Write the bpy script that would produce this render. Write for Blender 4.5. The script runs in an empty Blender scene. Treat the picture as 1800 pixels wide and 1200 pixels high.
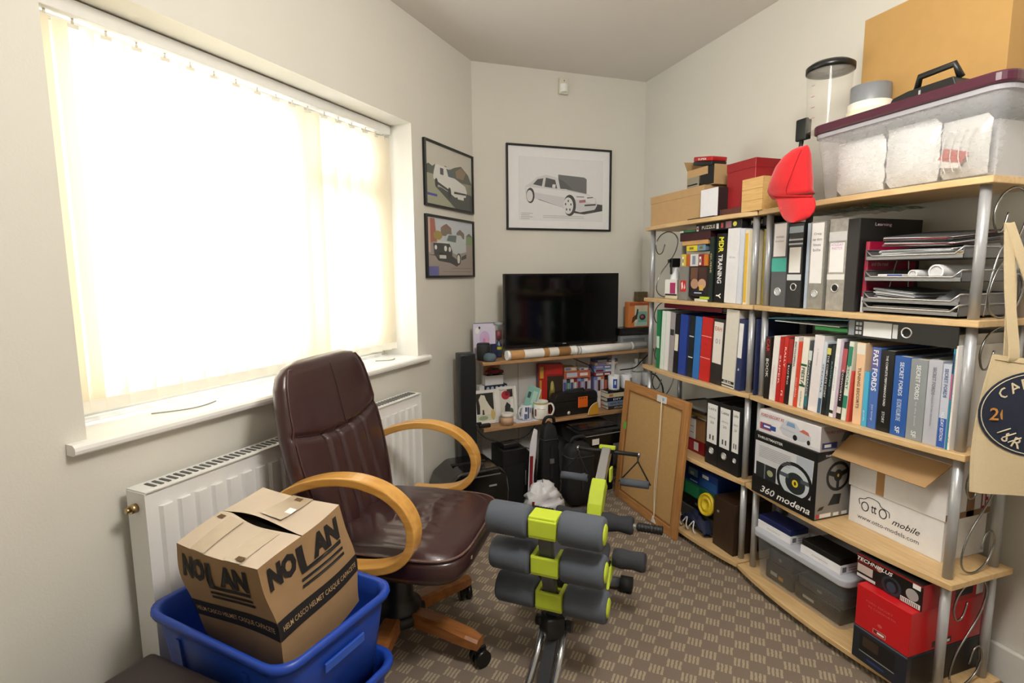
import bpy, bmesh, math, random
from mathutils import Vector, Matrix
random.seed(7)
V = Vector
scene = bpy.context.scene
COL = scene.collection
# ------------------------------------------------------------------ camera
F_PX = 939.26
YAW, PITCH, ROLL, LA = [math.radians(a) for a in (18.555, 7.180, -0.470, 42.755)]
CAM_H = 1.24
def _axes():
    f = V((math.sin(YAW)*math.cos(PITCH), math.cos(YAW)*math.cos(PITCH), -math.sin(PITCH)))
    r = V((math.cos(YAW), -math.sin(YAW), 0)); u = r.cross(f)
    c, s = math.cos(ROLL), math.sin(ROLL)
    return c*r+s*u, -s*r+c*u, f
AR, AU, AF = _axes()
cd = bpy.data.cameras.new('camera'); cd.sensor_width = 36.0; cd.lens = F_PX/1800*36; cd.clip_start = .02
cam = bpy.data.objects.new('camera', cd); COL.objects.link(cam)
m = Matrix.Identity(4)
for i in range(3):
    m[i][0], m[i][1], m[i][2] = AR[i], AU[i], -AF[i]
m[0][3], m[1][3], m[2][3] = 0, 0, CAM_H
cam.matrix_world = m
scene.camera = cam
# ------------------------------------------------------------------ exposure, daylight
vs = scene.view_settings
vs.view_transform = 'Standard'; vs.look = 'None'; vs.gamma = 1.0; vs.use_curve_mapping = False
vs.exposure = 0.10
SKY = 9.0
FILL_W = 60.0
w = bpy.data.worlds.new('overcast_sky'); scene.world = w; w.use_nodes = True
nt = w.node_tree; bg = nt.nodes['Background']; bg.inputs[0].default_value = (0.93, 0.97, 1.0, 1); bg.inputs[1].default_value = SKY
# ------------------------------------------------------------------ room numbers and pixel helpers
XR, YB, XC, CEIL = 1.887, 3.0, .784, 2.4
LD = V((math.sin(LA), math.cos(LA), 0)); LN = V((math.cos(LA), -math.sin(LA), 0)); C0 = V((XC, YB, 0))
O = V((0, 0, CAM_H))
def ray(u, v): return (u-900)*AR-(v-600)*AU+F_PX*AF
def onX(u, v, x): d = ray(u, v); return O+d*(x/d.x)
def onY(u, v, y): d = ray(u, v); return O+d*(y/d.y)
def onZ(u, v, z): d = ray(u, v); return O+d*((z-CAM_H)/d.z)
def onP(u, v, p, n): d = ray(u, v); return O+d*((V(p)-O).dot(V(n))/d.dot(V(n)))
def yu(u, x, z):
    k = (u-900)/F_PX; dz = z-CAM_H
    return -(x*(AR.x-k*AF.x)+dz*(AR.z-k*AF.z))/(AR.y-k*AF.y)
def LW(s, off, z): return C0-LD*s+LN*off+V((0, 0, z))       # a point on the window wall
# ------------------------------------------------------------------ materials
def lin(c): return c/12.92 if c <= .04045 else ((c+.055)/1.055)**2.4
def hexc(h):
    h = h.lstrip('#'); return tuple(lin(int(h[i:i+2], 16)/255) for i in (0, 2, 4))
MATS = {}
def mat(hx, rough=.5, metal=0, var=.05, scale=40, bump=0, bscale=None, coat=0, trans=0, alpha=1, emit=0, sub=0, sheen=0, spec=.5):
    key = (hx, rough, metal, var, scale, bump, bscale, coat, trans, alpha, emit, sub, sheen, spec)
    if key in MATS: return MATS[key]
    M = bpy.data.materials.new('paint_'+hx.strip('#')); M.use_nodes = True
    n = M.node_tree.nodes; L = M.node_tree.links; b = n['Principled BSDF']
    c = hexc(hx)
    b.inputs['Roughness'].default_value = rough; b.inputs['Metallic'].default_value = metal
    b.inputs['Specular IOR Level'].default_value = spec
    if coat: b.inputs['Coat Weight'].default_value = coat; b.inputs['Coat Roughness'].default_value = .12
    if trans: b.inputs['Transmission Weight'].default_value = trans
    if alpha < 1: b.inputs['Alpha'].default_value = alpha
    if sheen: b.inputs['Sheen Weight'].default_value = sheen
    if emit: b.inputs['Emission Color'].default_value = (*c, 1); b.inputs['Emission Strength'].default_value = emit
    tc = n.new('ShaderNodeTexCoord'); no = n.new('ShaderNodeTexNoise')
    no.inputs['Scale'].default_value = scale; no.inputs['Detail'].default_value = 3
    L.new(tc.outputs['Object'], no.inputs['Vector'])
    mx = n.new('ShaderNodeMix'); mx.data_type = 'RGBA'
    mx.inputs[6].default_value = (*[x*(1-var) for x in c], 1); mx.inputs[7].default_value = (*[min(1, x*(1+var)+.002) for x in c], 1)
    L.new(no.outputs['Fac'], mx.inputs[0]); L.new(mx.outputs[2], b.inputs['Base Color'])
    if bump:
        n2 = n.new('ShaderNodeTexNoise'); n2.inputs['Scale'].default_value = bscale or scale*4; n2.inputs['Detail'].default_value = 4
        L.new(tc.outputs['Object'], n2.inputs['Vector'])
        bp = n.new('ShaderNodeBump'); bp.inputs['Strength'].default_value = bump; bp.inputs['Distance'].default_value = .004
        L.new(n2.outputs['Fac'], bp.inputs['Height']); L.new(bp.outputs['Normal'], b.inputs['Normal'])
    MATS[key] = M; return M
def wood(h1, h2, axis='y', rough=.45, scale=9, stretch=14, coat=0):
    key = ('wood', h1, h2, axis, rough, scale, stretch)
    if key in MATS: return MATS[key]
    M = bpy.data.materials.new('wood_'+h1.strip('#')); M.use_nodes = True
    n = M.node_tree.nodes; L = M.node_tree.links; b = n['Principled BSDF']; b.inputs['Roughness'].default_value = rough
    if coat: b.inputs['Coat Weight'].default_value = coat; b.inputs['Coat Roughness'].default_value = .15
    tc = n.new('ShaderNodeTexCoord'); mp = n.new('ShaderNodeMapping'); L.new(tc.outputs['Object'], mp.inputs[0])
    s = [stretch]*3; s['xyz'.index(axis)] = 1.2; mp.inputs['Scale'].default_value = s
    no = n.new('ShaderNodeTexNoise'); no.inputs['Scale'].default_value = scale; no.inputs['Detail'].default_value = 5; no.inputs['Distortion'].default_value = .6
    L.new(mp.outputs[0], no.inputs['Vector'])
    cr = n.new('ShaderNodeValToRGB'); cr.color_ramp.elements[0].position = .3; cr.color_ramp.elements[1].position = .7
    cr.color_ramp.elements[0].color = (*hexc(h1), 1); cr.color_ramp.elements[1].color = (*hexc(h2), 1)
    L.new(no.outputs['Fac'], cr.inputs[0]); L.new(cr.outputs[0], b.inputs['Base Color'])
    MATS[key] = M; return M
def clear(hx, a=.25, rough=.12, tint=None):
    """thin clear or frosted plastic / glass: a see-through sheet with a glossy skin"""
    key = ('clear', hx, a, rough)
    if key in MATS: return MATS[key]
    M = bpy.data.materials.new('clear_'+hx.strip('#')); M.use_nodes = True
    n = M.node_tree.nodes; L = M.node_tree.links; b = n['Principled BSDF']
    b.inputs['Base Color'].default_value = (*hexc(hx), 1); b.inputs['Roughness'].default_value = rough
    tr = n.new('ShaderNodeBsdfTransparent'); tr.inputs[0].default_value = (*hexc(tint or '#ffffff'), 1)
    no = n.new('ShaderNodeTexNoise'); no.inputs['Scale'].default_value = 25
    ma = n.new('ShaderNodeMath'); ma.operation = 'MULTIPLY_ADD'; ma.inputs[1].default_value = a*.1; ma.inputs[2].default_value = a*.95
    L.new(no.outputs['Fac'], ma.inputs[0])
    ms = n.new('ShaderNodeMixShader'); L.new(ma.outputs[0], ms.inputs[0]); L.new(tr.outputs[0], ms.inputs[1]); L.new(b.outputs[0], ms.inputs[2])
    L.new(ms.outputs[0], n['Material Output'].inputs[0])
    MATS[key] = M; return M
# ------------------------------------------------------------------ mesh builder
class MB:
    def __init__(s): s.v = []; s.f = []; s.m = []; s.sm = []
    def add(s, vs, fs, m=0, sm=False):
        k = len(s.v); s.v += [V(p) for p in vs]
        for f in fs: s.f.append([k+i for i in f]); s.m.append(m); s.sm.append(sm)
        return s
    def box(s, x0, x1, y0, y1, z0, z1, m=0):
        vs = [(x, y, z) for x in (x0, x1) for y in (y0, y1) for z in (z0, z1)]
        return s.add(vs, [(0, 1, 3, 2), (4, 6, 7, 5), (0, 4, 5, 1), (2, 3, 7, 6), (0, 2, 6, 4), (1, 5, 7, 3)], m)
    def obox(s, c, ax, ay, az, m=0):
        """box about c with half-extent vectors"""
        c, ax, ay, az = V(c), V(ax), V(ay), V(az)
        vs = [c+ax*i+ay*j+az*k for i in (-1, 1) for j in (-1, 1) for k in (-1, 1)]
        return s.add(vs, [(0, 1, 3, 2), (4, 6, 7, 5), (0, 4, 5, 1), (2, 3, 7, 6), (0, 2, 6, 4), (1, 5, 7, 3)], m)
    def ngon(s, pts, m=0): return s.add(pts, [tuple(range(len(pts)))], m)
    def prism(s, pts, vec, m=0, ms=None):
        vec = V(vec); n = len(pts); a = [V(p) for p in pts]
        s.add(a+[p+vec for p in a], [tuple(reversed(range(n))), tuple(range(n, 2*n))], m)
        k = len(s.v)-2*n
        for i in range(n):
            j = (i+1) % n; s.f.append([k+i, k+j, k+n+j, k+n+i]); s.m.append(m if ms is None else ms); s.sm.append(False)
        return s
    def cyl(s, p, q, r, r2=None, n=16, m=0, cap=True, sm=True):
        p, q = V(p), V(q); r2 = r if r2 is None else r2
        a = (q-p).normalized(); b = a.orthogonal().normalized(); c = a.cross(b)
        k = len(s.v)
        for pt, rr in ((p, r), (q, r2)):
            for i in range(n):
                t = 2*math.pi*i/n; s.v.append(pt+b*(rr*math.cos(t))+c*(rr*math.sin(t)))
        for i in range(n):
            j = (i+1) % n; s.f.append([k+i, k+j, k+n+j, k+n+i]); s.m.append(m); s.sm.append(sm)
        if cap:
            s.f.append([k+i for i in reversed(range(n))]); s.m.append(m); s.sm.append(False)
            s.f.append([k+n+i for i in range(n)]); s.m.append(m); s.sm.append(False)
        return s
    def tube(s, pts, r, n=8, m=0, closed=False, flat=None):
        """swept round (or flat=(w,h) rectangular) section along a path"""
        P = [V(p) for p in pts]; N = len(P); k = len(s.v); prev = None
        for i, p in enumerate(P):
            if closed: t = (P[(i+1) % N]-P[i-1]).normalized()
            else: t = (P[min(i+1, N-1)]-P[max(i-1, 0)]).normalized()
            if prev is None: b = t.orthogonal().normalized() if flat is None else V(flat[2])-t*V(flat[2]).dot(t)
            else: b = prev-t*prev.dot(t)
            b.normalize(); prev = b; c = t.cross(b)
            rr = r[i] if isinstance(r, (list, tuple)) else r
            if flat is None:
                for q in range(n):
                    a = 2*math.pi*q/n; s.v.append(p+b*(rr*math.cos(a))+c*(rr*math.sin(a)))
            else:
                w, h = flat[0], flat[1]
                for (x, y) in ((-w, -h), (w, -h), (w, h), (-w, h)): s.v.append(p+b*x+c*y)
        if flat is not None: n = 4
        for i in range(N if closed else N-1):
            j = (i+1) % N
            for q in range(n):
                q2 = (q+1) % n; s.f.append([k+i*n+q, k+i*n+q2, k+j*n+q2, k+j*n+q]); s.m.append(m); s.sm.append(flat is None)
        if not closed:
            s.f.append([k+q for q in reversed(range(n))]); s.m.append(m); s.sm.append(False)
            s.f.append([k+(N-1)*n+q for q in range(n)]); s.m.append(m); s.sm.append(False)
        return s
    def lathe(s, prof, n=24, o=(0, 0, 0), ax=(0, 0, 1), m=0, caps=True):
        o, a = V(o), V(ax).normalized(); b = a.orthogonal().normalized(); c = a.cross(b); k = len(s.v); N = len(prof)
        for (r, z) in prof:
            for i in range(n):
                t = 2*math.pi*i/n; s.v.append(o+a*z+b*(r*math.cos(t))+c*(r*math.sin(t)))
        for j in range(N-1):
            for i in range(n):
                q = (i+1) % n; s.f.append([k+j*n+i, k+j*n+q, k+(j+1)*n+q, k+(j+1)*n+i]); s.m.append(m); s.sm.append(True)
        if caps:
            s.f.append([k+i for i in reversed(range(n))]); s.m.append(m); s.sm.append(False)
            s.f.append([k+(N-1)*n+i for i in range(n)]); s.m.append(m); s.sm.append(False)
        return s
    def grid(s, fn, nu, nv, m=0, sm=True):
        k = len(s.v)
        for i in range(nu+1):
            for j in range(nv+1): s.v.append(V(fn(i/nu, j/nv)))
        for i in range(nu):
            for j in range(nv):
                a = k+i*(nv+1)+j; s.f.append([a, a+nv+1, a+nv+2, a+1]); s.m.append(m); s.sm.append(sm)
        return s
    def rbox(s, x0, x1, y0, y1, z0, z1, r=.004, seg=2, m=0, smooth=True):
        bm = bmesh.new(); bmesh.ops.create_cube(bm, size=1)
        for v in bm.verts: v.co = V(((x0+x1)/2+v.co.x*(x1-x0), (y0+y1)/2+v.co.y*(y1-y0), (z0+z1)/2+v.co.z*(z1-z0)))
        bmesh.ops.bevel(bm, geom=bm.edges[:], offset=min(r, .49*min(abs(x1-x0), abs(y1-y0), abs(z1-z0))), segments=seg, profile=.5, affect='EDGES')
        bm.verts.index_update()
        s.add([v.co.copy() for v in bm.verts], [[v.index for v in f.verts] for f in bm.faces], m, smooth); bm.free(); return s
    def mesh(s, name, mats, bevel=0, seg=2, fix=True):
        me = bpy.data.meshes.new(name)
        me.from_pydata([tuple(p) for p in s.v], [], s.f)
        for M in (mats if isinstance(mats, (list, tuple)) else [mats]): me.materials.append(M)
        for p, mi, sm in zip(me.polygons, s.m, s.sm): p.material_index = mi; p.use_smooth = sm
        if fix or bevel:
            bm = bmesh.new(); bm.from_mesh(me)
            if fix: bmesh.ops.recalc_face_normals(bm, faces=bm.faces[:])
            if bevel:
                es = [e for e in bm.edges if len(e.link_faces) == 2 and e.calc_face_angle(0) > .6]
                bmesh.ops.bevel(bm, geom=es, offset=bevel, segments=seg, profile=.5, affect='EDGES', clamp_overlap=True)
            bm.to_mesh(me); bm.free()
        return me
    def obj(s, name, mats, parent=None, loc=None, rot=None, bevel=0, seg=2, fix=True, label=None):
        o = bpy.data.objects.new(name, s.mesh(name, mats, bevel, seg, fix)); COL.objects.link(o)
        if parent is not None: o.parent = parent
        if loc is not None: o.location = loc
        if rot is not None: o.rotation_euler = rot
        if label: o['label'] = label
        return o
def tag(o, label, cat, group=None):
    o['label'] = label; o['category'] = cat
    if group: o['group'] = group
    return o
def thing(name, label, cat, loc=(0, 0, 0), rz=0, group=None, rot=None):
    o = bpy.data.objects.new(name, None); COL.objects.link(o); o.empty_display_size = .05
    o.location = loc; o.rotation_euler = rot if rot else (0, 0, rz)
    return tag(o, label, cat, group)
def struct(o): o['kind'] = 'structure'; return o
def copy_tree(o, parent=None):
    c = o.copy(); COL.objects.link(c); c.parent = parent
    for ch in [x for x in o.children]: copy_tree(ch, c)
    return c
def frame(o, xd, yd):
    x, y = V(xd).normalized(), V(yd).normalized(); z = x.cross(y)
    return Matrix(((x.x, y.x, z.x, o[0]), (x.y, y.y, z.y, o[1]), (x.z, y.z, z.z, o[2]), (0, 0, 0, 1)))
TXT = {}
def txt(parent, s, M, c, xd, yd, w=None, h=None, bold=0, shear=0, lift=.0006, name='lettering', res=2):
    """flat printed lettering centred on c, reading along xd with its top towards yd"""
    key = (s, bold, shear)
    if key not in TXT:
        cu = bpy.data.curves.new('lettering', 'FONT'); cu.body = s; cu.resolution_u = res; cu.offset = bold; cu.shear = shear; cu.align_x = 'CENTER'
        ob = bpy.data.objects.new('lettering', cu); COL.objects.link(ob)
        dg = bpy.context.evaluated_depsgraph_get(); me = bpy.data.meshes.new_from_object(ob.evaluated_get(dg))
        bpy.data.objects.remove(ob); bpy.data.curves.remove(cu)
        me.materials.clear(); TXT[key] = [(v.co.x, v.co.y) for v in me.vertices], [tuple(p.vertices) for p in me.polygons]
        bpy.data.meshes.remove(me)
    vs, fs = TXT[key]
    if not vs: return None
    x0, x1 = min(p[0] for p in vs), max(p[0] for p in vs); y0, y1 = min(p[1] for p in vs), max(p[1] for p in vs)
    sx = w/(x1-x0) if w else None; sy = h/(y1-y0) if h else None
    sx = sx or sy; sy = sy or sx
    X, Y = V(xd).normalized(), V(yd).normalized(); Z = X.cross(Y)
    b = MB(); b.add([V(c)+X*((p[0]-(x0+x1)/2)*sx)+Y*((p[1]-(y0+y1)/2)*sy)+Z*lift for p in vs], fs)
    return b.obj(name, M, parent, fix=False)
def art(parent, name, o, xd, yd, W, H, items, lift=.0004, step=.00008):
    """flat print: coloured shapes in unit coordinates, (0,0) lower left"""
    X, Y = V(xd).normalized()*W, V(yd).normalized()*H; Z = V(xd).cross(V(yd)).normalized(); b = MB(); ms = []
    for i, (M, pts) in enumerate(items):
        if M not in ms: ms.append(M)
        b.ngon([V(o)+X*p[0]+Y*p[1]+Z*(lift+step*i) for p in pts], ms.index(M))
    return b.obj(name, ms, parent, fix=False)
def R(a, b, c, d): return [(a, b), (c, b), (c, d), (a, d)]
def ell(cx, cy, rx, ry, n=18, a0=0, a1=360):
    return [(cx+rx*math.cos(math.radians(a0+(a1-a0)*i/n)), cy+ry*math.sin(math.radians(a0+(a1-a0)*i/n))) for i in range(n if a1-a0 == 360 else n+1)]
XD, YD, ZD = V((1, 0, 0)), V((0, 1, 0)), V((0, 0, 1))
def catmull(P, n=4, closed=False):
    P = [tuple(p) for p in P]; N = len(P); out = []
    for i in range(N if closed else N-1):
        g = (lambda k: P[k % N]) if closed else (lambda k: P[max(0, min(N-1, k))])
        a, b_, c, d = g(i-1), g(i), g(i+1), g(i+2)
        for k in range(n):
            t = k/n; out.append(tuple(.5*(2*q1+(q2-q0)*t+(2*q0-5*q1+4*q2-q3)*t*t+(3*q1-q0-3*q2+q3)*t**3) for q0, q1, q2, q3 in zip(a, b_, c, d)))
    if not closed: out.append(P[-1])
    return out
# ================================================================== the room
WALL = mat('#dad7cd', .85, var=.025, scale=6, bump=.12, bscale=180)
CEILM = mat('#e2ddd6', .9, var=.02, scale=5, bump=.1, bscale=160)
WHITE = mat('#eceae6', .4, var=.02)
PVC = mat('#f2f2f0', .3, var=.01)
def carpet():
    M = bpy.data.materials.new('carpet'); M.use_nodes = True; n = M.node_tree.nodes; L = M.node_tree.links; b = n['Principled BSDF']
    b.inputs['Roughness'].default_value = 1; b.inputs['Specular IOR Level'].default_value = .05
    tc = n.new('ShaderNodeTexCoord'); mp = n.new('ShaderNodeMapping'); L.new(tc.outputs['Object'], mp.inputs[0]); mp.inputs['Rotation'].default_value = (0, 0, LA)
    dn = n.new('ShaderNodeTexNoise'); dn.inputs['Scale'].default_value = 90; dn.inputs['Detail'].default_value = 1; L.new(tc.outputs['Object'], dn.inputs['Vector'])
    vm = n.new('ShaderNodeVectorMath'); vm.operation = 'MULTIPLY_ADD'; vm.inputs[1].default_value = (.006,)*3; L.new(dn.outputs['Color'], vm.inputs[0]); L.new(mp.outputs[0], vm.inputs[2])
    sp = n.new('ShaderNodeSeparateXYZ'); L.new(vm.outputs[0], sp.inputs[0])
    def ma(op, a, b_=None, c_=None):
        k = n.new('ShaderNodeMath'); k.operation = op
        for i, q in enumerate((a, b_, c_)):
            if q is None: continue
            if isinstance(q, (int, float)): k.inputs[i].default_value = q
            else: L.new(q, k.inputs[i])
        return k.outputs[0]
    rows = ma('FLOOR', ma('DIVIDE', sp.outputs[1], .045))
    par = ma('MODULO', ma('ABSOLUTE', rows), 2)
    fx = ma('FRACT', ma('ADD', ma('DIVIDE', sp.outputs[0], .0976), ma('MULTIPLY', par, .5)))
    cell = ma('LESS_THAN', fx, .5)
    st = ma('LESS_THAN', ma('FRACT', ma('DIVIDE', sp.outputs[0], .0122)), .6)
    fy = ma('FRACT', ma('DIVIDE', sp.outputs[1], .045)); gy = ma('LESS_THAN', fy, .86)
    mask = ma('MULTIPLY', ma('MULTIPLY', cell, st), gy)
    ns = n.new('ShaderNodeTexNoise'); ns.inputs['Scale'].default_value = 420; ns.inputs['Detail'].default_value = 2; L.new(tc.outputs['Object'], ns.inputs['Vector'])
    n3 = n.new('ShaderNodeTexNoise'); n3.inputs['Scale'].default_value = 3; L.new(tc.outputs['Object'], n3.inputs['Vector'])
    def rampc(a, c):
        k = n.new('ShaderNodeMix'); k.data_type = 'RGBA'; k.inputs[6].default_value = (*hexc(a), 1); k.inputs[7].default_value = (*hexc(c), 1); L.new(ns.outputs['Fac'], k.inputs[0]); return k.outputs[2]
    k = n.new('ShaderNodeMix'); k.data_type = 'RGBA'; L.new(mask, k.inputs[0]); L.new(rampc('#6c5f53', '#94867a'), k.inputs[6]); L.new(rampc('#94866f', '#bdb098'), k.inputs[7])
    L.new(k.outputs[2], b.inputs['Base Color'])
    bp = n.new('ShaderNodeBump'); bp.inputs['Strength'].default_value = .5; bp.inputs['Distance'].default_value = .004
    hh = ma('ADD', ma('MULTIPLY', mask, .5), ns.outputs['Fac']); L.new(hh, bp.inputs['Height']); L.new(bp.outputs['Normal'], b.inputs['Normal'])
    return M
WX, SY = -1.9, -1.7
S_END = (XC-WX)/LD.x
WYL = YB-LD.y*S_END
TH = .28                                                   # wall thickness
WS0, WS1, WZ0, WZ1 = .593, 2.01, .847, 1.93                # the window opening, along and up the window wall
poly = [(XC, YB), (XR, YB), (XR, SY), (WX, SY), (WX, WYL)]
struct(MB().prism([(x, y, -.1) for x, y in poly], (0, 0, .1)).obj('floor', carpet()))
struct(MB().prism([(x, y, CEIL) for x, y in poly], (0, 0, .1)).obj('ceiling', CEILM))
struct(MB().box(XC-.3, XR+TH, YB, YB+TH, 0, CEIL).obj('wall_back', WALL))
struct(MB().box(XR, XR+TH, SY, YB, 0, CEIL).obj('wall_right', WALL))
struct(MB().box(WX-TH, XR+TH, SY-TH, SY, 0, CEIL).obj('wall_front', WALL))
struct(MB().box(WX-TH, WX, SY, WYL+.1, 0, CEIL).obj('wall_west', WALL))
b = MB()
def lbox(b, s0, s1, o0, o1, z0, z1, m=0):                  # a box laid along the window wall
    c = (LW(s0, o0, z0)+LW(s1, o1, z1))/2
    return b.obox(c, LD*((s1-s0)/2), LN*((o1-o0)/2), V((0, 0, (z1-z0)/2)), m)
lbox(b, 0, WS0, -TH, 0, 0, CEIL); lbox(b, WS1, S_END+.2, -TH, 0, 0, CEIL)
lbox(b, WS0, WS1, -TH, 0, 0, WZ0); lbox(b, WS0, WS1, -TH, 0, WZ1, CEIL)
struct(b.obj('wall_left', WALL))
SK = mat('#e4e2dc', .35, var=.02)
def skirt(name, f): struct(f.obj(name, SK, bevel=.004))
skirt('baseboard_right', MB().box(XR-.018, XR-.0005, SY, YB-.03, .0005, .11))
skirt('baseboard_back', MB().box(XC+.03, XR-.02, YB-.018, YB-.0005, .0005, .11))
b = MB(); lbox(b, .03, S_END-.05, .0005, .018, .0005, .11); skirt('baseboard_left', b)
# door casing at the near end of the right wall
struct(MB().box(XR-.03, XR-.0005, .74, .86, .0005, 2.05).box(XR-.036, XR-.0305, .75, .85, .0005, 2.04).obj('trim_1', mat('#cfc6b4', .5), bevel=.003))
# ---- window: frame, casements, panes, sill
win = bpy.data.objects.new('window_1', None); COL.objects.link(win); struct(win)
b = MB(); fo0, fo1 = -.272, -.197
for a, c in ((WS0, WS0+.06), (WS1-.06, WS1)): lbox(b, a, c, fo0, fo1, WZ0, WZ1)
for a, c in ((WZ0, WZ0+.07), (WZ1-.06, WZ1)): lbox(b, WS0+.06, WS1-.06, fo0, fo1, a, c)
lbox(b, 1.06, 1.12, fo0, fo1, WZ0+.07, WZ1-.06)
lbox(b, WS0+.06, 1.06, fo0, fo1, 1.60, 1.65)
b.obj('window_frame', PVC, win, bevel=.004)
for (a, c, z0, z1) in ((WS0+.06, 1.06, WZ0+.07, 1.60), (WS0+.06, 1.06, 1.65, WZ1-.06), (1.12, WS1-.06, WZ0+.07, WZ1-.06)):
    b = MB()
    for x0, x1 in ((a, a+.035), (c-.035, c)): lbox(b, x0+.0005, x1, -.257, -.190, z0+.0005, z1-.0005)
    for y0, y1 in ((z0, z0+.035), (z1-.035, z1)): lbox(b, a+.035, c-.035, -.257, -.190, y0+.0005, y1)
    cs = b.obj('casement', PVC, win, bevel=.003)
    b = MB(); lbox(b, a+.03, c-.03, -.234, -.228, z0+.03, z1-.03); b.obj('pane', clear('#ffffff', .06, .02), cs)
b = MB(); lbox(b, WS0+.06, WS1-.06, -.192, -.17, WZ0+.0045, WZ0+.016)
b.obj('bottom_bead', PVC, win)
b = MB()
sl0, sl1 = WS0-.065, WS1+.045
prof = [(-.135, .0), (.028, .0), (.036, -.006), (.038, -.014), (.036, -.022), (.028, -.027), (0.0005, -.027), (0.0005, -.0005), (-.135, -.0005)]
lbox(b, WS0+.001, WS1-.001, -.197, .001, WZ0-.0005, WZ0+.004)
b.prism([LW(sl0, o_, WZ0+.004+z_) for o_, z_ in prof[1:7]]+[LW(sl0, .0005, WZ0+.004)], -LD*(sl1-sl0))
b.obj('window_sill', mat('#f0efeb', .3, var=.015), win)
portal = bpy.data.lights.new('daylight_portal', 'AREA'); portal.shape = 'RECTANGLE'; portal.size = WS1-WS0; portal.size_y = WZ1-WZ0
portal.cycles.is_portal = True
po = bpy.data.objects.new('daylight_portal', portal); COL.objects.link(po)
po.matrix_world = frame(LW((WS0+WS1)/2, -TH-.01, (WZ0+WZ1)/2), -LD, ZD) if (-LD).cross(ZD).dot(LN) < 0 else frame(LW((WS0+WS1)/2, -TH-.01, (WZ0+WZ1)/2), LD, ZD)
# ---- unseen ceiling lamp, added to fill the room and back corner with light
lp = thing('fill_lamp', 'added unseen round white ceiling lamp for fill light', 'lamp', (.62, .50, CEIL))
MB().lathe([(.02, 0), (.10, 0), (.105, -.02), (.10, -.03), (.02, -.03)], 32).obj('base', WHITE, lp)
MB().lathe([(.095, -.03), (.16, -.04), (.175, -.07), (.15, -.105), (.08, -.125), (.01, -.13)], 32).obj('shade', mat('#fff6e8', .3, emit=4), lp)
ld = bpy.data.lights.new('fill_bulb', 'POINT'); ld.energy = FILL_W; ld.shadow_soft_size = .16; ld.color = (1, .965, .91)
lo = bpy.data.objects.new('fill_bulb', ld); COL.objects.link(lo); lo.parent = lp; lo.location = (0, 0, -.31)
# ---- vertical blind
def slat_mat():
    M = bpy.data.materials.new('blind_fabric'); M.use_nodes = True; n = M.node_tree.nodes; L = M.node_tree.links
    d = n.new('ShaderNodeBsdfDiffuse'); t = n.new('ShaderNodeBsdfTranslucent'); d.inputs[0].default_value = (*hexc('#f3ebd8'), 1); t.inputs[0].default_value = (*hexc('#f6ecd6'), 1)
    wv = n.new('ShaderNodeTexWave'); wv.inputs['Scale'].default_value = 220; tc = n.new('ShaderNodeTexCoord'); L.new(tc.outputs['Object'], wv.inputs[0])
    ma = n.new('ShaderNodeMath'); ma.operation = 'MULTIPLY_ADD'; ma.inputs[1].default_value = .08; ma.inputs[2].default_value = .38; L.new(wv.outputs['Fac'], ma.inputs[0])
    ms = n.new('ShaderNodeMixShader'); L.new(ma.outputs[0], ms.inputs[0]); L.new(d.outputs[0], ms.inputs[1]); L.new(t.outputs[0], ms.inputs[2]); L.new(ms.outputs[0], n['Material Output'].inputs[0])
    return M
bl = thing('vertical_blind', 'cream fabric vertical blind hanging across the bright window', 'blind', LW(WS1, -.135, WZ1))
B0 = V(bl.location)
b = MB(); lbox(b, WS0+.004, WS1-.004, -.155, -.112, WZ1-.042, WZ1-.003); b.v = [p-B0 for p in b.v]; b.obj('headrail', mat('#e9e8e4', .4), bl, bevel=.003)
SM = slat_mat(); ZT, ZBt = WZ1-.055, .885
wts = mat('#f4f0e2', .5)
def slatmesh():
    q = MB(); q.grid(lambda a, c: ((a-.5)*.087, .004*math.sin(math.pi*a), -c*(ZT-ZBt)), 6, 8); return q.mesh('slat', SM, fix=False)
sme = slatmesh()
whm = MB().box(-.042, .042, -.002, .004, -(ZT-ZBt)-.001, -(ZT-ZBt)+.03).mesh('slat_weight', wts)
hkm = MB().cyl((0, 0, 0), (0, 0, .014), .003, n=8).box(-.012, .012, -.0015, .0015, -.008, .0).mesh('slat_hanger', mat('#d8d2c0', .5))
ss = [1.985, 1.945, 1.885, 1.808, 1.73, 1.651, 1.573, 1.494, 1.414, 1.33, 1.25, 1.175, 1.097, 1.01, .93, .848, .76, .69, .635]
for i, s_ in enumerate(ss):
    ang = 13 if s_ > 1.3 else 26
    o = bpy.data.objects.new('slat', sme); COL.objects.link(o); o.parent = bl
    base = LW(s_-.012, -.137, ZT)-B0
    xx = (LD*math.cos(math.radians(ang))+LN*math.sin(math.radians(ang)))
    o.matrix_local = frame(base, xx, ZD.cross(xx)) if False else Matrix(((xx.x, -xx.y, 0, base.x), (xx.y, xx.x, 0, base.y), (0, 0, 1, base.z), (0, 0, 0, 1)))
    for nm, me in (('slat_weight', whm), ('slat_hanger', hkm)):
        c = bpy.data.objects.new(nm, me); COL.objects.link(c); c.parent = o
# cord loops resting on the sill
for (sa, sb_) in ((1.62, 1.80), (1.25, 1.36), (.70, .80)):
    pts = [LW(sa+(sb_-sa)*t, -.06-.03*math.sin(math.pi*t*.5)+.04*math.sin(math.pi*t), WZ0+.0065)-B0 for t in [i/12 for i in range(13)]]
    MB().tube(pts, .0018, 6).obj('cord', mat('#8d8d88', .5), bl)
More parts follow.
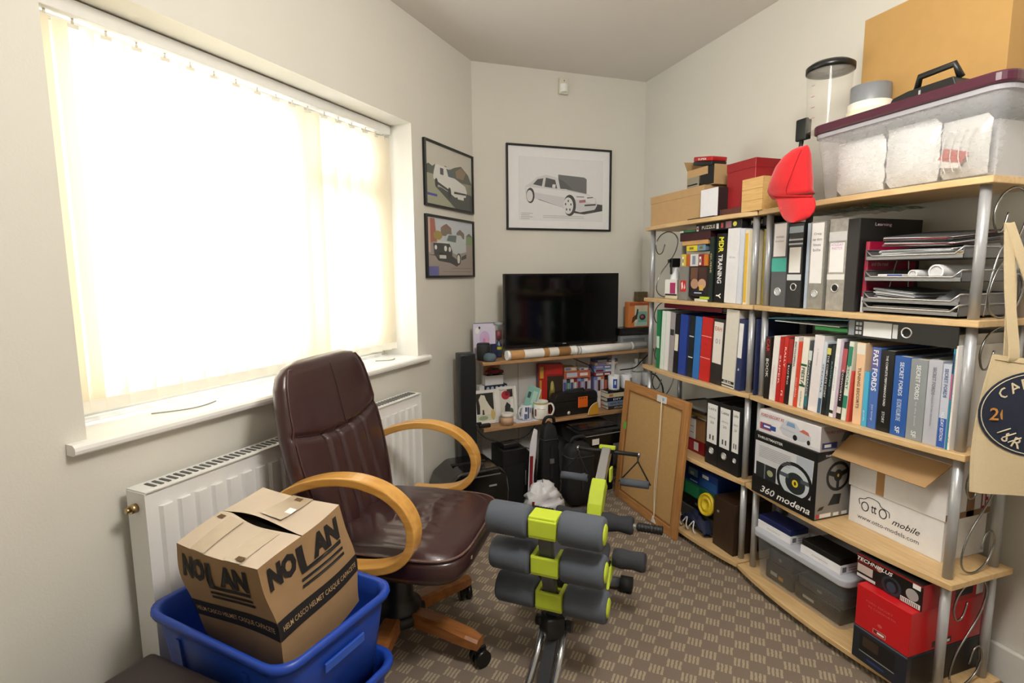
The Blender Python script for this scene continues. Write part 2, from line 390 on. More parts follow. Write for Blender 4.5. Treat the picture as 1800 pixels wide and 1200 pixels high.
# ---- radiator
rad = thing('radiator', 'white ribbed panel radiator under the window', 'radiator', LW(1.34, .02, .1))
R0 = V(rad.location)
RA, RB, RZ0, RZ1 = .735, 1.95, .115, .705
RW = mat('#ebebe9', .3, var=.012)
def radpanel(o0, o1, ribs):
    b = MB(); lbox(b, RA, RB, o0, o1-.004, RZ0, RZ1)
    if ribs:
        nr = 24; p = (RB-RA-.05)/nr
        for i in range(nr):
            a = RA+.025+p*i+.006; c = a+p-.012
            prf = [(a, o1-.004), (a+.006, o1+.006), (c-.006, o1+.006), (c, o1-.004)]
            b.prism([LW(s, o, RZ0+.045) for s, o in prf], (0, 0, RZ1-RZ0-.09))
    b.v = [q-R0 for q in b.v]; return b
radpanel(.09, .105, True).obj('front_panel', RW, rad)
radpanel(.035, .05, False).obj('rear_panel', RW, rad)
b = MB(); lbox(b, RA-.002, RB+.002, .032, .108, RZ1+.0005, RZ1+.004)
g = MB()
n_ = 62
for i in range(n_):
    s0 = RA+.02+(RB-RA-.04)*i/n_; lbox(g, s0, s0+.008, .05, .09, RZ1+.0042, RZ1+.0062)
b.v = [q-R0 for q in b.v]; top = b.obj('top_grille', RW, rad)
g.v = [q-R0 for q in g.v]; o = g.obj('grille_slot', mat('#5c5b58', .7), top); o['kind'] = 'stuff'
for s0, s1 in ((RA-.004, RA-.0005), (RB+.0005, RB+.004)):
    b = MB(); lbox(b, s0, s1, .034, .107, RZ0+.02, RZ1); b.v = [q-R0 for q in b.v]; b.obj('side_panel', RW, rad)
b = MB(); b.cyl(LW(RB+.004, .07, RZ1-.04)-R0, LW(RB+.02, .07, RZ1-.04)-R0, .012, n=12); b.cyl(LW(RB+.02, .07, RZ1-.04)-R0, LW(RB+.03, .07, RZ1-.04)-R0, .007, n=6)
b.obj('bleed_valve', mat('#b9a27a', .3, metal=1), rad)
for s0 in (RA+.1, RB-.1):
    b = MB(); lbox(b, s0, s0+.03, .0005, .036, .2, .62); b.v = [q-R0 for q in b.v]; b.obj('bracket', RW, rad)
b = MB(); b.tube([LW(RB-.03, .07, RZ0+.02)-R0, LW(RB+.03, .07, RZ0+.02)-R0, LW(RB+.03, .07, -.1)-R0+V((0, 0, .1))], .0085, 10); b.obj('pipe', mat('#d9d4c8', .4), rad)
# ---- alarm sensor in the corner
p = onY(989, 153, YB)
t = thing('motion_sensor', 'small white alarm sensor high on the back wall', 'sensor', (p.x, YB, p.z))
MB().rbox(-.03, .03, -.024, -.0005, -.045, .045, .006, 3).obj('body', mat('#dcd8c8', .4), t)
MB().grid(lambda a, c: ((a-.5)*.046, -.024-.012*math.sin(math.pi*a), -.035+.045*c), 10, 3).obj('lens', mat('#f4f4f0', .25), t)
MB().cyl((0, -.0245, .028), (0, -.0235, .028), .004, n=12).obj('indicator', mat('#8d8674', .3), t)
# ================================================================== bookcases
ZS = [.045, .393, .757, 1.112, 1.473]                      # shelf tops
BEECH = wood('#c9a573', '#dcbd8c', 'y', .4, 7, 10)
STEEL = mat('#b4b6ba', .3, metal=.35, var=.03)
WIRE = mat('#9a9a98', .25, metal=1)
XB, XPF, XPB, PR = 1.812, 1.585, 1.775, .0125
def shelf_plan(y0, y1, xe, bow):
    f = [(xe-bow*math.sin(math.pi*t)**.8, y0+(y1-y0)*t) for t in [i/16 for i in range(17)]]
    return f+[(XB, y1), (XB, y0)]
def bookcase(y0, y1, label, ends):
    t = thing('bookcase', label, 'bookcase', (XB, (y0+y1)/2, 0)); L0 = V(t.location)
    for i, z in enumerate(ZS):
        xe, bow = ((1.535, .04) if i == 0 else (1.556, .028))
        MB().prism([V((x, y, z-.018))-L0 for x, y in shelf_plan(y0, y1, xe, bow)], (0, 0, .018)).obj('shelf', BEECH, t, bevel=.0015, seg=1)
    for y in (y0+.03, y1-.03):
        for x in (XPF, XPB):
            b = MB()
            for k in range(len(ZS)-1): b.cyl(V((x, y, ZS[k]+.0002))-L0, V((x, y, ZS[k+1]-.0182))-L0, PR, n=20)
            b.cyl(V((x, y, .0))-L0, V((x, y, ZS[0]-.0182))-L0, PR*1.1, n=20)
            b.obj('post', STEEL, t)
    half = [(.60, .19), (.70, .32), (.85, .33), (.93, .21), (.80, .07), (.53, .0), (.28, .02), (.14, .10), (.15, .22), (.30, .38), (.5, .5)]
    q = half[:-1]+[(1-a, 1-c) for a, c in reversed(half[:-1])]
    for y, lv in ends:
        for k in lv:
            z0, z1 = ZS[k]+.004, ZS[k+1]-.022; xa, xc = XPF+.012, XPB-.012
            b = MB().tube([V((xa+(xc-xa)*a, y, z0+(z1-z0)*c))-L0 for a, c in catmull(q, 4)], .0028, 6); b.obj('side_brace', WIRE, t)
    return t
bookcase(.905, 1.671, 'beech bookcase with grey tubular posts holding the car books and a letter tray', [(.925, (0, 1, 2, 3))])
bookcase(1.679, 2.45, 'beech bookcase with grey tubular posts holding ring binders, next to the back wall', [(2.43, (1, 2, 3))])
XF = 1.562
POSTY = (.935, 1.641, 1.709, 2.42)
def place(xf, zb, ubl, ubr, utl, vt, lean=True):
    loc, T, h, a, yo = place0(xf, zb, ubl, ubr, utl, vt, lean)
    ext = h*math.sin(a) if a > 0 else 0
    ylo, yhi = loc.y+yo-ext, loc.y+yo+T
    for p in POSTY:                                        # keep clear of the posts
        if yhi > p-.0135 and ylo < p+.0135:
            if (ylo+yhi)/2 > p: ylo = p+.0136
            else: yhi = p-.0136
    return (V((xf, ylo+ext-(0 if a >= 0 else yo), loc.z)), yhi-ylo-ext, h, a, yo if a >= 0 else -(yhi-ylo-ext))
def place0(xf, zb, ubl, ubr, utl, vt, lean=True):
    yl, yr = yu(ubl, xf, zb), yu(ubr, xf, zb); P = onX(utl, vt, xf); h = P.z-zb; a = math.atan2(yl-P.y, h)
    if lean is True: a = 0 if abs(a) < .03 else a
    else: a = float(lean)
    if not lean is True and a: yl, yr = (1.6079+(q-1.6079)*.968 if abs(zb-ZS[2]) < .01 and yr < 1.65 else q for q in (yl, yr))
    for k in range(4):
        if abs(zb-ZS[k]) < .002: h = min(h, ZS[k+1]-.026-zb)
    T = (yl-yr)*math.cos(a)*(.96 if a else 1)-.0008
    return (V((xf, yr+.0004, zb+.0003)), T, h/math.cos(a) if a else h, a, 0) if a >= 0 else (V((xf, yl-.0004, zb+.0003)), T, h/math.cos(a), a, -T)
SPINE_X, SPINE_Y, NX = V((0, 0, -1)), V((0, -1, 0)), V((-1, 0, 0))
def spine_print(o, texts, bands, T, h, yo):
    for z0, z1, hx in bands:
        MB().box(-.0007, -.0001, yo+.0005, yo+T-.0005, h*z0, h*z1).obj('spine_band', mat(hx, .45), o)
    for s, hx, zc, ln, wd, bold in texts:
        txt(o, s, mat(hx, .5), (-.0008, yo+T/2, h*zc), SPINE_X, SPINE_Y, h*ln, T*wd, bold)
def book(pos, cover, label, D=.2, texts=(), bands=(), name='book', cat='book', group=None, rough=.35, pages='#e9e2d0'):
    loc, T, h, a, yo = pos
    o = thing(name, label, cat, loc, rot=(a, 0, 0), group=group)
    t = min(.0025, T*.2); M = mat(cover, rough)
    MB().box(0, t, yo, yo+T, 0, h).box(t, D, yo, yo+t, 0, h).box(t, D, yo+T-t, yo+T, 0, h).obj('cover', M, o, bevel=.0006, seg=1)
    MB().box(t, D-.004, yo+t, yo+T-t, .003, h-.003).obj('page_block', mat(pages, .8), o)
    spine_print(o, texts, bands, T, h, yo)
    return o
def lever(pos, cover, label, D=.285, lab=None, ring='#cfd0d2', ringz=.18, hole='#151515', bands=(), texts=(), papers=.8, group='lever arch files', cat='file', name='lever_arch_file', var=.05, labtexts=()):
    loc, T, h, a, yo = pos
    o = thing(name, label, cat, loc, rot=(a, 0, 0), group=None)
    t = .0028; M = mat(cover, .45, var=var, scale=60)
    MB().box(0, t, yo, yo+T, 0, h).box(t, D, yo, yo+t, 0, h).box(t, D, yo+T-t, yo+T, 0, h).obj('cover', M, o, bevel=.0008, seg=1)
    MB().box(.02, D-.02, yo+t, yo+t+(T-2*t)*papers, .01, h-.02).obj('paper_block', mat('#eeeae2', .8), o)
    if lab:
        z0, z1, hx = lab
        l = MB().box(-.0008, -.0001, yo+T*.1, yo+T*.9, h*z0, h*z1).obj('spine_label', mat(hx, .6), o)
        for s, hx2, zc, ln, wd in labtexts:
            txt(l, s, mat(hx2, .6), (-.0009, yo+T/2, h*zc), (0, -1, 0), ZD, T*ln, wd)
    if ring:
        r = min(T*.23, .016)
        c = V((0, yo+T/2, h*ringz))
        MB().lathe([(r, 0), (r*1.02, .001), (r*.95, .002), (r*.74, .002), (r*.70, .0005), (r*.7, 0)], 24, c, NX, caps=False).obj('finger_ring', mat(ring, .25, metal=.8), o)
        MB().cyl(c, c+NX*.0006, r*.7, n=20).obj('finger_hole', mat(hole, .7), o)
    spine_print(o, texts, bands, T, h, yo)
    return o
def crop(x0, y0, s):
    return lambda a, c: (x0+a/s, y0+c/s)
def pl(cr, zb, bl, br, tl, vt, xf=XF, lean=True):
    f = cr; return place(xf, zb, f(bl, 0)[0], f(br, 0)[0], *f(tl, vt), lean)
GB = 'car books in a row'
# ------------------------------------------------ third shelf, right unit: the car books
c6 = crop(1320, 560, 6); z3 = ZS[2]
book(pl(c6, z3, 128, 183, 163, 185, lean=0), '#17130f', 'black spined book with red lettered top, against the bookcase post', .24, [('CAR', '#c8362e', .86, .2, .6, .01), ('BOOK', '#e8e4dc', .5, .3, .5, .01)], [(.70, .985, '#3a0e0c')])
book(pl(c6, z3, 184, 250, 245, 183, lean=.05), '#efe9e6', 'wide plain white spined book between a black and a red one', .22, [('restoration', '#b9b0a8', .4, .3, .2, 0)])
book(pl(c6, z3, 251, 296, 318, 192, lean=.05), '#b9201e', 'dark red spined book with pale lettering beside plain white book', .22, [('SUPER', '#f3d9d0', .5, .45, .35, .01)])
book(pl(c6, z3, 297, 344, 366, 195, lean=.05), '#c92a22', 'bright red spined book, second of the red pair', .215, [('RALLY', '#f4e3da', .7, .3, .4, .01), ('rs', '#f4e3da', .15, .08, .4, .01)])
book(pl(c6, z3, 346, 397, 400, 200, lean=.05), '#1b1513', 'black book with a broad red band at the top of its spine', .22, [('turbo', '#efe6dc', .45, .3, .4, .01)], [(.62, .985, '#a81f1c')])
book(pl(c6, z3, 398, 444, 490, 194, lean=.05), '#ece6df', 'white spined book with small black lettering at the top', .22, [('ENCYCLOPEDIA', '#26221f', .75, .36, .45, .01)])
book(pl(c6, z3, 446, 488, 545, 250, lean=.05), '#d5452b', 'orange red slim book next to a white and green one', .2, [('models', '#f6dccf', .3, .3, .4, .0)])
book(pl(c6, z3, 490, 560, 582, 200, lean=.05), '#efe9dc', 'cream book with green bands lettered FIESTA', .22, [('FIESTA', '#1f4a30', .45, .26, .55, .015), ('workshop', '#5d5a50', .14, .22, .3, 0)], [(.60, .63, '#1e5a35'), (.31, .34, '#1e5a35')])
book(pl(c6, z3, 562, 603, 650, 235, lean=.05), '#3b4347', 'grey and teal slim book with a busy spine', .21, [('PERFORMANCE', '#dfe8e6', .5, .6, .4, .005)], [(.05, .2, '#2f6e78'), (.72, .86, '#cfd6d4')])
book(pl(c6, z3, 605, 712, 712, 178, lean=.05), '#e9e3e6', 'thickest plain off white book in the row, under the green folder', .23, [('a history', '#c2b8b8', .72, .22, .2, 0)])
book(pl(c6, z3, 712, 750, 815, 250, lean=.05), '#cdd7e2', 'pale blue slim book with navy foot', .21, [('SPECIALS', '#2b4f78', .5, .4, .4, .01)], [(.01, .22, '#3a5d7d')])
book(pl(c6, z3, 752, 800, 838, 275, lean=.05), '#16181c', 'black slim book with white lettering and round mark at its foot', .22, [('THE COMPLETE STORY', '#e8e8ea', .55, .6, .4, .005)], [(.86, .95, '#d9cf6b')])
book(pl(c6, z3, 801, 838, 890, 285, lean=.05), '#1f2c2b', 'very dark green slim book with teal lettering', .21, [('RACING', '#7fb0a8', .6, .35, .4, .01)])
book(pl(c6, z3, 840, 888, 955, 220, lean=.05), '#eef0f2', 'tall glossy white slim book with a small black square at its foot', .22, [('pictorial', '#a8b2bc', .5, .3, .35, 0)], [(.05, .09, '#2a2a2c')])
book(pl(c6, z3, 889, 918, 1000, 235, lean=.05), '#c9b4c8', 'thin lavender spined book', .21)
book(pl(c6, z3, 919, 972, 1030, 255, lean=.05), '#221a19', 'black book with pink and white patches down its spine', .21, [('COSWORTH', '#efe3e3', .45, .4, .35, .01)], [(.62, .92, '#b5535b'), (.08, .16, '#ded6cf')])
book(pl(c6, z3, 974, 1026, 1075, 245, lean=.05), '#dfe6d8', 'white book with green bands down its spine', .21, [('ESCORT', '#1f6a50', .55, .3, .5, .01)], [(.70, .94, '#2f8468'), (.16, .32, '#2f8468')])
book(pl(c6, z3, 1030, 1060, 1095, 560, lean=.05), '#cf4a41', 'short slim coral red book in front of the tuning book', .18)
book(pl(c6, z3, 1062, 1152, 1135, 250, lean=0), '#eec79f', 'peach spined book lettered TUNING ESCORTS', .22, [('TUNING ESCORTS', '#6a4a33', .45, .5, .35, .01)], [(.86, .985, '#e9e2d6')])
book(pl(c6, z3, 1157, 1208, 1203, 560, lean=0), '#4db4dd', 'short bright sky blue book', .18, [('guide', '#e6f6fc', .2, .2, .4, 0)])
c5 = lambda a, c: (1480+(216+(a-216)*.955)/5, 560+c/5)
book(pl(c5, z3, 216, 292, 265, 250, lean=0), '#4a6fb8', 'mid blue book lettered FAST FORDS in white', .23, [('FAST FORDS', '#f6f6fa', .72, .5, .62, .02), ('jeremy', '#d4def2', .2, .2, .3, 0)], [(.74, .99, '#5f5f9a')])
book(pl(c5, z3, 296, 420, 340, 272, lean=0), '#121214', 'thick black book with small white title, beside blue volume', .24, [('THE COMPLETE PERFORMANCE FORD', '#efefef', .63, .62, .16, .01), ('STORY', '#d9d9d9', .18, .14, .2, .01)])
book(pl(c5, z3, 422, 566, 467, 322, lean=0), '#2a5aa6', 'thick blue volume lettered SECRET FORDS VOLUME ONE', .25, [('SECRET FORDS', '#dfe9f8', .72, .42, .26, .015), ('RS ICONS VOLUME ONE', '#cfe0f6', .33, .27, .3, .01), ('SF', '#dfe9f8', .08, .08, .3, .02)])
book(pl(c5, z3, 567, 720, 621, 348, lean=0), '#8f9598', 'thick mid grey volume lettered SECRET FORDS', .25, [('SECRET FORDS', '#e9edef', .72, .42, .26, .015), ('by the book', '#c9cfd2', .33, .3, .14, .0), ('SF', '#dfe5e8', .08, .08, .3, .02)])
book(pl(c5, z3, 723, 850, 776, 356, lean=0), '#b9bbc6', 'pale silver volume lettered SECRET FORDS COLLECTORS EDITION', .25, [('SECRET FORDS', '#7b7f8c', .76, .32, .26, .015), ('COLLECTORS EDITION', '#8a8e9a', .42, .38, .14, .01)])
book(pl(c5, z3, 854, 930, 926, 398, lean=0), '#c3c9d8', 'silver book with a blue foot lettered SECRET FORDS HOLIDAY EDITION', .25, [('SECRET FORDS', '#4a5f90', .78, .34, .45, .01), ('HOLIDAY EDITION', '#eef2fa', .26, .34, .42, .01)], [(.01, .36, '#2d5bb0')])
book(pl(c5, z3, 932, 950, 1008, 265, lean=0), '#2f8aa6', 'thin teal and pink booklet at the end of the car books', .22, bands=[(.5, .75, '#c9567c'), (.76, .95, '#1d3a5c')])
book(pl(c5, z3, 952, 988, 1052, 240, lean=0), '#efebe6', 'tall white booklet leaning on the end post with red lettering', .22, [('PERFORMANCE FORDS', '#c9b9b4', .62, .5, .4, .0), ('rs', '#9a8a84', .1, .05, .3, 0)])
# lying on top of the car books
P = onX(1492, 601, XF); Q = onX(1704, 622, XF)
zt = z3+.2765
yl, yr = yu(1490, XF, zt+.03), .951
o = thing('lever_arch_file', 'black lever arch file lying flat on top of the thick car books', 'file', (XF, yr, zt+.0005))
Lf = yl-yr; Tf = .0585
MB().box(0, .003, 0, Lf, 0, Tf).box(.003, .27, 0, Lf, 0, .003).box(.003, .27, 0, Lf, Tf-.003, Tf).obj('cover', mat('#141416', .4), o, bevel=.0008, seg=1)
MB().box(.02, .25, .01, Lf-.02, .003, Tf*.6).obj('paper_block', mat('#e9e6de', .8), o)
lb = MB().box(-.0008, -.0001, Lf*.555, Lf*.83, Tf*.12, Tf*.88).obj('spine_label', mat('#eef0f2', .6), o)
MB().box(-.0008, -.0001, Lf*.925, Lf*.985, Tf*.1, Tf*.9).obj('maker_mark', mat('#8f979c', .5), o)
for k in range(6): MB().box(-.0008, -.0001, Lf*.85+.011*(k % 2), Lf*.85+.011*(k % 2)+.008, Tf*(.18+.24*(k//2)), Tf*(.34+.24*(k//2))).obj('printed_square', mat('#c7cdd2', .5), o)
MB().box(-.0008, -.0001, Lf*.5, Lf*.545, Tf*.15, Tf*.85).obj('number_label', mat('#dfe2e4', .6), o)
c = V((0, Lf*.42, Tf*.5)); MB().lathe([(.016, 0), (.0165, .001), (.0155, .002), (.012, .002), (.0115, 0)], 24, c, NX, caps=False).obj('finger_ring', mat('#e2e4e6', .2, metal=.8), o); MB().cyl(c, c+NX*.0006, .0115, n=20).obj('finger_hole', mat('#0a0a0a', .7), o)
# folders and papers lying on the books near the post
tz = z3+.303
ya, yb = yu(1347, XF, tz), yu(1488, XF, tz)
o = thing('document_folder', 'thin teal folder lying across the tops of the car books', 'folder', (XF+.01, yb, tz)); W = ya-yb
MB().prism([(0, 0, .022), (0, W, .004), (.2, W, .004), (.2, 0, .022)], (0, 0, .004)).obj('cover', mat('#2f7f92', .4), o)
MB().prism([(0.004, .02, .027), (0.004, W-.02, .009), (.2, W-.02, .009), (.2, .02, .027)], (0, 0, .003)).obj('sheet', mat('#123a4a', .5), o)
o = MB().prism([(0, 0, 0), (0, W*.8, 0), (.21, W*.85, 0), (.21, 0.0, 0)], (0, 0, .003)).obj('paper_sheets', mat('#d9dcd6', .7), loc=(XF+.005, yb+.03, tz-.002)); tag(o, 'pale sheets of paper under the teal folder', 'paper')
o = MB().prism([(0, 0, 0), (.0, .13, 0), (.16, .14, 0), (.17, 0, 0)], (0, 0, .014)).obj('plastic_wallet', mat('#2e9a4e', .3), loc=(XF+.012, yb+.0, tz-.018), bevel=.003); tag(o, 'bright green plastic wallet tucked beside the black flat file', 'wallet')
# ------------------------------------------------ third shelf, left unit: ring binders
c7 = crop(1130, 530, 6.667)
def binder(cr, z, bl, br, tl, vt, hx, label, D=.24, **k):
    return lever(pl(cr, z, bl, br, tl, vt, lean=k.pop('lean', .048)), hx, label, D, ring=k.pop('ring', None), name='ring_binder', cat='binder', **k)
binder(c7, z3, 150, 190, 172, 95, '#1f7a4c', 'dark green ring binder at the wall end of the binders', lean=0, lab=(.35, .55, '#cfe3d6'))
binder(c7, z3, 191, 238, 222, 108, '#dfece0', 'pale mint white folder next to the dark green binder')
binder(c7, z3, 239, 286, 278, 112, '#e9e8e6', 'white folder between the mint folder and a slim grey one')
binder(c7, z3, 290, 343, 345, 130, '#a09a9c', 'slim grey ring binder with a dark clasp', lab=(.62, .72, '#2b2b2c'))
binder(c7, z3, 346, 398, 385, 145, '#161618', 'slim black ring binder with a cream paper label', lab=(.38, .66, '#e9e4d2'))
binder(c7, z3, 400, 490, 443, 150, '#20409a', 'royal blue ring binder')
binder(c7, z3, 492, 512, 538, 158, '#1a2450', 'very thin navy folder after the royal blue binder')
binder(c7, z3, 513, 568, 560, 165, '#182124', 'black ring binder with two bright rivets', lab=None, bands=[(.32, .335, '#d8dcde'), (.66, .675, '#d8dcde')])
binder(c7, z3, 571, 645, 622, 175, '#2f72bd', 'light blue ring binder beside the red one')
binder(c7, z3, 647, 770, 710, 185, '#c8241f', 'wide bright red ring binder', bands=[(.36, .37, '#f0b0a8'), (.70, .71, '#f0b0a8')])
binder(c7, z3, 775, 908, 838, 200, '#2b2624', 'dark brown black binder with a long cream spine label', .27, lab=(.32, .95, '#e8e2da'), labtexts=[('EAH', '#b9502e', .85, .6, .018), ('01', '#8a86b0', .66, .4, .022)])
binder(c7, z3, 911, 1060, 993, 70, '#ded9ce', 'tall cream binder with a black band lettered ELBA at its foot', .28, bands=[(.02, .035, '#1a1a1a'), (.055, .09, '#1a1a1a')], labtexts=[('ELBA', '#f5f5f3', .072, .6, .009)], lab=(.001, .002, '#ded9ce'))
binder(c7, z3, 1063, 1225, 1128, 205, '#2c355e', 'navy binder with white label and small white emblem, by the post', .28, lab=(.46, .94, '#ecebed'))
o = bpy.data.objects['ring_binder.012']
T = o.children[0].dimensions.y; h = o.children[0].dimensions.z
art(o, 'emblem', (-.0002, T*.68, h*.28), SPINE_Y, ZD, T*.36, T*.42, [(mat('#dfe3ea', .5), [(0, .2), (.5, 0), (1, .25), (.8, .7), (.5, 1), (.3, .6)]), (mat('#2c355e', .5), [(.35, .3), (.6, .25), (.65, .5), (.45, .5)])])
binder(c7, z3, 1285, 1340, 1330, 205, '#20284e', 'narrow navy binder seen between the two middle posts', .28, lean=0)
o = thing('ring_binder', 'maroon ring binder lying flat across the tops of the binders', 'binder', (XF+.015, yu(1264, XF, z3+.31), z3+.3105)); W = yu(1163, XF, z3+.31)-o.location.y
MB().box(0, .003, 0, W, 0, .022).box(.003, .2, 0, W, 0, .003).box(.003, .2, 0, W, .019, .022).obj('cover', mat('#6e1626', .4), o, bevel=.001, seg=1); MB().box(.01, .19, .004, W-.006, .003, .019).obj('page_block', mat('#cfc8bd', .8), o)
# ------------------------------------------------ second shelf (level 3), right unit: lever arch files
z2 = ZS[3]; c6b = crop(1320, 360, 6)
lever(pl(c6b, z2, 195, 350, 268, 190, lean=0), '#55565a', 'grey lever arch file with teal sticker below its white label', lab=(.60, .985, '#e8e2e2'), ring='#dfe1e3', hole='#b9bcc0', bands=[(.42, .58, '#3fae9e')], labtexts=[('notes', '#8f8a8e', .83, .5, .008), ('folder', '#8f8a8e', .78, .6, .008)])
lever(pl(c6b, z2, 362, 510, 415, 203), '#1c1c1e', 'black lever arch file with printed squares above its white label', lab=(.42, .72, '#eceae6'), bands=[(.33, .40, '#d6d8da'), (.89, .965, '#8f9aa0'), (.75, .77, '#b9c0c4'), (.80, .82, '#b9c0c4')], ringz=.25)
lever(pl(c6b, z2, 548, 580, 592, 195), '#a9b6c8', 'thin silver blue folder between the lever arch files', ring=None, name='document_folder', cat='folder')
lever(pl(c6b, z2, 582, 738, 655, 182), '#8b8880', 'grey cloud patterned lever arch file with a long handwritten label', lab=(.30, .985, '#eceaea'), var=.35, labtexts=[('Craig', '#6a6a70', .86, .5, .009), ('car docs', '#6a6a70', .80, .6, .009), ('house', '#6a6a70', .74, .5, .009), ('bills', '#6a6a70', .68, .5, .009)], hole='#c8cacc')
lever(pl(c6b, z2, 777, 962, 860, 152), '#9a968e', 'marbled grey lever arch file with pink writing on its label', lab=(.42, .74, '#efecec'), var=.4, bands=[(.34, .40, '#e2e0dc'), (.76, .86, '#c9c9c9')], labtexts=[('HOLIDAY', '#b98ab8', .72, .7, .009), ('PHOTOS', '#b98ab8', .68, .6, .009)], ringz=.25)
lever(pl(c6b, z2, 964, 1085, 1055, 148), '#191717', 'plain black lever arch file next to the letter tray', D=.275, ring=None)
book(place(XF+.02, z2, 1511, 1518, 1521, 425, .02), '#a3123a', 'crimson brochure standing beside the letter tray', .21, name='brochure', cat='brochure', bands=[(.0, .22, '#d9dde2')])
o = bpy.data.objects['brochure']
cv = [ch for ch in o.children if ch.name.startswith('cover')][0]
for s, z_ in (('Learning', .27), ('about your car', .18), ('and the road', .15), ('ahead', .12)): txt(o, s, mat('#e9cdd4', .5), (.05, -.0002, z_), XD, ZD, .07, .012, .0)
# plastic sheets lying over the files
for k, (u0, u1, vv, hx, lb_) in enumerate(((1396, 1462, 385, '#b9cfc4', 'crumpled clear plastic wallet over the lever arch files'), (1462, 1496, 381, '#c6d2cc', 'pale plastic sheet lying on the marbled file'), (1498, 1528, 381, '#4f9a68', 'green plastic wallet lying on the black file'))):
    zz = z2+.3255; ya, yb = yu(u0, XF, zz), yu(u1, XF, zz)
    b = MB(); rnd = random.Random(k); hh = [[rnd.uniform(0, .008) for _ in range(9)] for _ in range(9)]
    b.grid(lambda a, c: (.25*a, (ya-yb)*c, hh[int(a*8)][int(c*8)]), 8, 8)
    o = b.obj('plastic_wallet', clear(hx, .6, .2), loc=(XF+.02, yb, zz)); tag(o, lb_, 'wallet')
# ================================================================== things on the bookcases
CARD = mat('#b9976a', .8, var=.06, scale=25, bump=.08)
CARD2 = mat('#a98757', .8, var=.06, scale=25)
BLACK = mat('#141415', .4); INK = mat('#17120f', .6); WHT = mat('#f0efec', .5, var=.02); RED = mat('#b3191c', .35)
def carton(name, label, cat, pos, D, M, group=None, bev=.0015):
    loc, T, h, a, yo = pos
    o = thing(name, label, cat, loc, rot=(a, 0, 0), group=group)
    MB().box(0, D, yo, yo+T, 0, h).obj('body', M, o, bevel=bev, seg=1)
    return o, T, h
def at(x, y0, y1, z0, z1): return (V((x, y0, z0+.0003)), y1-y0, z1-z0-.0006, 0, 0)
FX, RXD = (V((0, -1, 0)), ZD), (XD, ZD)                    # print directions on a face towards the room, and on a near end face
def front(o, T, h, items, name='print'): return art(o, name, (0, T, 0), V((0, -1, 0)), ZD, T, h, items)
def right(o, D, h, items, name='side_print', y=0): return art(o, name, (0, y, 0), XD, ZD, D, h, items)
# ------------------------------------------------ second shelf from the top, left unit
o = MB().box(0, .001, 0, .09, 0, .21).obj('paper_sheet', mat('#e4e2e6', .7), loc=(1.805, 2.29, z2+.09), rot=(0, .03, 0)); tag(o, 'white paper sheet standing at the back of the bookcase by the wall', 'paper')
o.location.z = z2+.0005; 
for ch in (): pass
p = thing('spray_bottle', 'white and blue spray bottle with a black trigger head', 'bottle', (1.66, yu(1186, 1.66, z2), z2+.0006))
MB().lathe([(.001, 0), (.026, 0), (.028, .01), (.027, .09), (.02, .125), (.011, .14), (.011, .155)], 20).obj('body', mat('#e6e9ee', .3), p)
MB().lathe([(.0285, .025), (.0285, .085)], 20, caps=False).obj('bottle_label', mat('#3f5f92', .4), p)
MB().box(-.03, .02, -.011, .011, .155, .2).box(-.045, -.03, -.007, .007, .178, .195).box(-.03, -.022, -.006, .006, .12, .158).obj('trigger_head', BLACK, p, bevel=.003)
o, T, h = carton('toiletry_box', 'small white box with a pink panel at the front of the shelf', 'box', place(1.6, z2+.016, 1168, 1189, 1168, 491, False), .05, WHT)
front(o, T, h, [(mat('#b23a72', .4), R(.45, .12, .9, .8)), (mat('#2a2a2e', .4), R(.05, 0, 1, .1))])
o = MB().rbox(0, .1, 0, .1, 0, .0155, .002).obj('notepad', mat('#d9cdb0', .6), loc=(1.585, yu(1190, 1.585, z2), z2+.0003)); tag(o, 'cream notepad under the pink panelled box', 'notepad')
o, T, h = carton('game_box', 'slim grey box with a red emblem on its end', 'box', place(XF, z2, 1192, 1207.5, 1192, 468, False), .14, mat('#86847f', .4))
front(o, T, h, [(mat('#c8322e', .4), R(.2, .25, .85, .58)), (mat('#f2dcd6', .4), [(.35, .3), (.55, .38), (.45, .55), (.3, .5)]), (mat('#f2dcd6', .4), [(.6, .32), (.78, .36), (.7, .5)])])
o, T, h = carton('film_case', 'dark film case with two faces on the cover facing the room', 'case', (lambda q: (V((XF+.004, q[0].y, z2+.022)), q[1], .133, 0, 0))(place0(XF, z2, 1208.5, 1243, 1208, 468, False)), .016, mat('#2b2422', .3))
front(o, T, h, [(mat('#6b4a3a', .4), R(.08, .55, .45, .97)), (mat('#4a2f28', .4), R(.5, .5, .9, .97)), (mat('#b78f74', .4), ell(.3, .42, .2, .17)), (mat('#c9a184', .4), ell(.68, .42, .2, .17)), (mat('#d9b25a', .4), R(.55, .2, .75, .38)), (mat('#111a3a', .4), R(.2, .06, .8, .18)), (mat('#e8e8ee', .4), R(.3, .1, .68, .13))])
y0 = o.location.y
o = MB().rbox(0, .12, 0, .088, 0, .0105, .001).obj('magazine', mat('#e9e6e0', .5), loc=(XF, y0, z2+.0003)); tag(o, 'white booklet lying under the dark film case', 'booklet')
o = MB().rbox(0, .11, 0, .06, 0, .0105, .001).obj('magazine', mat('#b9d230', .5), loc=(XF-.004, y0-.012, z2+.0112)); tag(o, 'lime green booklet lying under the dark film case', 'booklet')
zz = z2+.1565
row = [(1197.5, 1205, '#d9c23a', 447, 'yellow and white'), (1205.5, 1212, '#b85a20', 447, 'orange'), (1212.5, 1226.5, '#dad7d2', 447, 'white'), (1227, 1236, '#8c1c2c', 447, 'crimson'), (1236.5, 1243.5, '#cf7a2a', 447, 'orange and yellow')]
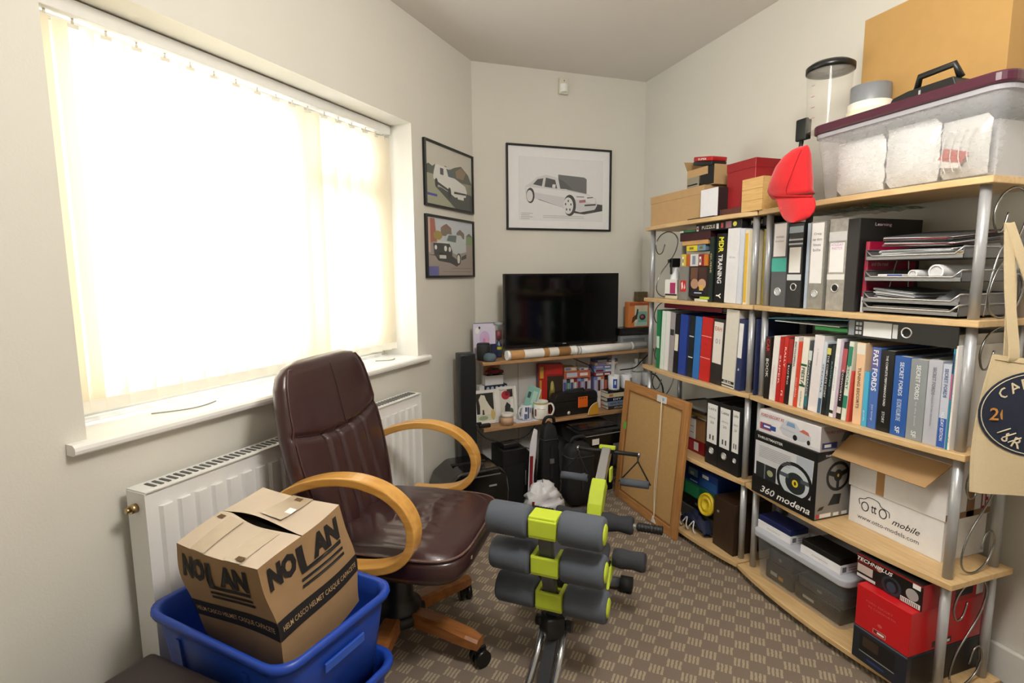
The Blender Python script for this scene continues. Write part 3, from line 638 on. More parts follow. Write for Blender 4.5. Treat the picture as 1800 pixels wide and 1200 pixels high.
for k, (ul, ur, hx, v, nm) in enumerate(row):
    o, T, h = carton('card_game', nm+' card game box standing on the film case'+(' at its end' if k == 1 else ''), 'box', place(XF+.004, zz, ul, ur, ul, v, False), .08, mat(hx, .4))
    if k in (0, 3): front(o, T, h, [(mat('#f1ead8', .4), R(.2, .1, .6, .8)), (mat('#2b211c', .4), R(.3, .3, .5, .6))])
    if k == 2: front(o, T, h, [(mat('#7d8aa0', .4), R(.3, .15, .7, .85))])
zr = zz+.068
for ul, ur, hx, nm in ((1205, 1223.5, '#e0cc30', 'yellow box lying on the card game boxes'), (1224, 1238, '#6f8fa5', 'grey blue box lying on the card game boxes')):
    o, T, h = carton('card_game', nm, 'box', at(XF+.004, yu(ur, XF, zr), yu(ul, XF, zr), zr, zr+.027), .09, mat(hx, .4)); front(o, T, h, [(mat('#7a6a20', .4), R(.3, .3, .7, .7))])
zr += .0275
o, T, h = carton('wooden_box', 'flat light wooden box lying under a maroon box', 'box', at(XF, yu(1244, XF, zr), yu(1199, XF, zr), zr, zr+.02), .12, wood('#b98a55', '#d0a56e')); zr += .0205
o, T, h = carton('game_box', 'dark maroon box lying on the flat wooden box', 'box', at(XF, yu(1248, XF, zr), yu(1195, XF, zr), zr, zr+.038), .15, mat('#3a1218', .4)); zr += .0385
o, T, h = carton('game_box', 'thin green and white box lying on the maroon box', 'box', at(XF, yu(1222, XF, zr), yu(1195, XF, zr), zr, zr+.010), .14, mat('#2f7a52', .4)); front(o, T, h, [(mat('#e8ece8', .4), R(0, .1, .25, .9))])
c6a = crop(1120, 360, 6)
book(pl(c6a, z2, 745, 784, 760, 340, lean=0), '#1c2a25', 'very dark green book beside the MDR training binder', .2, [('GUIDE', '#d8cf9a', .6, .3, .4, .01)])
book(pl(c6a, z2, 800, 903, 850, 310, lean=.03), '#121212', 'thick black binder lettered MDR TRAINING in yellow and white', .27, [('MDR', '#e8e23a', .84, .22, .52, .03), ('TRAINING', '#f4f4f2', .49, .42, .46, .02), ('Y', '#f4f4f2', .1, .08, .5, .03)], name='ring_binder', cat='binder')
lever(pl(c6a, z2, 907, 1036, 945, 258, lean=.03), '#e6e6ea', 'wide white binder with faint writing, beside the MDR training binder', .27, ring=None, name='ring_binder', cat='binder', labtexts=[('draft notes', '#a9a9b4', .62, .5, .01)], lab=(.55, .7, '#e9e9ed'))
lever(pl(c6a, z2, 1038, 1086, 1105, 250, lean=.03), '#d5dae6', 'narrow pale blue white binder', .27, ring=None, name='ring_binder', cat='binder')
lever(pl(c6a, z2, 1108, 1170, 1185, 258, lean=.0), '#e9dfc2', 'cream binder with a tall yellow spine label', .27, ring=None, name='ring_binder', cat='binder', lab=(.03, .95, '#e3b93c'))
lever(place(1.602, z2, 1337, 1343, 1342, 403), '#a08a2a', 'olive yellow folder seen between the two middle posts', .2, ring=None, name='document_folder', cat='folder')
zz = 1.418
for ul, ur, xf, lb_ in ((1223, 1303.5, XF, 'long black puzzle box under the top shelf with small pictures on its side'), (1312, 1352, 1.60, 'black puzzle box lying behind the two middle posts')):
    o, T, h = carton('puzzle_box', lb_, 'box', at(xf, yu(ur, xf, zz), yu(ul, xf, zz), zz, 1.4525), .2 if ul < 1300 else .15, mat('#151517', .35))
    front(o, T, h, [(mat('#c9c2c0', .4), R(.02, .12, .07, .75)), (mat('#b8302c', .4), R(.03, .3, .06, .6))]+([(mat('#e6e6e6', .4), R(.48, .15, .53, .8)), (mat('#c2444c', .4), R(.58, .2, .63, .8)), (mat('#9a6a78', .4), R(.68, .1, .80, .9)), (mat('#d9cf52', .4), ell(.87, .5, .04, .28))] if ul < 1300 else []))
    txt(o, 'PUZZLE', mat('#efe9d6', .5), (-.0003, T*(.70 if ul < 1300 else .52), h*.5), (0, -1, 0), ZD, T*(.3 if ul < 1300 else .5), h*.42, .01)
# ------------------------------------------------ letter tray with papers
tr = thing('letter_tray', 'four tier grey wire mesh letter tray beside the end post', 'letter tray', (1.562, .958, z2))
TW, TD = .27, .24; MESH = mat('#7d7e80', .4, metal=.4, var=.3, scale=900); RIM = mat('#c6c7c9', .25, metal=.8)
tz_ = [.006, .034, .098, .160]
for z in tz_:
    b = MB(); b.box(.0, TD, 0, TW, z, z+.0015); b.box(0, .0015, 0, TW*.999, z, z+.012); b.box(0, TD, TW-.0015, TW, z, z+.03); b.box(0, TD, 0, .0015, z, z+.03)
    t_ = b.obj('tray', MESH, tr)
    MB().tube([(0, 0, z+.03), (0, .02, z+.013), (0, TW-.02, z+.013), (0, TW, z+.03), (TD, TW, z+.032), (TD, 0, z+.032)], .003, 6, closed=True).obj('rim', RIM, t_)
for y in (.0, TW):
    MB().tube(catmull([(.10, y, .004), (.11, y, .08), (.13, y, .15), (.15, y, .19), (.18, y, .192), (.19, y, .1), (.2, y, .004)], 3), .0025, 6).obj('riser', RIM, tr)
TX, TY = 1.562, .958
def sheet(name, label, z, n, hx, x0, y0, w_, d_, rot, sp=.0012, cat='paper', lift=0, fold=0):
    o = thing(name, label, cat, (TX+x0, TY+y0, z), rz=0)
    rnd = random.Random(label)
    for i in range(n):
        a = math.radians(rot+rnd.uniform(-4, 4)); cx, cy = rnd.uniform(-.004, .004), rnd.uniform(-.004, .004)
        ux, uy = V((math.cos(a), math.sin(a), 0)), V((-math.sin(a), math.cos(a), 0))
        q = [V((cx, cy, i*sp))+ux*(s*d_/2)+uy*(t*w_/2)+V((0, 0, lift*max(0, s*.5+.5)+fold*(t*.5+.5))) for s, t in ((-1, -1), (1, -1), (1, 1), (-1, 1))]
        MB().prism(q, (0, 0, sp*.7)).obj('sheet', mat(hx[i % len(hx)], .5), o)
    return o
zb = z2+tz_[3]+.003
sheet('paper_stack', 'untidy heap of white and grey papers on the top letter tray', zb, 12, ['#f2f2f4', '#bfc3c8', '#f0f0f2', '#8f9499', '#dcdde2'], .116, .14, .2, .2, 3, .0022, lift=.016)
sheet('magazine_stack', 'pile of dark and red magazines on the paper heap', zb+.030, 11, ['#2a2b2e', '#7d7f83', '#a02028', '#d9dadd', '#46484c', '#1b1c1e'], .116, .135, .19, .2, -2, .0026, lift=.02, fold=.008, cat='magazines')
o = MB().prism([(0, 0, 0), (.08, .005, 0), (.09, .03, .0), (.01, .03, 0)], (0, 0, .012)).obj('envelope', mat('#d5b877', .7), loc=(TX+.004, TY+.003, zb+.0)); tag(o, 'small buff padded envelope at the edge of the top letter tray', 'envelope')
zb = z2+tz_[2]+.003
for (y, r, lb_, L_) in ((.13, .013, 'thin rolled white paper lying in the third letter tray tier', .18), (.068, .02, 'fat rolled white paper lying in the third letter tray tier', .2)):
    o = thing('paper_roll', lb_, 'paper roll', (TX+.006, TY+y, zb+r+.004)); b = MB(); b.cyl((0, 0, 0), (L_, 0, 0), r, n=24, cap=False); b.cyl((0.001, 0, 0), (L_, 0, 0), r*.8, n=20, cap=False)
    b.lathe([(r, 0), (r*.8, 0)], 24, (0, 0, 0), NX, caps=False); b.obj('sheet', mat('#f0f0f0', .6), o); MB().cyl((.004, 0, 0), (.006, 0, 0), r*.8, n=20).obj('inner_turn', mat('#cfcfd2', .7), o)
o, T, h = carton('pen_box', 'slim white and blue pen box lying in the third letter tray tier', 'box', at(TX+.008, TY+.16, TY+.235, zb+.003, zb+.018), .04, WHT); front(o, T, h, [(mat('#22409a', .4), R(.4, .05, 1, .95))])
sheet('paper_stack', 'few pale sheets lying under the paper rolls', zb+.0002, 1, ['#b9bcc2'], .125, .12, .2, .2, 0, .0012)
zb = z2+tz_[1]+.003
sheet('paper_stack', 'white and grey papers stuffed in the second letter tray tier', zb, 10, ['#e9e9e9', '#9fa2a6', '#2b2c2f', '#dfe1e4', '#6f7276'], .118, .19, .12, .2, 2, .003, fold=.012)
o = thing('plastic_bag', 'crumpled clear plastic bag with black cable in the letter tray', 'bag', (TX+.1, TY+.065, zb)); rnd = random.Random(3)
b = MB(); b.grid(lambda a, c: ((a-.5)*.17, (c-.5)*.1, .001+.035*math.sin(math.pi*a)*math.sin(math.pi*c)*(.6+.6*rnd.random())), 10, 8); b.obj('film', clear('#cfd4da', .45, .1), o)
MB().tube(catmull([(-.06, -.02, .008), (0, .02, .012), (.05, -.02, .01), (.02, -.03, .008), (-.05, .025, .01), (.05, .03, .008)], 5), .004, 6).obj('cable', BLACK, o)
zb = z2+tz_[0]+.003
sheet('paper_stack', 'brown and white papers in the lowest letter tray tier', zb, 6, ['#7d746a', '#e2e0dc', '#4a443f', '#cfccc6'], .118, .135, .22, .2, 1, .0026)
# ------------------------------------------------ top of the left unit
z1 = ZS[4]
o, T, h = carton('cardboard_box', 'plain shallow cardboard box at the wall end of the bookcase top', 'box', at(1.57, 2.01, 2.425, z1, z1+.148), .2, CARD)
MB().box(-.002, .202, -.002, T+.002, h-.035, h+.001).obj('lid', CARD, o, bevel=.001, seg=1)
o, T, h = carton('white_box', 'plain white card box with black sides on a black flap', 'box', at(1.55, 1.895, 2.005, z1+.0045, z1+.122), .13, mat('#2a1d20', .5)); MB().box(-.0012, -.0002, 0, T, 0, h).obj('front_panel', mat('#e9e8ee', .5), o)
o = MB().box(0, .16, 0, .17, 0, .004).obj('black_flap', mat('#191612', .6), loc=(1.531, 1.9, z1+.0003)); tag(o, 'thin black card sheet under the white box', 'card')
o = thing('opened_carton', 'small opened brown carton with black packing, on the shallow cardboard box', 'box', (1.6, 1.985, z1+.1502))
W_, H_ = .19, .085
MB().box(0, .1, W_-.003, W_, 0, H_).box(0, .1, 0, .003, 0, H_).box(.097, .1, .003, W_-.003, 0, H_).box(0, .1, .003, W_-.003, 0, .003).box(0, .003, W_*.25, W_-.003, H_*.6, H_).box(0, .003, W_*.55, W_-.003, .003, H_*.6, 1).obj('body', [CARD, mat('#8d8878', .6)], o)
MB().box(.004, .09, .006, W_*.52, .004, H_*.98).obj('packing', mat('#0f0f10', .4), o)
MB().prism([(0, W_, H_), (.1, W_, H_), (.1, W_+.025, H_+.05), (0, W_+.025, H_+.045)], (0, .002, 0)).obj('flap', CARD2, o)
MB().box(0, .04, W_*.6, W_*.98, .015, .02).obj('tape', mat('#3a2f25', .5), o)
o = thing('red_case', 'small red and black case lying in the opened carton', 'case', (1.602, 1.99, z1+.2365), rot=(math.radians(9), 0, 0)); MB().rbox(0, .08, .02, .15, -.006, .012, .003).obj('base', BLACK, o); MB().rbox(-.001, .08, .02, .15, .0125, .032, .004).obj('lid', RED, o); txt(o, 'SUPER', WHT, (-.0015, .085, .021), (0, -1, 0), ZD, .06, .008, .02)
o = MB().box(0, .1, 0, .06, 0, .1).obj('white_card', mat('#d9d6cc', .6), loc=(1.63, 1.915, z1+.125)); tag(o, 'pale grey card box behind the white box', 'box')
o.location = (1.705, 1.93, z1+.0003); o.scale = (1, 1, 1)
o.data.transform(Matrix.Diagonal((1, 1, 2.05, 1)))
o, T, h = carton('red_box', 'tall dark red box with a lid on the bookcase top', 'box', at(1.6, 1.745, 1.905, z1+.028, z1+.213), .12, mat('#9a1c22', .4)); MB().box(-.002, .122, -.002, T+.002, h-.035, h+.001).obj('lid', mat('#941a20', .4), o, bevel=.001, seg=1)
o, T, h = carton('patterned_box', 'flat brown red patterned box under the tall red box', 'box', at(1.565, 1.775, 1.893, z1, z1+.0275), .16, mat('#5d3327', .4, var=.5, scale=120)); MB().box(-.002, .0, T, T+.01, 0, h).obj('clasp', mat('#a8a8a6', .3, metal=.8), o)
o, T, h = carton('wooden_box', 'small pale wooden box on the bookcase top', 'box', at(1.552, 1.648, 1.755, z1, z1+.125), .012, wood('#d2a766', '#e2bd80', 'y')); bpy.data.objects.remove(o.children[0])
PW = wood('#cfa463', '#e0ba7c', 'y')
for k in range(3): MB().box(0, .006, 0, T, h*k/3+.0004, h*(k+1)/3-.0004).obj('plank', PW, o)
MB().box(.006, .13, 0, .006, 0, h).box(.006, .13, T-.006, T, 0, h).box(.124, .13, .006, T-.006, 0, h).box(.006, .124, .006, T-.006, 0, .006).obj('sides', PW, o); MB().box(.006, .124, .006, T-.006, h-.008, h-.001).obj('top_panel', PW, o)
o.location.x = 1.44+.108; 
t = thing('spray_can', 'blue and white can behind the red cap', 'can', (1.775, 1.74, z1+.0005)); MB().lathe([(.001, 0), (.036, 0), (.036, .15), (.034, .155), (.001, .155)], 24).obj('body', mat('#e6e6ea', .35), t); MB().lathe([(.001, .1552), (.037, .1552), (.037, .205), (.034, .21), (.001, .21)], 24).obj('cap', mat('#1e3a7d', .35), t); MB().box(-.0365, -.034, -.012, .012, .06, .13).obj('can_label', mat('#c3505a', .4), t)
# ------------------------------------------------ storage tub and what stands on it
ty0, ty1, tx0, tx1, tzt = .885, 1.42, 1.535, 1.86, 1.682
tub = thing('storage_tub', 'large clear plastic storage tub with a maroon lid on the bookcase top', 'storage tub', (tx0, ty0, z1))
TLn, TDp, TH_ = ty1-ty0, tx1-tx0, tzt-z1
CLR = clear('#e9ebef', .30, .12)
def tubwall(b, L, D, H_, r=.03, tp=.022, n=5):
    def ring(z, ins):
        pts = []
        for cx, cy, a0 in ((ins+r, ins+r, 180), (D-ins-r, ins+r, 270), (D-ins-r, L-ins-r, 0), (ins+r, L-ins-r, 90)):
            for k in range(n+1): a = math.radians(a0+90*k/n); pts.append((cx+r*math.cos(a), cy+r*math.sin(a), z))
        return pts
    A, Z = ring(.003, tp), ring(H_, 0); N = len(A); k = len(b.v); b.v += [V(p) for p in A+Z]
    for i in range(N): j = (i+1) % N; b.f.append([k+i, k+j, k+N+j, k+N+i]); b.m.append(0); b.sm.append(True)
    b.f.append([k+i for i in range(N)]); b.m.append(0); b.sm.append(False)
    return b
tubwall(MB(), TLn, TDp, TH_).obj('body', CLR, tub)
def lid(b, L, D, z0, z1_, o=.012, r=.04, n=6):
    pts = []
    for cx, cy, a0 in ((r-o, r-o, 180), (D+o-r, r-o, 270), (D+o-r, L+o-r, 0), (r-o, L+o-r, 90)):
        for k in range(n+1): a = math.radians(a0+90*k/n); pts.append((cx+r*math.cos(a), cy+r*math.sin(a), z0))
    b.prism(pts, (0, 0, z1_-z0)); return b
lid(MB(), TLn, TDp, TH_+.0005, TH_+.03).obj('lid', mat('#4a1c2e', .3), tub, bevel=.006)
lid(MB(), TLn, TDp, TH_-.012, TH_-.0005, .006).obj('rim', clear('#cfcdd6', .5, .15), tub)
zl = z1+TH_+.03
SHINE = mat('#efefed', .22, var=.06, scale=14)
FILM = clear('#eef0f4', .42, .08)
def puff(name, label, cat, loc, sx, sy, sz, M, seed, print_=None, tilt=0):
    """a crumpled packet"""
    o = thing(name, label, cat, loc, rot=(0, tilt, 0)); rnd = random.Random(seed); N = 9
    no = [[rnd.uniform(-1, 1) for _ in range(N+1)] for _ in range(N+1)]
    for s in (-1, 1):
        MB().grid(lambda a, c: (s*sx*(max(0, math.sin(math.pi*a)*math.sin(math.pi*c))**.5)*(1+.12*no[int(a*N)][int(c*N)])/2, (a-.5)*sy+.003*no[int(c*N)][int(a*N)], c*sz+.003*no[int(a*N)][int(c*N)]*math.sin(math.pi*c)), N, N).obj('wrapper', M, o)
    if print_: print_(o)
    return o
puff('crisp_packet', 'silvery white crumpled packet lying in the storage tub near the red cap', 'packet', (tx0+.06, ty1-.125, z1+.012), .05, .16, .165, SHINE, 1)
puff('crisp_packet', 'pale crumpled packet in the middle of the storage tub', 'packet', (tx0+.06, ty1-.285, z1+.012), .05, .15, .17, SHINE, 2)
puff('crisp_packet', 'silver packet with a red and black printed label in the storage tub', 'packet', (tx0+.06, ty1-.42, z1+.012), .04, .115, .15, mat('#dcdad6', .22, var=.08, scale=14), 4,
     lambda o: (art(o, 'packet_print', (-.03, .045, .02), V((0, -1, 0)), ZD, .075, .06, [(mat('#b8574a', .4), [(0, .5), (.8, .2), (1, .6), (.2, .95)]), (mat('#efe6de', .4), [(.1, .15), (.7, 0), (.75, .2), (.15, .4)])]),))
puff('crisp_packet', 'grey white packet upright behind the others in the storage tub', 'packet', (tx0+.16, ty1-.2, z1+.006), .06, .26, .18, mat('#ececef', .3), 6)
o = MB().box(0, .13, 0, .13, 0, .15).obj('white_carton', mat('#e6e6e8', .5), loc=(tx0+.1, ty1-.33, z1+.006), bevel=.002); o.location = (tx0+.12, ty1-.46, z1+.006); tag(o, 'plain white carton at the back of the storage tub', 'box')
b = MB()
cr_ = thing('coiled_wire', 'loose white curved wires behind the front wall of the storage tub', 'wire', (tx0+.026, ty1-.38, z1+.01))
for k in range(5): MB().tube(catmull([(0, -.02*k, .0+.01), (-.001, -.02*k+.012, .05), (0, -.02*k+.008, .1), (0, -.02*k-.006, .13)], 4), .0012, 5).obj('strand', mat('#f2efe9', .3), cr_)
t = thing('blender_jar', 'clear plastic blender jar with a black lid on the storage tub', 'jar', (1.63, yu(1453, 1.63, zl), zl))
MB().lathe([(.062, .0), (.066, .1), (.07, .2)], 28, caps=False).obj('jar', clear('#dcd8cc', .22, .06), t)
MB().lathe([(.001, .003), (.061, .003)], 28, caps=False).obj('jar_base', clear('#dcd8cc', .4, .06), t)
MB().lathe([(.069, .195), (.074, .195), (.074, .212), (.06, .222), (.058, .206), (.03, .204), (.001, .204)], 28, caps=False).obj('lid', mat('#171717', .3), t); MB().box(-.012, .012, -.006, .006, .215, .235).obj('lid_tab', mat('#171717', .3), t)
for k in range(4): MB().box(-.0690, -.0665, -.008+.002*k, .008, .04+.035*k, .042+.035*k).obj('measure_mark', mat('#b48a9a', .5), t)
ym = yu(1527, 1.65, zl); zc_ = zl
for hx, r, hh, lb_ in (('#3f7fa6', .066, .012, 'blue roll of tape at the bottom of the tape stack'), ('#e6dfc4', .064, .02, 'cream roll of tape above the blue one in the tape stack'), ('#ece8da', .061, .022, 'white roll of masking tape in the middle of the tape stack'), ('#7c8084', .056, .052, 'thick grey roll of duct tape on top of the tape stack')):
    o = thing('tape_roll', lb_, 'tape', (1.65, ym, zc_+.0003)); MB().lathe([(r, 0), (r, hh), (r*.62, hh), (r*.62, 0), (r, 0)], 32, caps=False).obj('tape', mat(hx, .4), o); MB().lathe([(r*.61, 0.0005), (r*.61, hh-.0005), (r*.56, hh-.0005), (r*.56, .0005), (r*.61, .0005)], 32, caps=False).obj('core', mat('#b59a70', .7), o); zc_ += hh+.0004
t = thing('carry_handle', 'black plastic carry handle frame lying on the maroon lid', 'handle', (1.56, yu(1682, 1.56, zl), zl+.0005)); W_ = yu(1560, 1.56, zl)-t.location.y
MB().prism([(0, 0, 0), (0, W_, 0), (0, W_*.93, .02), (0, W_*.7, .028), (0, W_*.06, .03)], (.14, 0, 0)).obj('case', mat('#161616', .4), t, bevel=.003)
MB().tube([(.03, W_*.68, .028), (.02, W_*.6, .062), (.02, W_*.12, .066), (.03, W_*.06, .03)], .009, 8).obj('grip', mat('#161616', .4), t)
MB().box(-.001, .0, W_*.5, W_*.53, .008, .02).obj('latch', mat('#a8a8a8', .3), t)
o, T, h = carton('cardboard_box', 'huge plain cardboard box on top of the maroon lidded tub', 'box', at(1.70, .985, 1.40, zl, 2.055), .18, mat('#b08a50', .8, var=.05, scale=30, bump=.06))
MB().box(.08, .1, -.001, T+.001, h-.0005, h+.0006).obj('tape', mat('#8d6a3c', .3), o)
# red cap and brush hanging at the tub corner
br = thing('clothes_brush', 'black clothes brush standing behind the red cap', 'brush', (1.60, 1.535, z1+.0005), rot=(0, 0, 0))
MB().tube([(0, .004, 0), (0, .003, .1), (0, 0, .2), (0, -.003, .225)], [.009, .008, .007, .008], 10).obj('handle', mat('#121212', .4), br); MB().rbox(-.008, .008, -.026, .02, .225, .30, .005).obj('head', mat('#161a18', .5), br); MB().box(.008, .02, -.022, .016, .23, .295).obj('bristles', mat('#0d0d0d', .9), br)
cap = thing('baseball_cap', 'red cloth baseball cap hanging peak down at the corner of the clear tub', 'cap', (1.485, 1.485, 1.50))
CAPM = mat('#cf141c', .85, var=.12, scale=12, bump=.25, bscale=300, sheen=.3)
CP0 = V(cap.location)
def capring(v, uL, uR, dx, xc, n=28, p=2.3, fold=0):
    A, Bq = onX(uL, v, xc), onX(uR, v, xc); ym, hw, z = (A.y+Bq.y)/2, (A.y-Bq.y)/2, (A.z+Bq.z)/2; out = []
    for k in range(n):
        t = 2*math.pi*k/n; c, s_ = math.cos(t), math.sin(t)
        r = 1+fold*math.sin(5*t+v*.2)
        out.append(V((xc+dx*math.copysign(abs(c)**(2/p), c)*r, ym+hw*math.copysign(abs(s_)**(2/p), s_)*r, z+.006*fold*20*math.sin(3*t)))-CP0)
    return out
from_levels = [(257, 1407, 1419, .008), (263, 1394, 1420, .022), (274, 1381, 1421, .034), (290, 1370, 1421, .042), (306, 1363, 1422, .045), (320, 1358, 1423, .046), (331, 1355, 1424, .044), (338, 1357, 1425, .038), (345, 1362, 1427, .040)]
def loft0(rings, b):
    n = len(rings[0]); k = len(b.v)
    for r in rings: b.v += [V(p) for p in r]
    for i in range(len(rings)-1):
        for j in range(n): q = (j+1) % n; b.f.append([k+i*n+j, k+i*n+q, k+(i+1)*n+q, k+(i+1)*n+j]); b.m.append(0); b.sm.append(True)
    b.f.append([k+j for j in range(n)]); b.m.append(0); b.sm.append(True); b.f.append([k+(len(rings)-1)*n+j for j in range(n)]); b.m.append(0); b.sm.append(True); return b
crn = loft0([capring(v, a_, c_, d_, 1.478, fold=.012) for v, a_, c_, d_ in from_levels], MB()).obj('crown', CAPM, cap)
for q_ in (.45,):
    MB().tube([onX(a_+(c_-a_)*(q_+.12*math.sin(v*.03)), v, 1.478-d_*.985)-CP0 for v, a_, c_, d_ in from_levels[1:]], .0012, 5).obj('seam', mat('#a80f16', .8), crn)
PK = [(346, 1362, 1429), (353, 1365, 1432), (362, 1368, 1433), (372, 1371, 1430), (381, 1375, 1423), (387, 1380, 1413), (391, 1386, 1401)]
def pk(a, c):
    f = c*(len(PK)-1); i = min(int(f), len(PK)-2); t = f-i; v, uL, uR = [PK[i][q]+(PK[i+1][q]-PK[i][q])*t for q in range(3)]
    x = 1.478-.038-.016*c-.016*math.sin(math.pi*a); return onX(uL+(uR-uL)*a, v, x)-CP0
MB().grid(pk, 14, 12).obj('peak', CAPM, cap); MB().grid(lambda a, c: pk(a, c)+V((.003, 0, 0)), 14, 12).obj('peak_lining', mat('#a81016', .9), cap)
MB().tube([pk(k/20, 0)+V((-.002, 0, .002)) for k in range(21)], .0035, 6).obj('sweatband', mat('#b81018', .9), cap)
# ------------------------------------------------ fourth shelf, left unit
z4 = ZS[1]; c4 = crop(1180, 680, 3.75)
for k, (bl, br_, tl, vt, lb_) in enumerate(((220, 300, 245, 78, 'black lever arch file beside the small boxes, first of three alike'), (302, 382, 322, 104, 'middle one of the three black lever arch files with white labels'), (385, 465, 412, 126, 'third of the three black lever arch files, against the post'))):
    o = lever(pl(c4, z4, bl, br_, tl, vt, lean=0), '#111113', lb_, lab=(.34, .94, '#ebebea'), ring='#e6e8ea', hole='#c9ccd0', ringz=.22, papers=.9, labtexts=[('Leitz', '#4a4a4c', .87, .6, .012), ('docs', '#8a8a8c', .74, .5, .008), ('20', '#6a6a6c', .66, .3, .01), ('II', '#2a2a2c', .43, .35, .022)])
o, T, h = carton('small_box', 'small dark red box with a white end, low on the bookcase behind the corkboard', 'box', at(1.6, 1.985, 2.12, z4, z4+.062), .1, mat('#8f141e', .4)); front(o, T, h, [(mat('#e6e2de', .5), R(.45, .2, .7, .85)), (mat('#b03a40', .4), R(.1, .1, .4, .9))])
o, T, h = carton('small_box', 'small brown cardboard box standing on the dark red box', 'box', at(1.6, 1.982, 2.05, z4+.0625, z4+.165), .08, mat('#9a7048', .7))
o, T, h = carton('small_box', 'small white box beside the brown cardboard one', 'box', at(1.6, 2.055, 2.10, z4+.0625, z4+.16), .08, mat('#dcdad4', .6)); front(o, T, h, [(mat('#8f8b84', .5), R(.2, .3, .8, .34)), (mat('#8f8b84', .5), R(.2, .6, .8, .64))])
o, T, h = carton('paper_pad', 'yellow green pad lying on the small boxes', 'pad', at(1.6, 1.975, 2.2, z4+.1755, z4+.205), .16, mat('#b9b070', .6))
for q in (1.605, ): o = MB().rbox(0, .12, 0, .07, 0, .0085, .002).obj('card_pack', mat('#ebe9ec', .5), loc=(q, 1.978, z4+.1662)); tag(o, 'white card packet under the yellow green pad', 'packet')
o = thing('picture_frame', 'dark framed glass picture lying flat behind the three black files', 'picture frame', (1.57, 1.955, z4+.2055))
FW, FH = .2, .25
b = MB(); b.box(0, .012, 0, FH, 0, .012).box(FW-.012, FW, 0, FH, 0, .012).box(.012, FW-.012, 0, .012, 0, .012).box(.012, FW-.012, FH-.012, FH, 0, .012); b.obj('frame', mat('#2c2119', .5), o); MB().box(.012, FW-.012, .012, FH-.012, .002, .008).obj('glass', mat('#9a9d98', .08, var=.1), o)
# ------------------------------------------------ bottom shelf, left unit
z5 = ZS[0]
o, T, h = carton('wooden_box', 'dark brown wooden box standing on the bottom shelf by the post', 'box', (lambda q: (V((1.555, 1.7235, z5+.0003)), yu(1252, 1.555, z5)-1.7235, .225, 0, 0))(0), .2, wood('#2a1c12', '#3a2819', 'z', .35)); MB().box(-.003, 0, T*.72, T*.80, h*.70, h*.74).obj('catch', mat('#d8d4c8', .3, metal=.8), o)
gy0 = 1.905
o, T, h = carton('equipment_tray', 'low grey plastic tray on the bottom shelf under the black case', 'tray', at(1.6, gy0, 2.2, z5, z5+.07), .2, mat('#4a4a46', .5))
o, T, h = carton('black_case', 'low black case between the grey tray and green box', 'case', at(1.605, gy0, 2.2, z5+.0705, z5+.125), .2, mat('#17181a', .4)); MB().box(-.004, 0, T*.3, T*.45, h*.4, h*.6).obj('clasp', mat('#8d9094', .3, metal=.7), o)
o, T, h = carton('toy_box', 'green toy box on the bottom shelf stack', 'box', at(1.6, gy0-.03, 2.17, z5+.1255, z5+.195), .2, mat('#1f6a44', .45)); front(o, T, h, [(mat('#2f8a5a', .4), R(.2, .1, .55, .9))])
o, T, h = carton('toy_box', 'blue toy box with pictures, topmost of the bottom shelf stack', 'box', at(1.6, gy0-.02, 2.16, z5+.1955, z5+.275), .2, mat('#1c3a80', .4)); front(o, T, h, [(mat('#6f94b8', .4), R(.25, .45, .5, .9)), (mat('#c9d8d2', .4), R(.3, .5, .4, .7)), (mat('#2a5aa0', .4), R(.55, .1, .98, .6)), (mat('#d7dde4', .4), R(.62, .65, .78, .85)), (mat('#9fb6d2', .4), R(.3, .12, .5, .2))])
o = thing('yellow_disc', 'yellow ridged plastic disc leaning on the bottom shelf stack', 'disc', (1.585, 1.945, z5+.1), rot=(0, math.radians(-80), 0)); MB().lathe([(.001, .004), (.018, .004), (.02, .010), (.03, .010), (.032, .006), (.04, .006), (.043, .012), (.049, .012), (.052, .004), (.052, -.002), (.001, -.002)], 32).obj('rim', mat('#dcbf2a', .35), o)
o.location = (1.583, 1.93, z5+.142)
o = thing('navy_bag', 'crumpled navy bag with white trim on the bottom shelf', 'bag', (1.56, 1.985, z5+.001)); rnd = random.Random(11); nn = [[rnd.uniform(.6, 1.2) for _ in range(13)] for _ in range(13)]
MB().grid(lambda a, c: (-.03+.068*(1-math.sin(math.pi*c)*.75)-.02*nn[int(c*12)][int(a*12)]*.5, (a-.5)*.19, .078*math.sin(math.pi*c*.5)*math.sin(math.pi*min(1, max(0, a*.94+.03)))**.5*nn[int(a*12)][int(c*12)]), 12, 12).obj('cloth', mat('#141d3c', .7, bump=.3), o)
for k in range(3): MB().tube(catmull([(-.040, -.06+.05*k, .012), (-.045, -.05+.05*k, .03), (-.03, -.035+.05*k, .06), (-.045, -.02+.05*k, .03)], 4), .003, 5).obj('trim', mat('#d6d9de', .5), o)
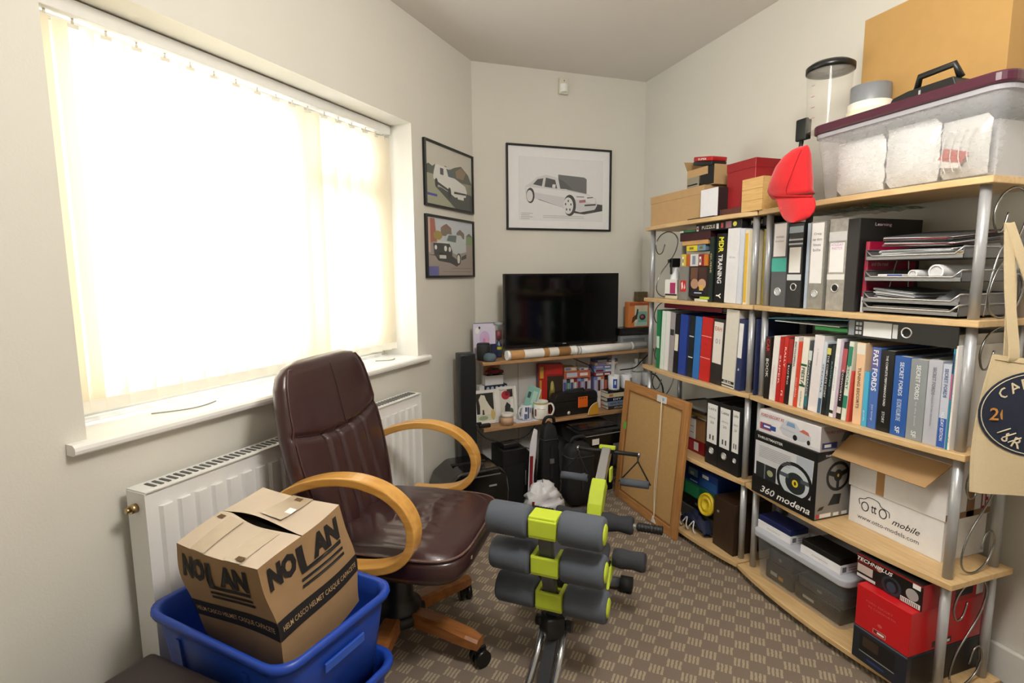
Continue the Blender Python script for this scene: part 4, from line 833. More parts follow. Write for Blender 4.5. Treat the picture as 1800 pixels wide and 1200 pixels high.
# ------------------------------------------------ fourth shelf, right unit: boxes
o, T, h = carton('steering_wheel_box', 'black and silver box showing a racing wheel, lettered 360 modena', 'box', at(1.527, 1.318, 1.606, z4, .634), .158, mat('#141414', .35))
GR, SV = mat('#b9bcc2', .4), mat('#8d8a86', .4)
YEL = mat('#e0c92a', .4); DK = mat('#22262a', .4)
front(o, T, h, [(mat('#cfd0d6', .4), [(.03, .30), (.93, .27), (.95, .86), (.03, .86)]), (mat('#aeb6c4', .4), R(.70, .6, .94, .85)), (DK, R(.06, .28, .40, .52)), (mat('#6d7378', .4), R(.2, .28, .22, .52)), (mat('#9ea37c', .4), ell(.30, .40, .05, .05)), (mat('#15181a', .4), ell(.68, .44, .27, .29, 28)), (mat('#c3cdd4', .4), ell(.68, .44, .225, .235, 28)), (mat('#262b2f', .4), ell(.70, .42, .15, .16, 24)), (mat('#4a545b', .4), R(.46, .46, .60, .52)), (mat('#4a545b', .4), R(.78, .46, .90, .52)), (YEL, ell(.70, .42, .045, .055)), (mat('#3a3320', .4), ell(.70, .42, .018, .03)), (mat('#141414', .4), R(0, 0, 1, .25))]+[(mat('#8f9098', .4), R(.1, .62+.028*k, .62, .626+.028*k)) for k in range(7)]+[(mat('#141414', .4), R(.02, .88, .98, .99))])
txt(o, 'THRUSTMASTER', WHT, (-.0026, T*.72, h*.935), (0, -1, 0), ZD, T*.42, h*.04, .01)
txt(o, '360 modena', WHT, (-.0026, T*.45, h*.11), (0, -1, 0), ZD, T*.78, h*.11, .012, shear=.3)
right(o, .158, h, [(mat('#8b8884', .4), R(0, .02, 1, .98)), (mat('#1a1a1a', .4), [(0, .86), (.45, .93), (1, .92), (1, .98), (0, .98)]), (mat('#161616', .4), ell(.6, .62, .34, .22, 26)), (mat('#8b8884', .4), ell(.6, .62, .27, .175, 26)), (mat('#1c1a18', .4), ell(.6, .63, .12, .09)), (mat('#1c1a18', .4), R(.56, .42, .64, .6)), (mat('#1c1a18', .4), [(.3, .66), (.55, .6), (.55, .68), (.32, .72)]), (mat('#1c1a18', .4), [(.9, .66), (.65, .6), (.65, .68), (.88, .72)]), (mat('#c9a83a', .4), ell(.6, .63, .03, .025)), (mat('#1a1918', .4), [(.35, .2), (.68, .2), (.72, .35), (.5, .36)]), (mat('#1a1918', .4), [(.05, .14), (.2, .15), (.25, .2), (.12, .19)]), (mat('#c23a34', .4), R(.03, .03, .12, .09)), (WHT, R(.13, .03, .45, .09)), (WHT, R(.52, .03, .68, .08)), (WHT, R(.76, .03, .92, .08))])
txt(o, 'THRUSTMASTER', WHT, (.079, -.0027, h*.945), XD, ZD, .1, h*.03, .01)
o, T, h = carton('model_car_box', 'white model car box lettered FORD ESCORT RS on the racing wheel box', 'box', at(1.535, 1.32, 1.593, .6345, .722), .15, mat('#e4e2e6', .35))
front(o, T, h, [(mat('#d9d6dc', .4), R(0, 0, 1, .12)), (mat('#a9485a', .4), R(.02, .14, .22, .44)), (mat('#2a4a9a', .4), R(.06, .2, .3, .4)), (WHT, R(.09, .26, .2, .34)), (mat('#c9ccd6', .4), [(.36, .42), (.42, .22), (.56, .15), (.74, .16), (.86, .3), (.86, .48), (.78, .58), (.70, .60), (.62, .84), (.47, .86), (.40, .62)]), (mat('#7f9fc4', .4), [(.47, .64), (.62, .62), (.6, .8), (.49, .82)]), (mat('#c46a5a', .4), [(.68, .56), (.84, .48), (.82, .62), (.74, .68)]), (mat('#18181a', .4), ell(.62, .24, .035, .12)), (mat('#18181a', .4), ell(.83, .22, .025, .1)), (mat('#b8bac4', .4), [(.38, .46), (.62, .40), (.62, .44), (.38, .5)])])
txt(o, 'FORD ESCORT RS', mat('#b0343a', .4), (-.003, T*.76, h*.80), (0, -1, 0), ZD, T*.4, h*.13, .01, shear=.15)
right(o, .15, h, [(mat('#a9a6a8', .4), R(0, 0, 1, 1)), (mat('#32407a', .4), R(.05, .1, .5, .35)), (WHT, R(.12, .16, .32, .28)), (mat('#6a6c74', .4), [(.6, .3), (.95, .45), (.95, .75), (.7, .7)])])
txt(o, 'FORD ESCORT', mat('#9a3038', .4), (.075, -.001, h*.76), XD, ZD, .1, h*.1, .01)
o = thing('model_carton', 'white carton with printed car outline lettered OTTO mobile, brown flap open', 'box', (1.645, .99, z4+.0003)); T, h, D = .305, .30, .19
MB().box(.004, D, .004, T-.004, 0, h*.45).obj('lower_box', mat('#eae9ea', .6), o, bevel=.001, seg=1)
MB().box(0, D+.003, 0, T, h*.42, h).obj('upper_box', mat('#e7e5e6', .6), o, bevel=.001, seg=1)
MB().box(-.0012, -.0002, T*.60, T*.685, h*.43, h-.002).obj('tape', mat('#b58c5f', .35), o)
MB().prism([(0, T+.004, h-.003), (0, -.005, h-.003), (-.065, .02, h-.07), (-.065, T+.018, h-.072)], (-.002, 0, .002)).obj('flap', mat('#b08d62', .75), o)
LGT = mat('#1c1c1e', .5)
MB().tube(catmull([(.0034, T*y_, h*z_) for y_, z_ in ((.86, .24), (.87, .30), (.81, .32), (.76, .385-.03), (.66, .345), (.62, .30), (.54, .28), (.53, .22))], 4), .0011, 5).obj('car_outline', LGT, o)
for y_ in (.80, .60): MB().tube([(.0036, T*y_+.012*math.cos(a), h*.235+.015*math.sin(a)) for a in [i*math.pi/8 for i in range(16)]], .0016, 5, closed=True).obj('printed_wheel', LGT, o)
txt(o, 'tt', LGT, (.0038, T*.70, h*.24), (0, -1, 0), ZD, .018, .026, .01); txt(o, 'mobile', LGT, (.0038, T*.36, h*.20), (0, -1, 0), ZD, .085, .02, .0, shear=.4); txt(o, 'www.otto-models.com', mat('#4a4a4e', .5), (.0038, T*.55, h*.10), (0, -1, 0), ZD, .2, .014)
o2 = MB().box(D*.45, D*.62, -.0014, -.0002, h*.43, h*.98).box(-.001+.001, D, -.0014, -.0002, h*.43, h*.49).obj('side_tape', mat('#8f6a48', .4), o)
txt(o, 'LE', mat('#a3202a', .5), (D*.86, -.0006, h*.58), XD, ZD, .03, .06, .02)
# ------------------------------------------------ bottom shelf, right unit
o, T, h = carton('display_box', 'black model box with a window front at the foot of the box stack', 'box', at(1.497, .962, 1.128, z5, .152), .34, mat('#1b212c', .35))
front(o, T, h, [(mat('#0d0f12', .3), R(.14, .32, .80, .85)), (mat('#8f9194', .4), R(.14, .30, .80, .33)), (mat('#3a2a20', .4), R(.2, .5, .5, .8)), (mat('#2a3a6a', .4), R(.30, .12, .62, .2)), (mat('#5a6478', .4), R(0, .96, 1, 1))])
right(o, .34, h, [(mat('#17130f', .5, var=.6, scale=200), R(.05, .05, .95, .95))])
o, T, h = carton('model_car_box', 'plain bright red model car box in the middle of the box stack', 'box', at(1.497, .962, 1.125, .1525, .286), .34, mat('#c4121c', .3))
front(o, T, h, [(mat('#e6a79a', .4), R(.36, .06, .60, .17)), (mat('#7d1a1c', .4), R(.37, .07, .59, .16)), (WHT, R(.44, .09, .57, .135)), (mat('#d95a52', .4), ell(.48, .3, .045, .04))])
txt(o, 'FORD ESCORT', mat('#e0685f', .4), (-.0008, T*.55, h*.72), (0, -1, 0), ZD, T*.5, h*.05); txt(o, 'RS COSWORTH', mat('#e0685f', .4), (-.0008, T*.5, h*.62), (0, -1, 0), ZD, T*.5, h*.05)
right(o, .34, h, [(mat('#2a1a1c', .4), R(.28, .06, .52, .2)), (WHT, R(.34, .09, .5, .15))])
o, T, h = carton('steering_wheel_box', 'black and red box lettered TECHNIPLUS on top of the box stack', 'box', at(1.53, .958, 1.158, .2865, .366), .3, mat('#12100f', .35))
front(o, T, h, [(mat('#8f1c1c', .4), R(0, .9, 1, .97)), (mat('#7a1a18', .4), R(.02, .62, .36, .72)), (mat('#c9b9b2', .4), R(.02, .25, .27, .58)), (mat('#d9d9dc', .4), R(.02, .05, .32, .17)), (mat('#26323f', .4), ell(.56, .35, .15, .36, 22)), (mat('#12100f', .4), ell(.56, .35, .11, .27, 22)), (mat('#2f4254', .4), ell(.56, .30, .07, .2)), (mat('#c9a9a0', .4), ell(.37, .74, .045, .1)), (mat('#a8a6a6', .4), ell(.86, .45, .09, .22)), (WHT, R(.70, .03, .98, .22)), (WHT, R(.86, .74, .97, .92))]+[(INK, R(.71+.026*k, .05, .72+.026*k, .2)) for k in range(10)])
txt(o, 'TECHNIPLUS', WHT, (-.0032, T*.70, h*.81), (0, -1, 0), ZD, T*.56, h*.15, .02, shear=.25)
right(o, .3, h, [(mat('#a0161c', .4), R(0, 0, .95, 1)), (mat('#16181a', .4), R(.45, .2, .7, .95)), (WHT, R(.75, .1, .85, .95))])
# clear box with lid and game machines
bx0, by0, by1 = 1.548, 1.205, 1.60
cb = thing('storage_box', 'clear plastic box with grey lid on the bottom shelf, full of dark electronics', 'storage box', (bx0, by0, z5)); Lb, Db, Hb = by1-by0, .25, .165
tubwall(MB(), Lb, Db, Hb, .025, .012).obj('body', clear('#c9ccd2', .2, .12), cb)
lid(MB(), Lb, Db, Hb+.0005, Hb+.026, .01, .03).obj('lid', mat('#b9bcc6', .25, alpha=1), cb, bevel=.005)
for k, (x, y, z, dx, dy, dz, hx, lb_) in enumerate(((.05, .03, .005, .17, .19, .055, '#1a1c20', 'black game console at the near end of the clear box'), (.05, .025, .061, .16, .18, .04, '#24272c', 'dark grey console stacked on the black one in the clear box'), (.05, .23, .005, .17, .13, .07, '#2b2d31', 'dark power unit lying in the clear box'), (.055, .235, .076, .15, .12, .05, '#1c1d20', 'black controller case on the power unit in the clear box'))):
    o = thing('game_console', lb_, 'console', (bx0+x-.022, by0+y, z5+z)); MB().rbox(0, dx, 0, dy, 0, dz, .006).obj('body', mat(hx, .3), o)
    art(o, 'panel_mark', (0, dy*.8, dz*.2), V((0, -1, 0)), ZD, dy*.5, dz*.5, [(mat('#9a9c98', .3), R(0, .2, .5, .6)) if k % 2 == 0 else (mat('#6a6e74', .3), ell(.6, .5, .12, .3)), (mat('#a87a3a', .3), R(.6, .1, .95, .5)) if k == 2 else (mat('#3a3e44', .3), R(.1, .7, .9, .8))], .0008)
zbx = z5+Hb+.0265
def phonebox(y0, y1, x0, hx, label, z, hh, D=.09):
    o = thing('phone_box', label, 'box', (x0, y0, z)); T = y1-y0
    MB().box(0, D, 0, T, 0, hh).obj('base', mat('#eeedf0', .4), o, bevel=.001, seg=1); MB().box(.002, D-.002, .002, T-.002, hh+.0003, hh+.022).obj('lid', mat(hx, .25), o, bevel=.002)
    txt(o, 'smartphone', mat('#8a8a90', .5), (-.0003, T*.5, hh*.5), (0, -1, 0), ZD, T*.4, .006); right(o, D, hh, [(mat('#6a6a6e', .5), R(.1, .2, .3, .8)), (mat('#9a9a9e', .5), R(.4, .3, .9, .4)), (mat('#9a9a9e', .5), R(.4, .6, .8, .7))])
phonebox(1.445, 1.605, 1.565, '#1a2458', 'white phone box with navy lid on the clear storage box', zbx, .03)
phonebox(1.235, 1.395, 1.56, '#131315', 'white phone box with black lid on the clear storage box', zbx, .03)
o = MB().box(0, .07, 0, .17, 0, .03).obj('flat_box', mat('#c9c9cf', .4), loc=(1.662, 1.42, zbx), bevel=.001); tag(o, 'flat pale grey box behind the phone boxes', 'box')
# ================================================================== wall pictures
def picture(name, label, org, xd, W, H, items, mount=None, fw=.011):
    xd = V(xd).normalized(); n = xd.cross(ZD)
    o = bpy.data.objects.new(name, None); COL.objects.link(o); o.matrix_world = frame(V(org)+n*.0006, xd, ZD); tag(o, label, 'picture')
    b = MB(); d = .016
    b.box(0, fw, 0, H, 0, d).box(W-fw, W, 0, H, 0, d).box(fw, W-fw, 0, fw, 0, d).box(fw, W-fw, H-fw, H, 0, d); b.obj('frame', mat('#0f0f10', .35), o, bevel=.001, seg=1)
    MB().box(fw, W-fw, fw, H-fw, 0.0005, .006).obj('backing', mat(mount or '#e9e9ea', .5), o)
    art(o, 'print', (fw, fw, .0062), XD, YD, W-2*fw, H-2*fw, items, .0003, .00006)
    MB().box(fw, W-fw, fw, H-fw, .0105, .0115).obj('glass', clear('#ffffff', .035, .02), o)
    return o
g = lambda h: mat(h, .6, var=.04, scale=60)
pTL = onY(888.5, 251.3, YB)
o = picture('framed_print', 'black framed white print of a pale sports car on the back wall', (.977, YB, 1.496), XD, .674, .483, [
    (g('#dcdcde'), R(.10, .10, .93, .88)), (g('#e4e4e6'), R(.105, .105, .925, .875)),
    (g('#5f6062'), [(.48, .68), (.74, .66), (.765, .64), (.765, .42), (.60, .45), (.48, .62)]),
    (g('#161616'), [(.28, .36), (.52, .27), (.60, .21), (.74, .19), (.93, .24), (.93, .32), (.85, .33), (.70, .25), (.55, .30), (.30, .39)]),
    (g('#cfcfd2'), [(.165, .52), (.16, .44), (.19, .38), (.30, .36), (.52, .27), (.70, .215), (.85, .255), (.875, .31), (.86, .40), (.78, .45), (.55, .50), (.47, .64), (.36, .67), (.27, .63), (.21, .56)]),
    (g('#e2e2e4'), [(.17, .51), (.34, .50), (.56, .48), (.77, .44), (.86, .39), (.85, .33), (.66, .38), (.40, .42), (.17, .46)]),
    (g('#3c3d40'), [(.235, .545), (.32, .525), (.335, .625), (.28, .61)]), (g('#3c3d40'), [(.345, .52), (.47, .505), (.45, .61), (.36, .635)]), (g('#4a4b4e'), [(.50, .505), (.62, .50), (.55, .59), (.48, .63)]), (g('#d9d9dc'), [(.42, .515), (.45, .51), (.455, .555), (.425, .555)]),
    (g('#1a1a1a'), ell(.21, .405, .04, .095, 22)), (g('#d6d6d8'), ell(.203, .40, .03, .072, 22)), (g('#161616'), ell(.595, .30, .062, .135, 26)), (g('#dcdcde'), ell(.58, .295, .05, .105, 26))]
    + [(g('#4a4a4c'), ell(.58+.028*math.cos(k*1.257+.3), .295+.06*math.sin(k*1.257+.3), .008, .016, 8)) for k in range(5)] +
    [(g('#1c1c1e'), [(.745, .295), (.86, .31), (.86, .33), (.745, .315)]), (g('#a86a78'), [(.69, .335), (.755, .345), (.755, .38), (.69, .37)]), (g('#3a3a3c'), [(.77, .395), (.83, .405), (.83, .415), (.77, .41)]), (g('#8a8a8e'), R(.66, .405, .74, .42))]
    + [(g('#b4b4b8'), R(.33, .135+.022*k, .74-.05*k*0, .142+.022*k)) for k in range(2)] + [(g('#a9a9ad'), R(.12, .115+.022*k, .2+.03*(k % 2), .122+.022*k)) for k in range(4)], '#ececee')
sky, tree = g('#cfccc2'), g('#4d5648')
for sy_, ex in ((1.2,), (0,)) if False else (): pass
picture('framed_photo', 'upper framed photo of a white hatchback parked on a drive, beside the window', LW(.508, 0, 1.574), LD, .486, .313, [
    (g('#cbc8bb'), R(0, .5, 1, 1)), (g('#8c8f7a'), R(0, 0, 1, .5)), (tree, [(0, .6), (.06, .66), (.14, .63), (.2, .68), (.2, .5), (0, .5)]), (g('#5b5f52'), [(.28, .6), (.4, .7), (.5, .66), (.6, .72), (.75, .78), (.92, .66), (1, .5), (.3, .45)]), (g('#8f7a60'), [(.62, .66), (.75, .76), (.86, .68), (.8, .55), (.64, .55)]),
    (g('#a3a38c'), [(0, .5), (.3, .5), (.55, .0), (0, 0)]), (g('#3f443f'), [(.2, .3), (.45, .12), (.62, 0), (1, 0), (1, .3), (.5, .34)]),
    (g('#dcdcd8'), [(.16, .54), (.2, .68), (.46, .68), (.58, .54), (.84, .44), (.88, .34), (.85, .24), (.6, .2), (.48, .26), (.26, .33), (.15, .44)]), (g('#4a5c68'), [(.42, .66), (.5, .65), (.62, .53), (.46, .53)]), (g('#3a3f42'), R(.29, .53, .36, .64)), (g('#33363a'), [(.17, .42), (.5, .3), (.5, .26), (.2, .36)]),
    (g('#1f2122'), ell(.48, .25, .035, .1)), (g('#1f2122'), ell(.21, .37, .03, .08)), (g('#2d2f30'), [(.58, .26), (.86, .28), (.86, .31), (.58, .3)]), (g('#e6e2da'), R(.66, .18, .8, .24)), (g('#3a3c98'), R(.03, .14, .22, .18))])
picture('framed_photo', 'lower framed photo of a dark classic car on brick paving, beside the window', LW(.510, 0, 1.225), LD, .486, .309, [
    (g('#c3cad2'), R(0, .6, 1, 1)), (g('#9c9088'), R(0, 0, 1, .6)), (g('#a8604c'), [(0, .98), (.16, .98), (.2, .6), (0, .55)]), (g('#c9a89a'), R(0, .4, .07, .98)), (g('#7d6f5c'), [(.28, .84), (.36, .9), (.5, .86), (.52, .7), (.28, .7)]), (g('#8a5f54'), [(.28, .84), (.4, .92), (.52, .84)]), (g('#a08a3a'), ell(.22, .7, .09, .08)), (g('#7a6a5e'), [(.62, .78), (.7, .85), (.8, .78), (.8, .68), (.62, .68)]), (g('#7f9a68'), R(.84, .58, 1, .74)), (g('#6f6a60'), [(.84, .74), (.92, .8), (1, .73)]),
    (g('#2c2c2c'), [(0, .36), (.2, .34), (.62, .16), (.7, .24), (.5, .36)]), (g('#bfc6c8'), [(.34, .66), (.42, .74), (.72, .74), (.84, .58), (.84, .44), (.6, .38), (.46, .44)]), (g('#5b6c6a'), [(.4, .62), (.44, .72), (.62, .73), (.6, .6)]), (g('#232321'), [(.12, .56), (.46, .57), (.52, .44), (.50, .22), (.22, .26), (.14, .36)]), (g('#d6dad8'), [(.18, .57), (.46, .575), (.4, .6), (.22, .6)]),
    (g('#e9e9e4'), ell(.17, .49, .025, .04)), (g('#e9e9e4'), ell(.37, .48, .03, .05)), (g('#dcdcd6'), ell(.46, .47, .025, .045)), (g('#c9cac4'), R(.24, .3, .38, .36)), (g('#2b2b29'), ell(.66, .3, .05, .11)), (g('#d9d9d4'), ell(.655, .3, .032, .08)), (g('#3a3a38'), [(.72, .34), (.84, .4), (.84, .32), (.72, .28)]), (g('#5a5a9a'), R(0, .0, .22, .16)), (g('#8a7a6c'), R(.3, .06, .95, .075)), (g('#8a7a6c'), R(.5, .12, 1, .135))])
# ================================================================== shelf unit on the back wall
DZ1, DZ2 = .775, .412
plan = [(.742, 2.70), (1.80, 2.826), (1.883, 2.836), (1.883, 2.972), (.800, 2.972), (.762, 2.94)]
OAK = wood('#a67c55', '#bf966a', 'x', .4, 7, 10)
desk = thing('wall_shelf_unit', 'two plank shelf unit with white back boards across the back wall', 'shelf unit', (1.3, 2.96, 0)); D0 = V(desk.location)
for z in (DZ1, DZ2):
    b = MB(); b.prism([V((x, y, z-.018))-D0 for x, y in plan], (0, 0, .018)); b.obj('shelf', OAK, desk, bevel=.0015, seg=1)
WP = mat('#e6e5e2', .4, var=.01)
xs = [.806, 1.035, 1.42, 1.863]
for a, c in zip(xs, xs[1:]): MB().box(a+.0015-D0.x, c-.0015-D0.x, .013, .020, -0.0+.0, DZ2-.0185).obj('back_board', WP, desk); MB().box(a+.0015-D0.x, c-.0015-D0.x, .013, .020, DZ2+.0005, DZ1-.0185).obj('back_board', WP, desk)
for x in (1.15, 1.7): MB().box(x-D0.x, x+.018-D0.x, -.1, .0125, 0, DZ2-.0185).obj('support_panel', WP, desk)
MB().box(1.62-D0.x, 1.638-D0.x, -.07, .0125, DZ2+.0005, DZ1-.0185).obj('support_panel', WP, desk)
for x in (1.05, 1.3): MB().cyl((x-D0.x, .012, .2), (x-D0.x, .0128, .2), .006, n=12).obj('screw_cap', mat('#5a5a58', .5), desk)
RZD = math.atan2(.126, 1.058)
def fx(y, u0, u1, vt, z):
    a, c = onY(u0, vt, y), onY(u1, vt, y); return a.x, c.x, a.z-z
def dbox(name, label, cat, u0, u1, vt, y, z, D, M, items=None, side=None, rz=RZD, group=None, hmax=None, bev=.0012):
    """a box standing on a plank: front spans the pixels u0-u1, its top at row vt, front at depth y"""
    x0, x1, h = fx(y, u0, u1, vt, z); h = min(h, hmax) if hmax else h
    o = thing(name, label, cat, (x0, y, z+.0004), rz, group); W = (x1-x0)/math.cos(rz)
    MB().box(0, W, 0, D, 0, h).obj('body', M, o, bevel=bev, seg=1)
    if items: art(o, 'print', (0, 0, 0), XD, ZD, W, h, items)
    if side: art(o, 'side_print', (0, D, 0), -YD, ZD, D, h, side)
    return o, W, h
# ---- television
tvn = V((math.sin(.11), -math.cos(.11), 0)); p0 = V((.93, 2.80, 0))
A, B_, C_, D_ = [onP(u, v, p0, tvn) for u, v in ((878, 483), (1082.5, 478), (1085, 600), (889, 613))]
tv = thing('television', 'black flat screen television standing on the upper plank', 'television', ((D_.x+C_.x)/2, (D_.y+C_.y)/2, DZ1), .11)
TWd = (C_-D_).length*1.01; z0t, z1t = (C_.z+D_.z)/2-DZ1+.001, (A.z+B_.z)/2-DZ1
z0t = max(z0t, .03)
MB().box(-TWd/2, TWd/2, 0, .028, z0t, z1t).obj('cabinet', mat('#0c0c0d', .25), tv, bevel=.003)
MB().box(-TWd/2+.010, TWd/2-.010, -.0012, -.0002, z0t+.018, z1t-.010).obj('screen', mat('#060506', .10, var=0, spec=.35), tv)
MB().box(-TWd*.32, TWd*.32, .028, .055, z0t+.03, z1t-.08).obj('rear_housing', BLACK, tv, bevel=.006)
MB().box(-.04, .04, .008, .04, .012, z0t+.03).obj('stand_neck', BLACK, tv); MB().box(-.16, .16, .0, .13, .0006, .012).obj('stand_base', mat('#101011', .2), tv, bevel=.003)
MB().box(-.012, .012, -.0018, -.001, z0t+.006, z0t+.012).obj('maker_badge', mat('#8a8a8c', .3), tv)
# ---- postal tubes in front of it
TBX = (V((1, .119, 0))).normalized()
def tubeobj(name, label, u0, u1, v, r, M, bands, endM):
    yb_ = 2.755
    a = onP(u0, v, (.93, yb_-.02, 0), (.119, -1, 0)); c = onP(u1, v, (.93, yb_-.02, 0), (.119, -1, 0)); L_ = (c-a).length
    o = thing(name, label, 'tube', (a.x, a.y, DZ1+r+.0006), math.atan2(.119, 1)); MB().cyl((0, 0, 0), (L_, 0, 0), r, n=28).obj('tube', M, o)
    for x0, x1 in ((-.006, .012), (L_-.012, L_+.004)): MB().cyl((x0, 0, 0), (x1, 0, 0), r*1.03, n=28).obj('end_cap', endM, o)
    for s0, s1, hx, rr in bands: MB().cyl((L_*s0, 0, 0), (L_*s1, 0, 0), r*rr, n=28, cap=False).obj('wrap_label', mat(hx, .5), o)
    return o
tubeobj('postal_tube', 'brown cardboard postal tube with white labels in front of the television', 892, 1011, 620, .026, mat('#b98a55', .7), [(.22, .5, '#e9e6e2', 1.004), (.58, .72, '#e2ddd4', 1.008), (.90, .98, '#f0eeea', 1.004)], WHT)
tubeobj('postal_tube', 'plain white poster tube in line with the brown one', 1016, 1110, 608, .024, mat('#efeeec', .5), [], mat('#d9d8d8', .5))
# ---- left end of the upper plank
o, W, h = dbox('canvas_print', 'small white print with a pink flower, standing at the end of the upper plank', 'print', 832, 871, 568, 2.86, DZ1, .012, mat('#e3e0ec', .5), [(mat('#d9d4ea', .5), R(0, 0, 1, 1)), (mat('#ccb4dc', .5), ell(.5, .55, .24, .22)), (mat('#dba8cc', .5), ell(.55, .47, .16, .17)), (mat('#c48ac0', .5), ell(.48, .5, .06, .06)), (WHT, ell(.17, .78, .1, .09)), (INK, ell(.27, .86, .04, .04)), (mat('#55566a', .5), R(0, .98, 1, 1))], rz=.05)
t = thing('speaker_cylinder', 'black cylindrical wireless speaker at the end of the upper plank', 'speaker', (onY(850, 631, 2.79).x, 2.79, DZ1)); MB().lathe([(.001, 0), (.034, 0), (.037, .006), (.037, .085), (.033, .093), (.001, .093)], 28).obj('body', mat('#1a1b1c', .6), t); MB().lathe([(.0372, .08), (.0372, .086)], 28, caps=False).obj('light_ring', mat('#2f3436', .3), t)
t = thing('smart_speaker', 'round blue grey fabric smart speaker beside the black cylinder', 'speaker', (onY(861, 632, 2.735).x, 2.735, DZ1)); MB().lathe([(.001, 0), (.030, .001), (.036, .015), (.034, .03), (.024, .042), (.001, .046)], 28).obj('body', mat('#5a6a75', .9, bump=.3, bscale=500), t); MB().lathe([(.012, .0462), (.001, .0464)], 16).obj('touch_top', mat('#49565f', .5), t)
t = thing('ornament', 'glass bottle ornament with a red and yellow label beside the television', 'ornament', (onY(877, 625, 2.86).x, 2.86, DZ1)); MB().lathe([(.001, 0), (.018, 0), (.018, .07), (.008, .085), (.008, .1)], 16).obj('bottle', mat('#3a4a66', .2), t); MB().lathe([(.0185, .075-.03), (.0185, .06)], 16, caps=False).obj('label_band', mat('#c9c23a', .4), t); MB().lathe([(.001, .101), (.016, .101), (.017, .15), (.001, .152)], 16).obj('red_pot', mat('#7a3a42', .4), t); MB().lathe([(.004, .153), (.006, .175), (.03, .19), (.028, .194), (.001, .2)], 16).obj('dish_top', mat('#9aa3a4', .3), t)
o, W, h = dbox('small_pack', 'small dark blue packet behind the smart speaker', 'packet', 864, 874, 605, 2.80, DZ1, .02, mat('#1f2748', .4), rz=.1)
# ---- right end of the upper plank: players and the orange picture
o, W, h = dbox('video_recorder', 'silver grey video recorder at the right end of the upper plank', 'recorder', 1091, 1175, 586, 2.86, DZ1, .1, mat('#8d9093', .35), [(mat('#6a6d70', .4), R(.05, .55, .5, .8)), (mat('#b9bcbf', .4), R(.3, .2, .55, .45)), (mat('#4a4d50', .4), R(.62, .1, .64, .9)), (mat('#4a4d50', .4), R(.72, .1, .74, .9)), (mat('#3c3e40', .4), R(.02, .1, .06, .4))], rz=.02, hmax=.085)
zt_ = DZ1+h+.001
o2, W2, h2 = dbox('disc_player', 'slim black disc player on the silver video recorder', 'player', 1090, 1176, 572, 2.855, zt_, .105, mat('#0e0e0f', .25), [(mat('#1d1e20', .3), R(.05, .3, .5, .6))], rz=.02, hmax=.045)
zt2 = zt_+h2+.001
o, W, h = dbox('framed_card', 'orange framed picture card standing on the disc player', 'picture frame', 1106, 1146, 531, 2.87, zt2, .05, mat('#c97a3e', .5), [(mat('#a8502a', .5), R(.02, .85, .98, .97)), (mat('#d9cdb4', .5), R(.25, .05, .82, .86)), (mat('#7fb8ac', .5), R(.4, .2, .8, .62)), (mat('#1f3a34', .5), [(.26, .3), (.36, .32), (.42, .7), (.36, .74)]), (mat('#3a2026', .5), ell(.6, .4, .14, .12)), (mat('#b05a68', .5), ell(.58, .42, .07, .06)), (mat('#5a2a1c', .5), [(.12, .15), (.3, .3), (.3, .5), (.16, .4)]), (mat('#a9cfc4', .5), R(.27, .06, .8, .2))], rz=.02)
o, W, h = dbox('trinket_box', 'tiny dark wooden trinket box on the orange framed card', 'box', 1121, 1139, 513, 2.88, zt2+h+.001, .04, wood('#4a3a22', '#6b5838'), rz=.02)
# ---- lower plank, left half
def frame_std(label, u0, u1, vt, y, items, rz, fw=.018):
    x0, x1, h = fx(y, u0, u1, vt, DZ2); W = x1-x0; o = thing('photo_frame', label, 'photo frame', (x0, y, DZ2+.0006), rot=(math.radians(-9), 0, rz))
    MB().box(0, fw, 0, .012, 0, h).box(W-fw, W, 0, .012, 0, h).box(fw, W-fw, 0, .012, 0, fw).box(fw, W-fw, 0, .012, h-fw, h).obj('frame', mat('#ecebe8', .4), o, bevel=.002, seg=1)
    MB().box(fw, W-fw, .006, .01, fw, h-fw).obj('backing', mat('#e9e8e2', .6), o); art(o, 'photo', (fw, .0058, fw), XD, ZD, W-2*fw, h-2*fw, items)
    MB().box(W*.4, W*.6, .0122, .02, .012, h*.6).obj('easel_back', mat('#3a3430', .6), o); return o
frame_std('white photo frame showing a pale dog statue, by the tower speaker', 834, 879, 689, 2.785, [(g('#26261e'), R(.0, .25, .95, 1)), (g('#e4dfce'), [(.18, .25), (.2, .55), (.14, .78), (.28, .95), (.48, .92), (.55, .75), (.7, .55), (.95, .3), (.9, .2)]), (g('#3c3a30'), [(.3, .22), (.42, .22), (.4, .4), (.32, .4)]), (g('#cfd4bd'), R(0, 0, .95, .22)), (g('#c8b470'), ell(.88, .2, .12, .2)), (g('#9aa888'), ell(.35, .1, .25, .08))], .12)
frame_std('white photo frame showing a red flower and a dark figure', 876, 913, 682, 2.815, [(g('#d9d6cc'), R(0, 0, 1, 1)), (g('#2a2224'), R(.55, .72, .95, 1)), (g('#b8283a'), ell(.45, .8, .3, .16)), (g('#7a1a2a'), ell(.55, .85, .14, .08)), (g('#2b2b2c'), [(.3, .1), (.7, .05), (.8, .4), (.5, .55), (.35, .4)]), (g('#e9e9e6'), R(.74, .3, .95, .65)), (g('#3f5a44'), ell(.8, .2, .12, .12))], .14)
t = thing('candle', 'beige candle with white rim in front of the photo frames', 'candle', (onY(894, 744, 2.722).x, 2.75, DZ2)); MB().lathe([(.001, 0), (.036, 0), (.036, .046), (.001, .046)], 28).obj('wax', mat('#c9a482', .5), t); MB().lathe([(.0365, .0465), (.0365, .064), (.028, .066), (.001, .060)], 28).obj('rim', mat('#e9e3da', .4), t)
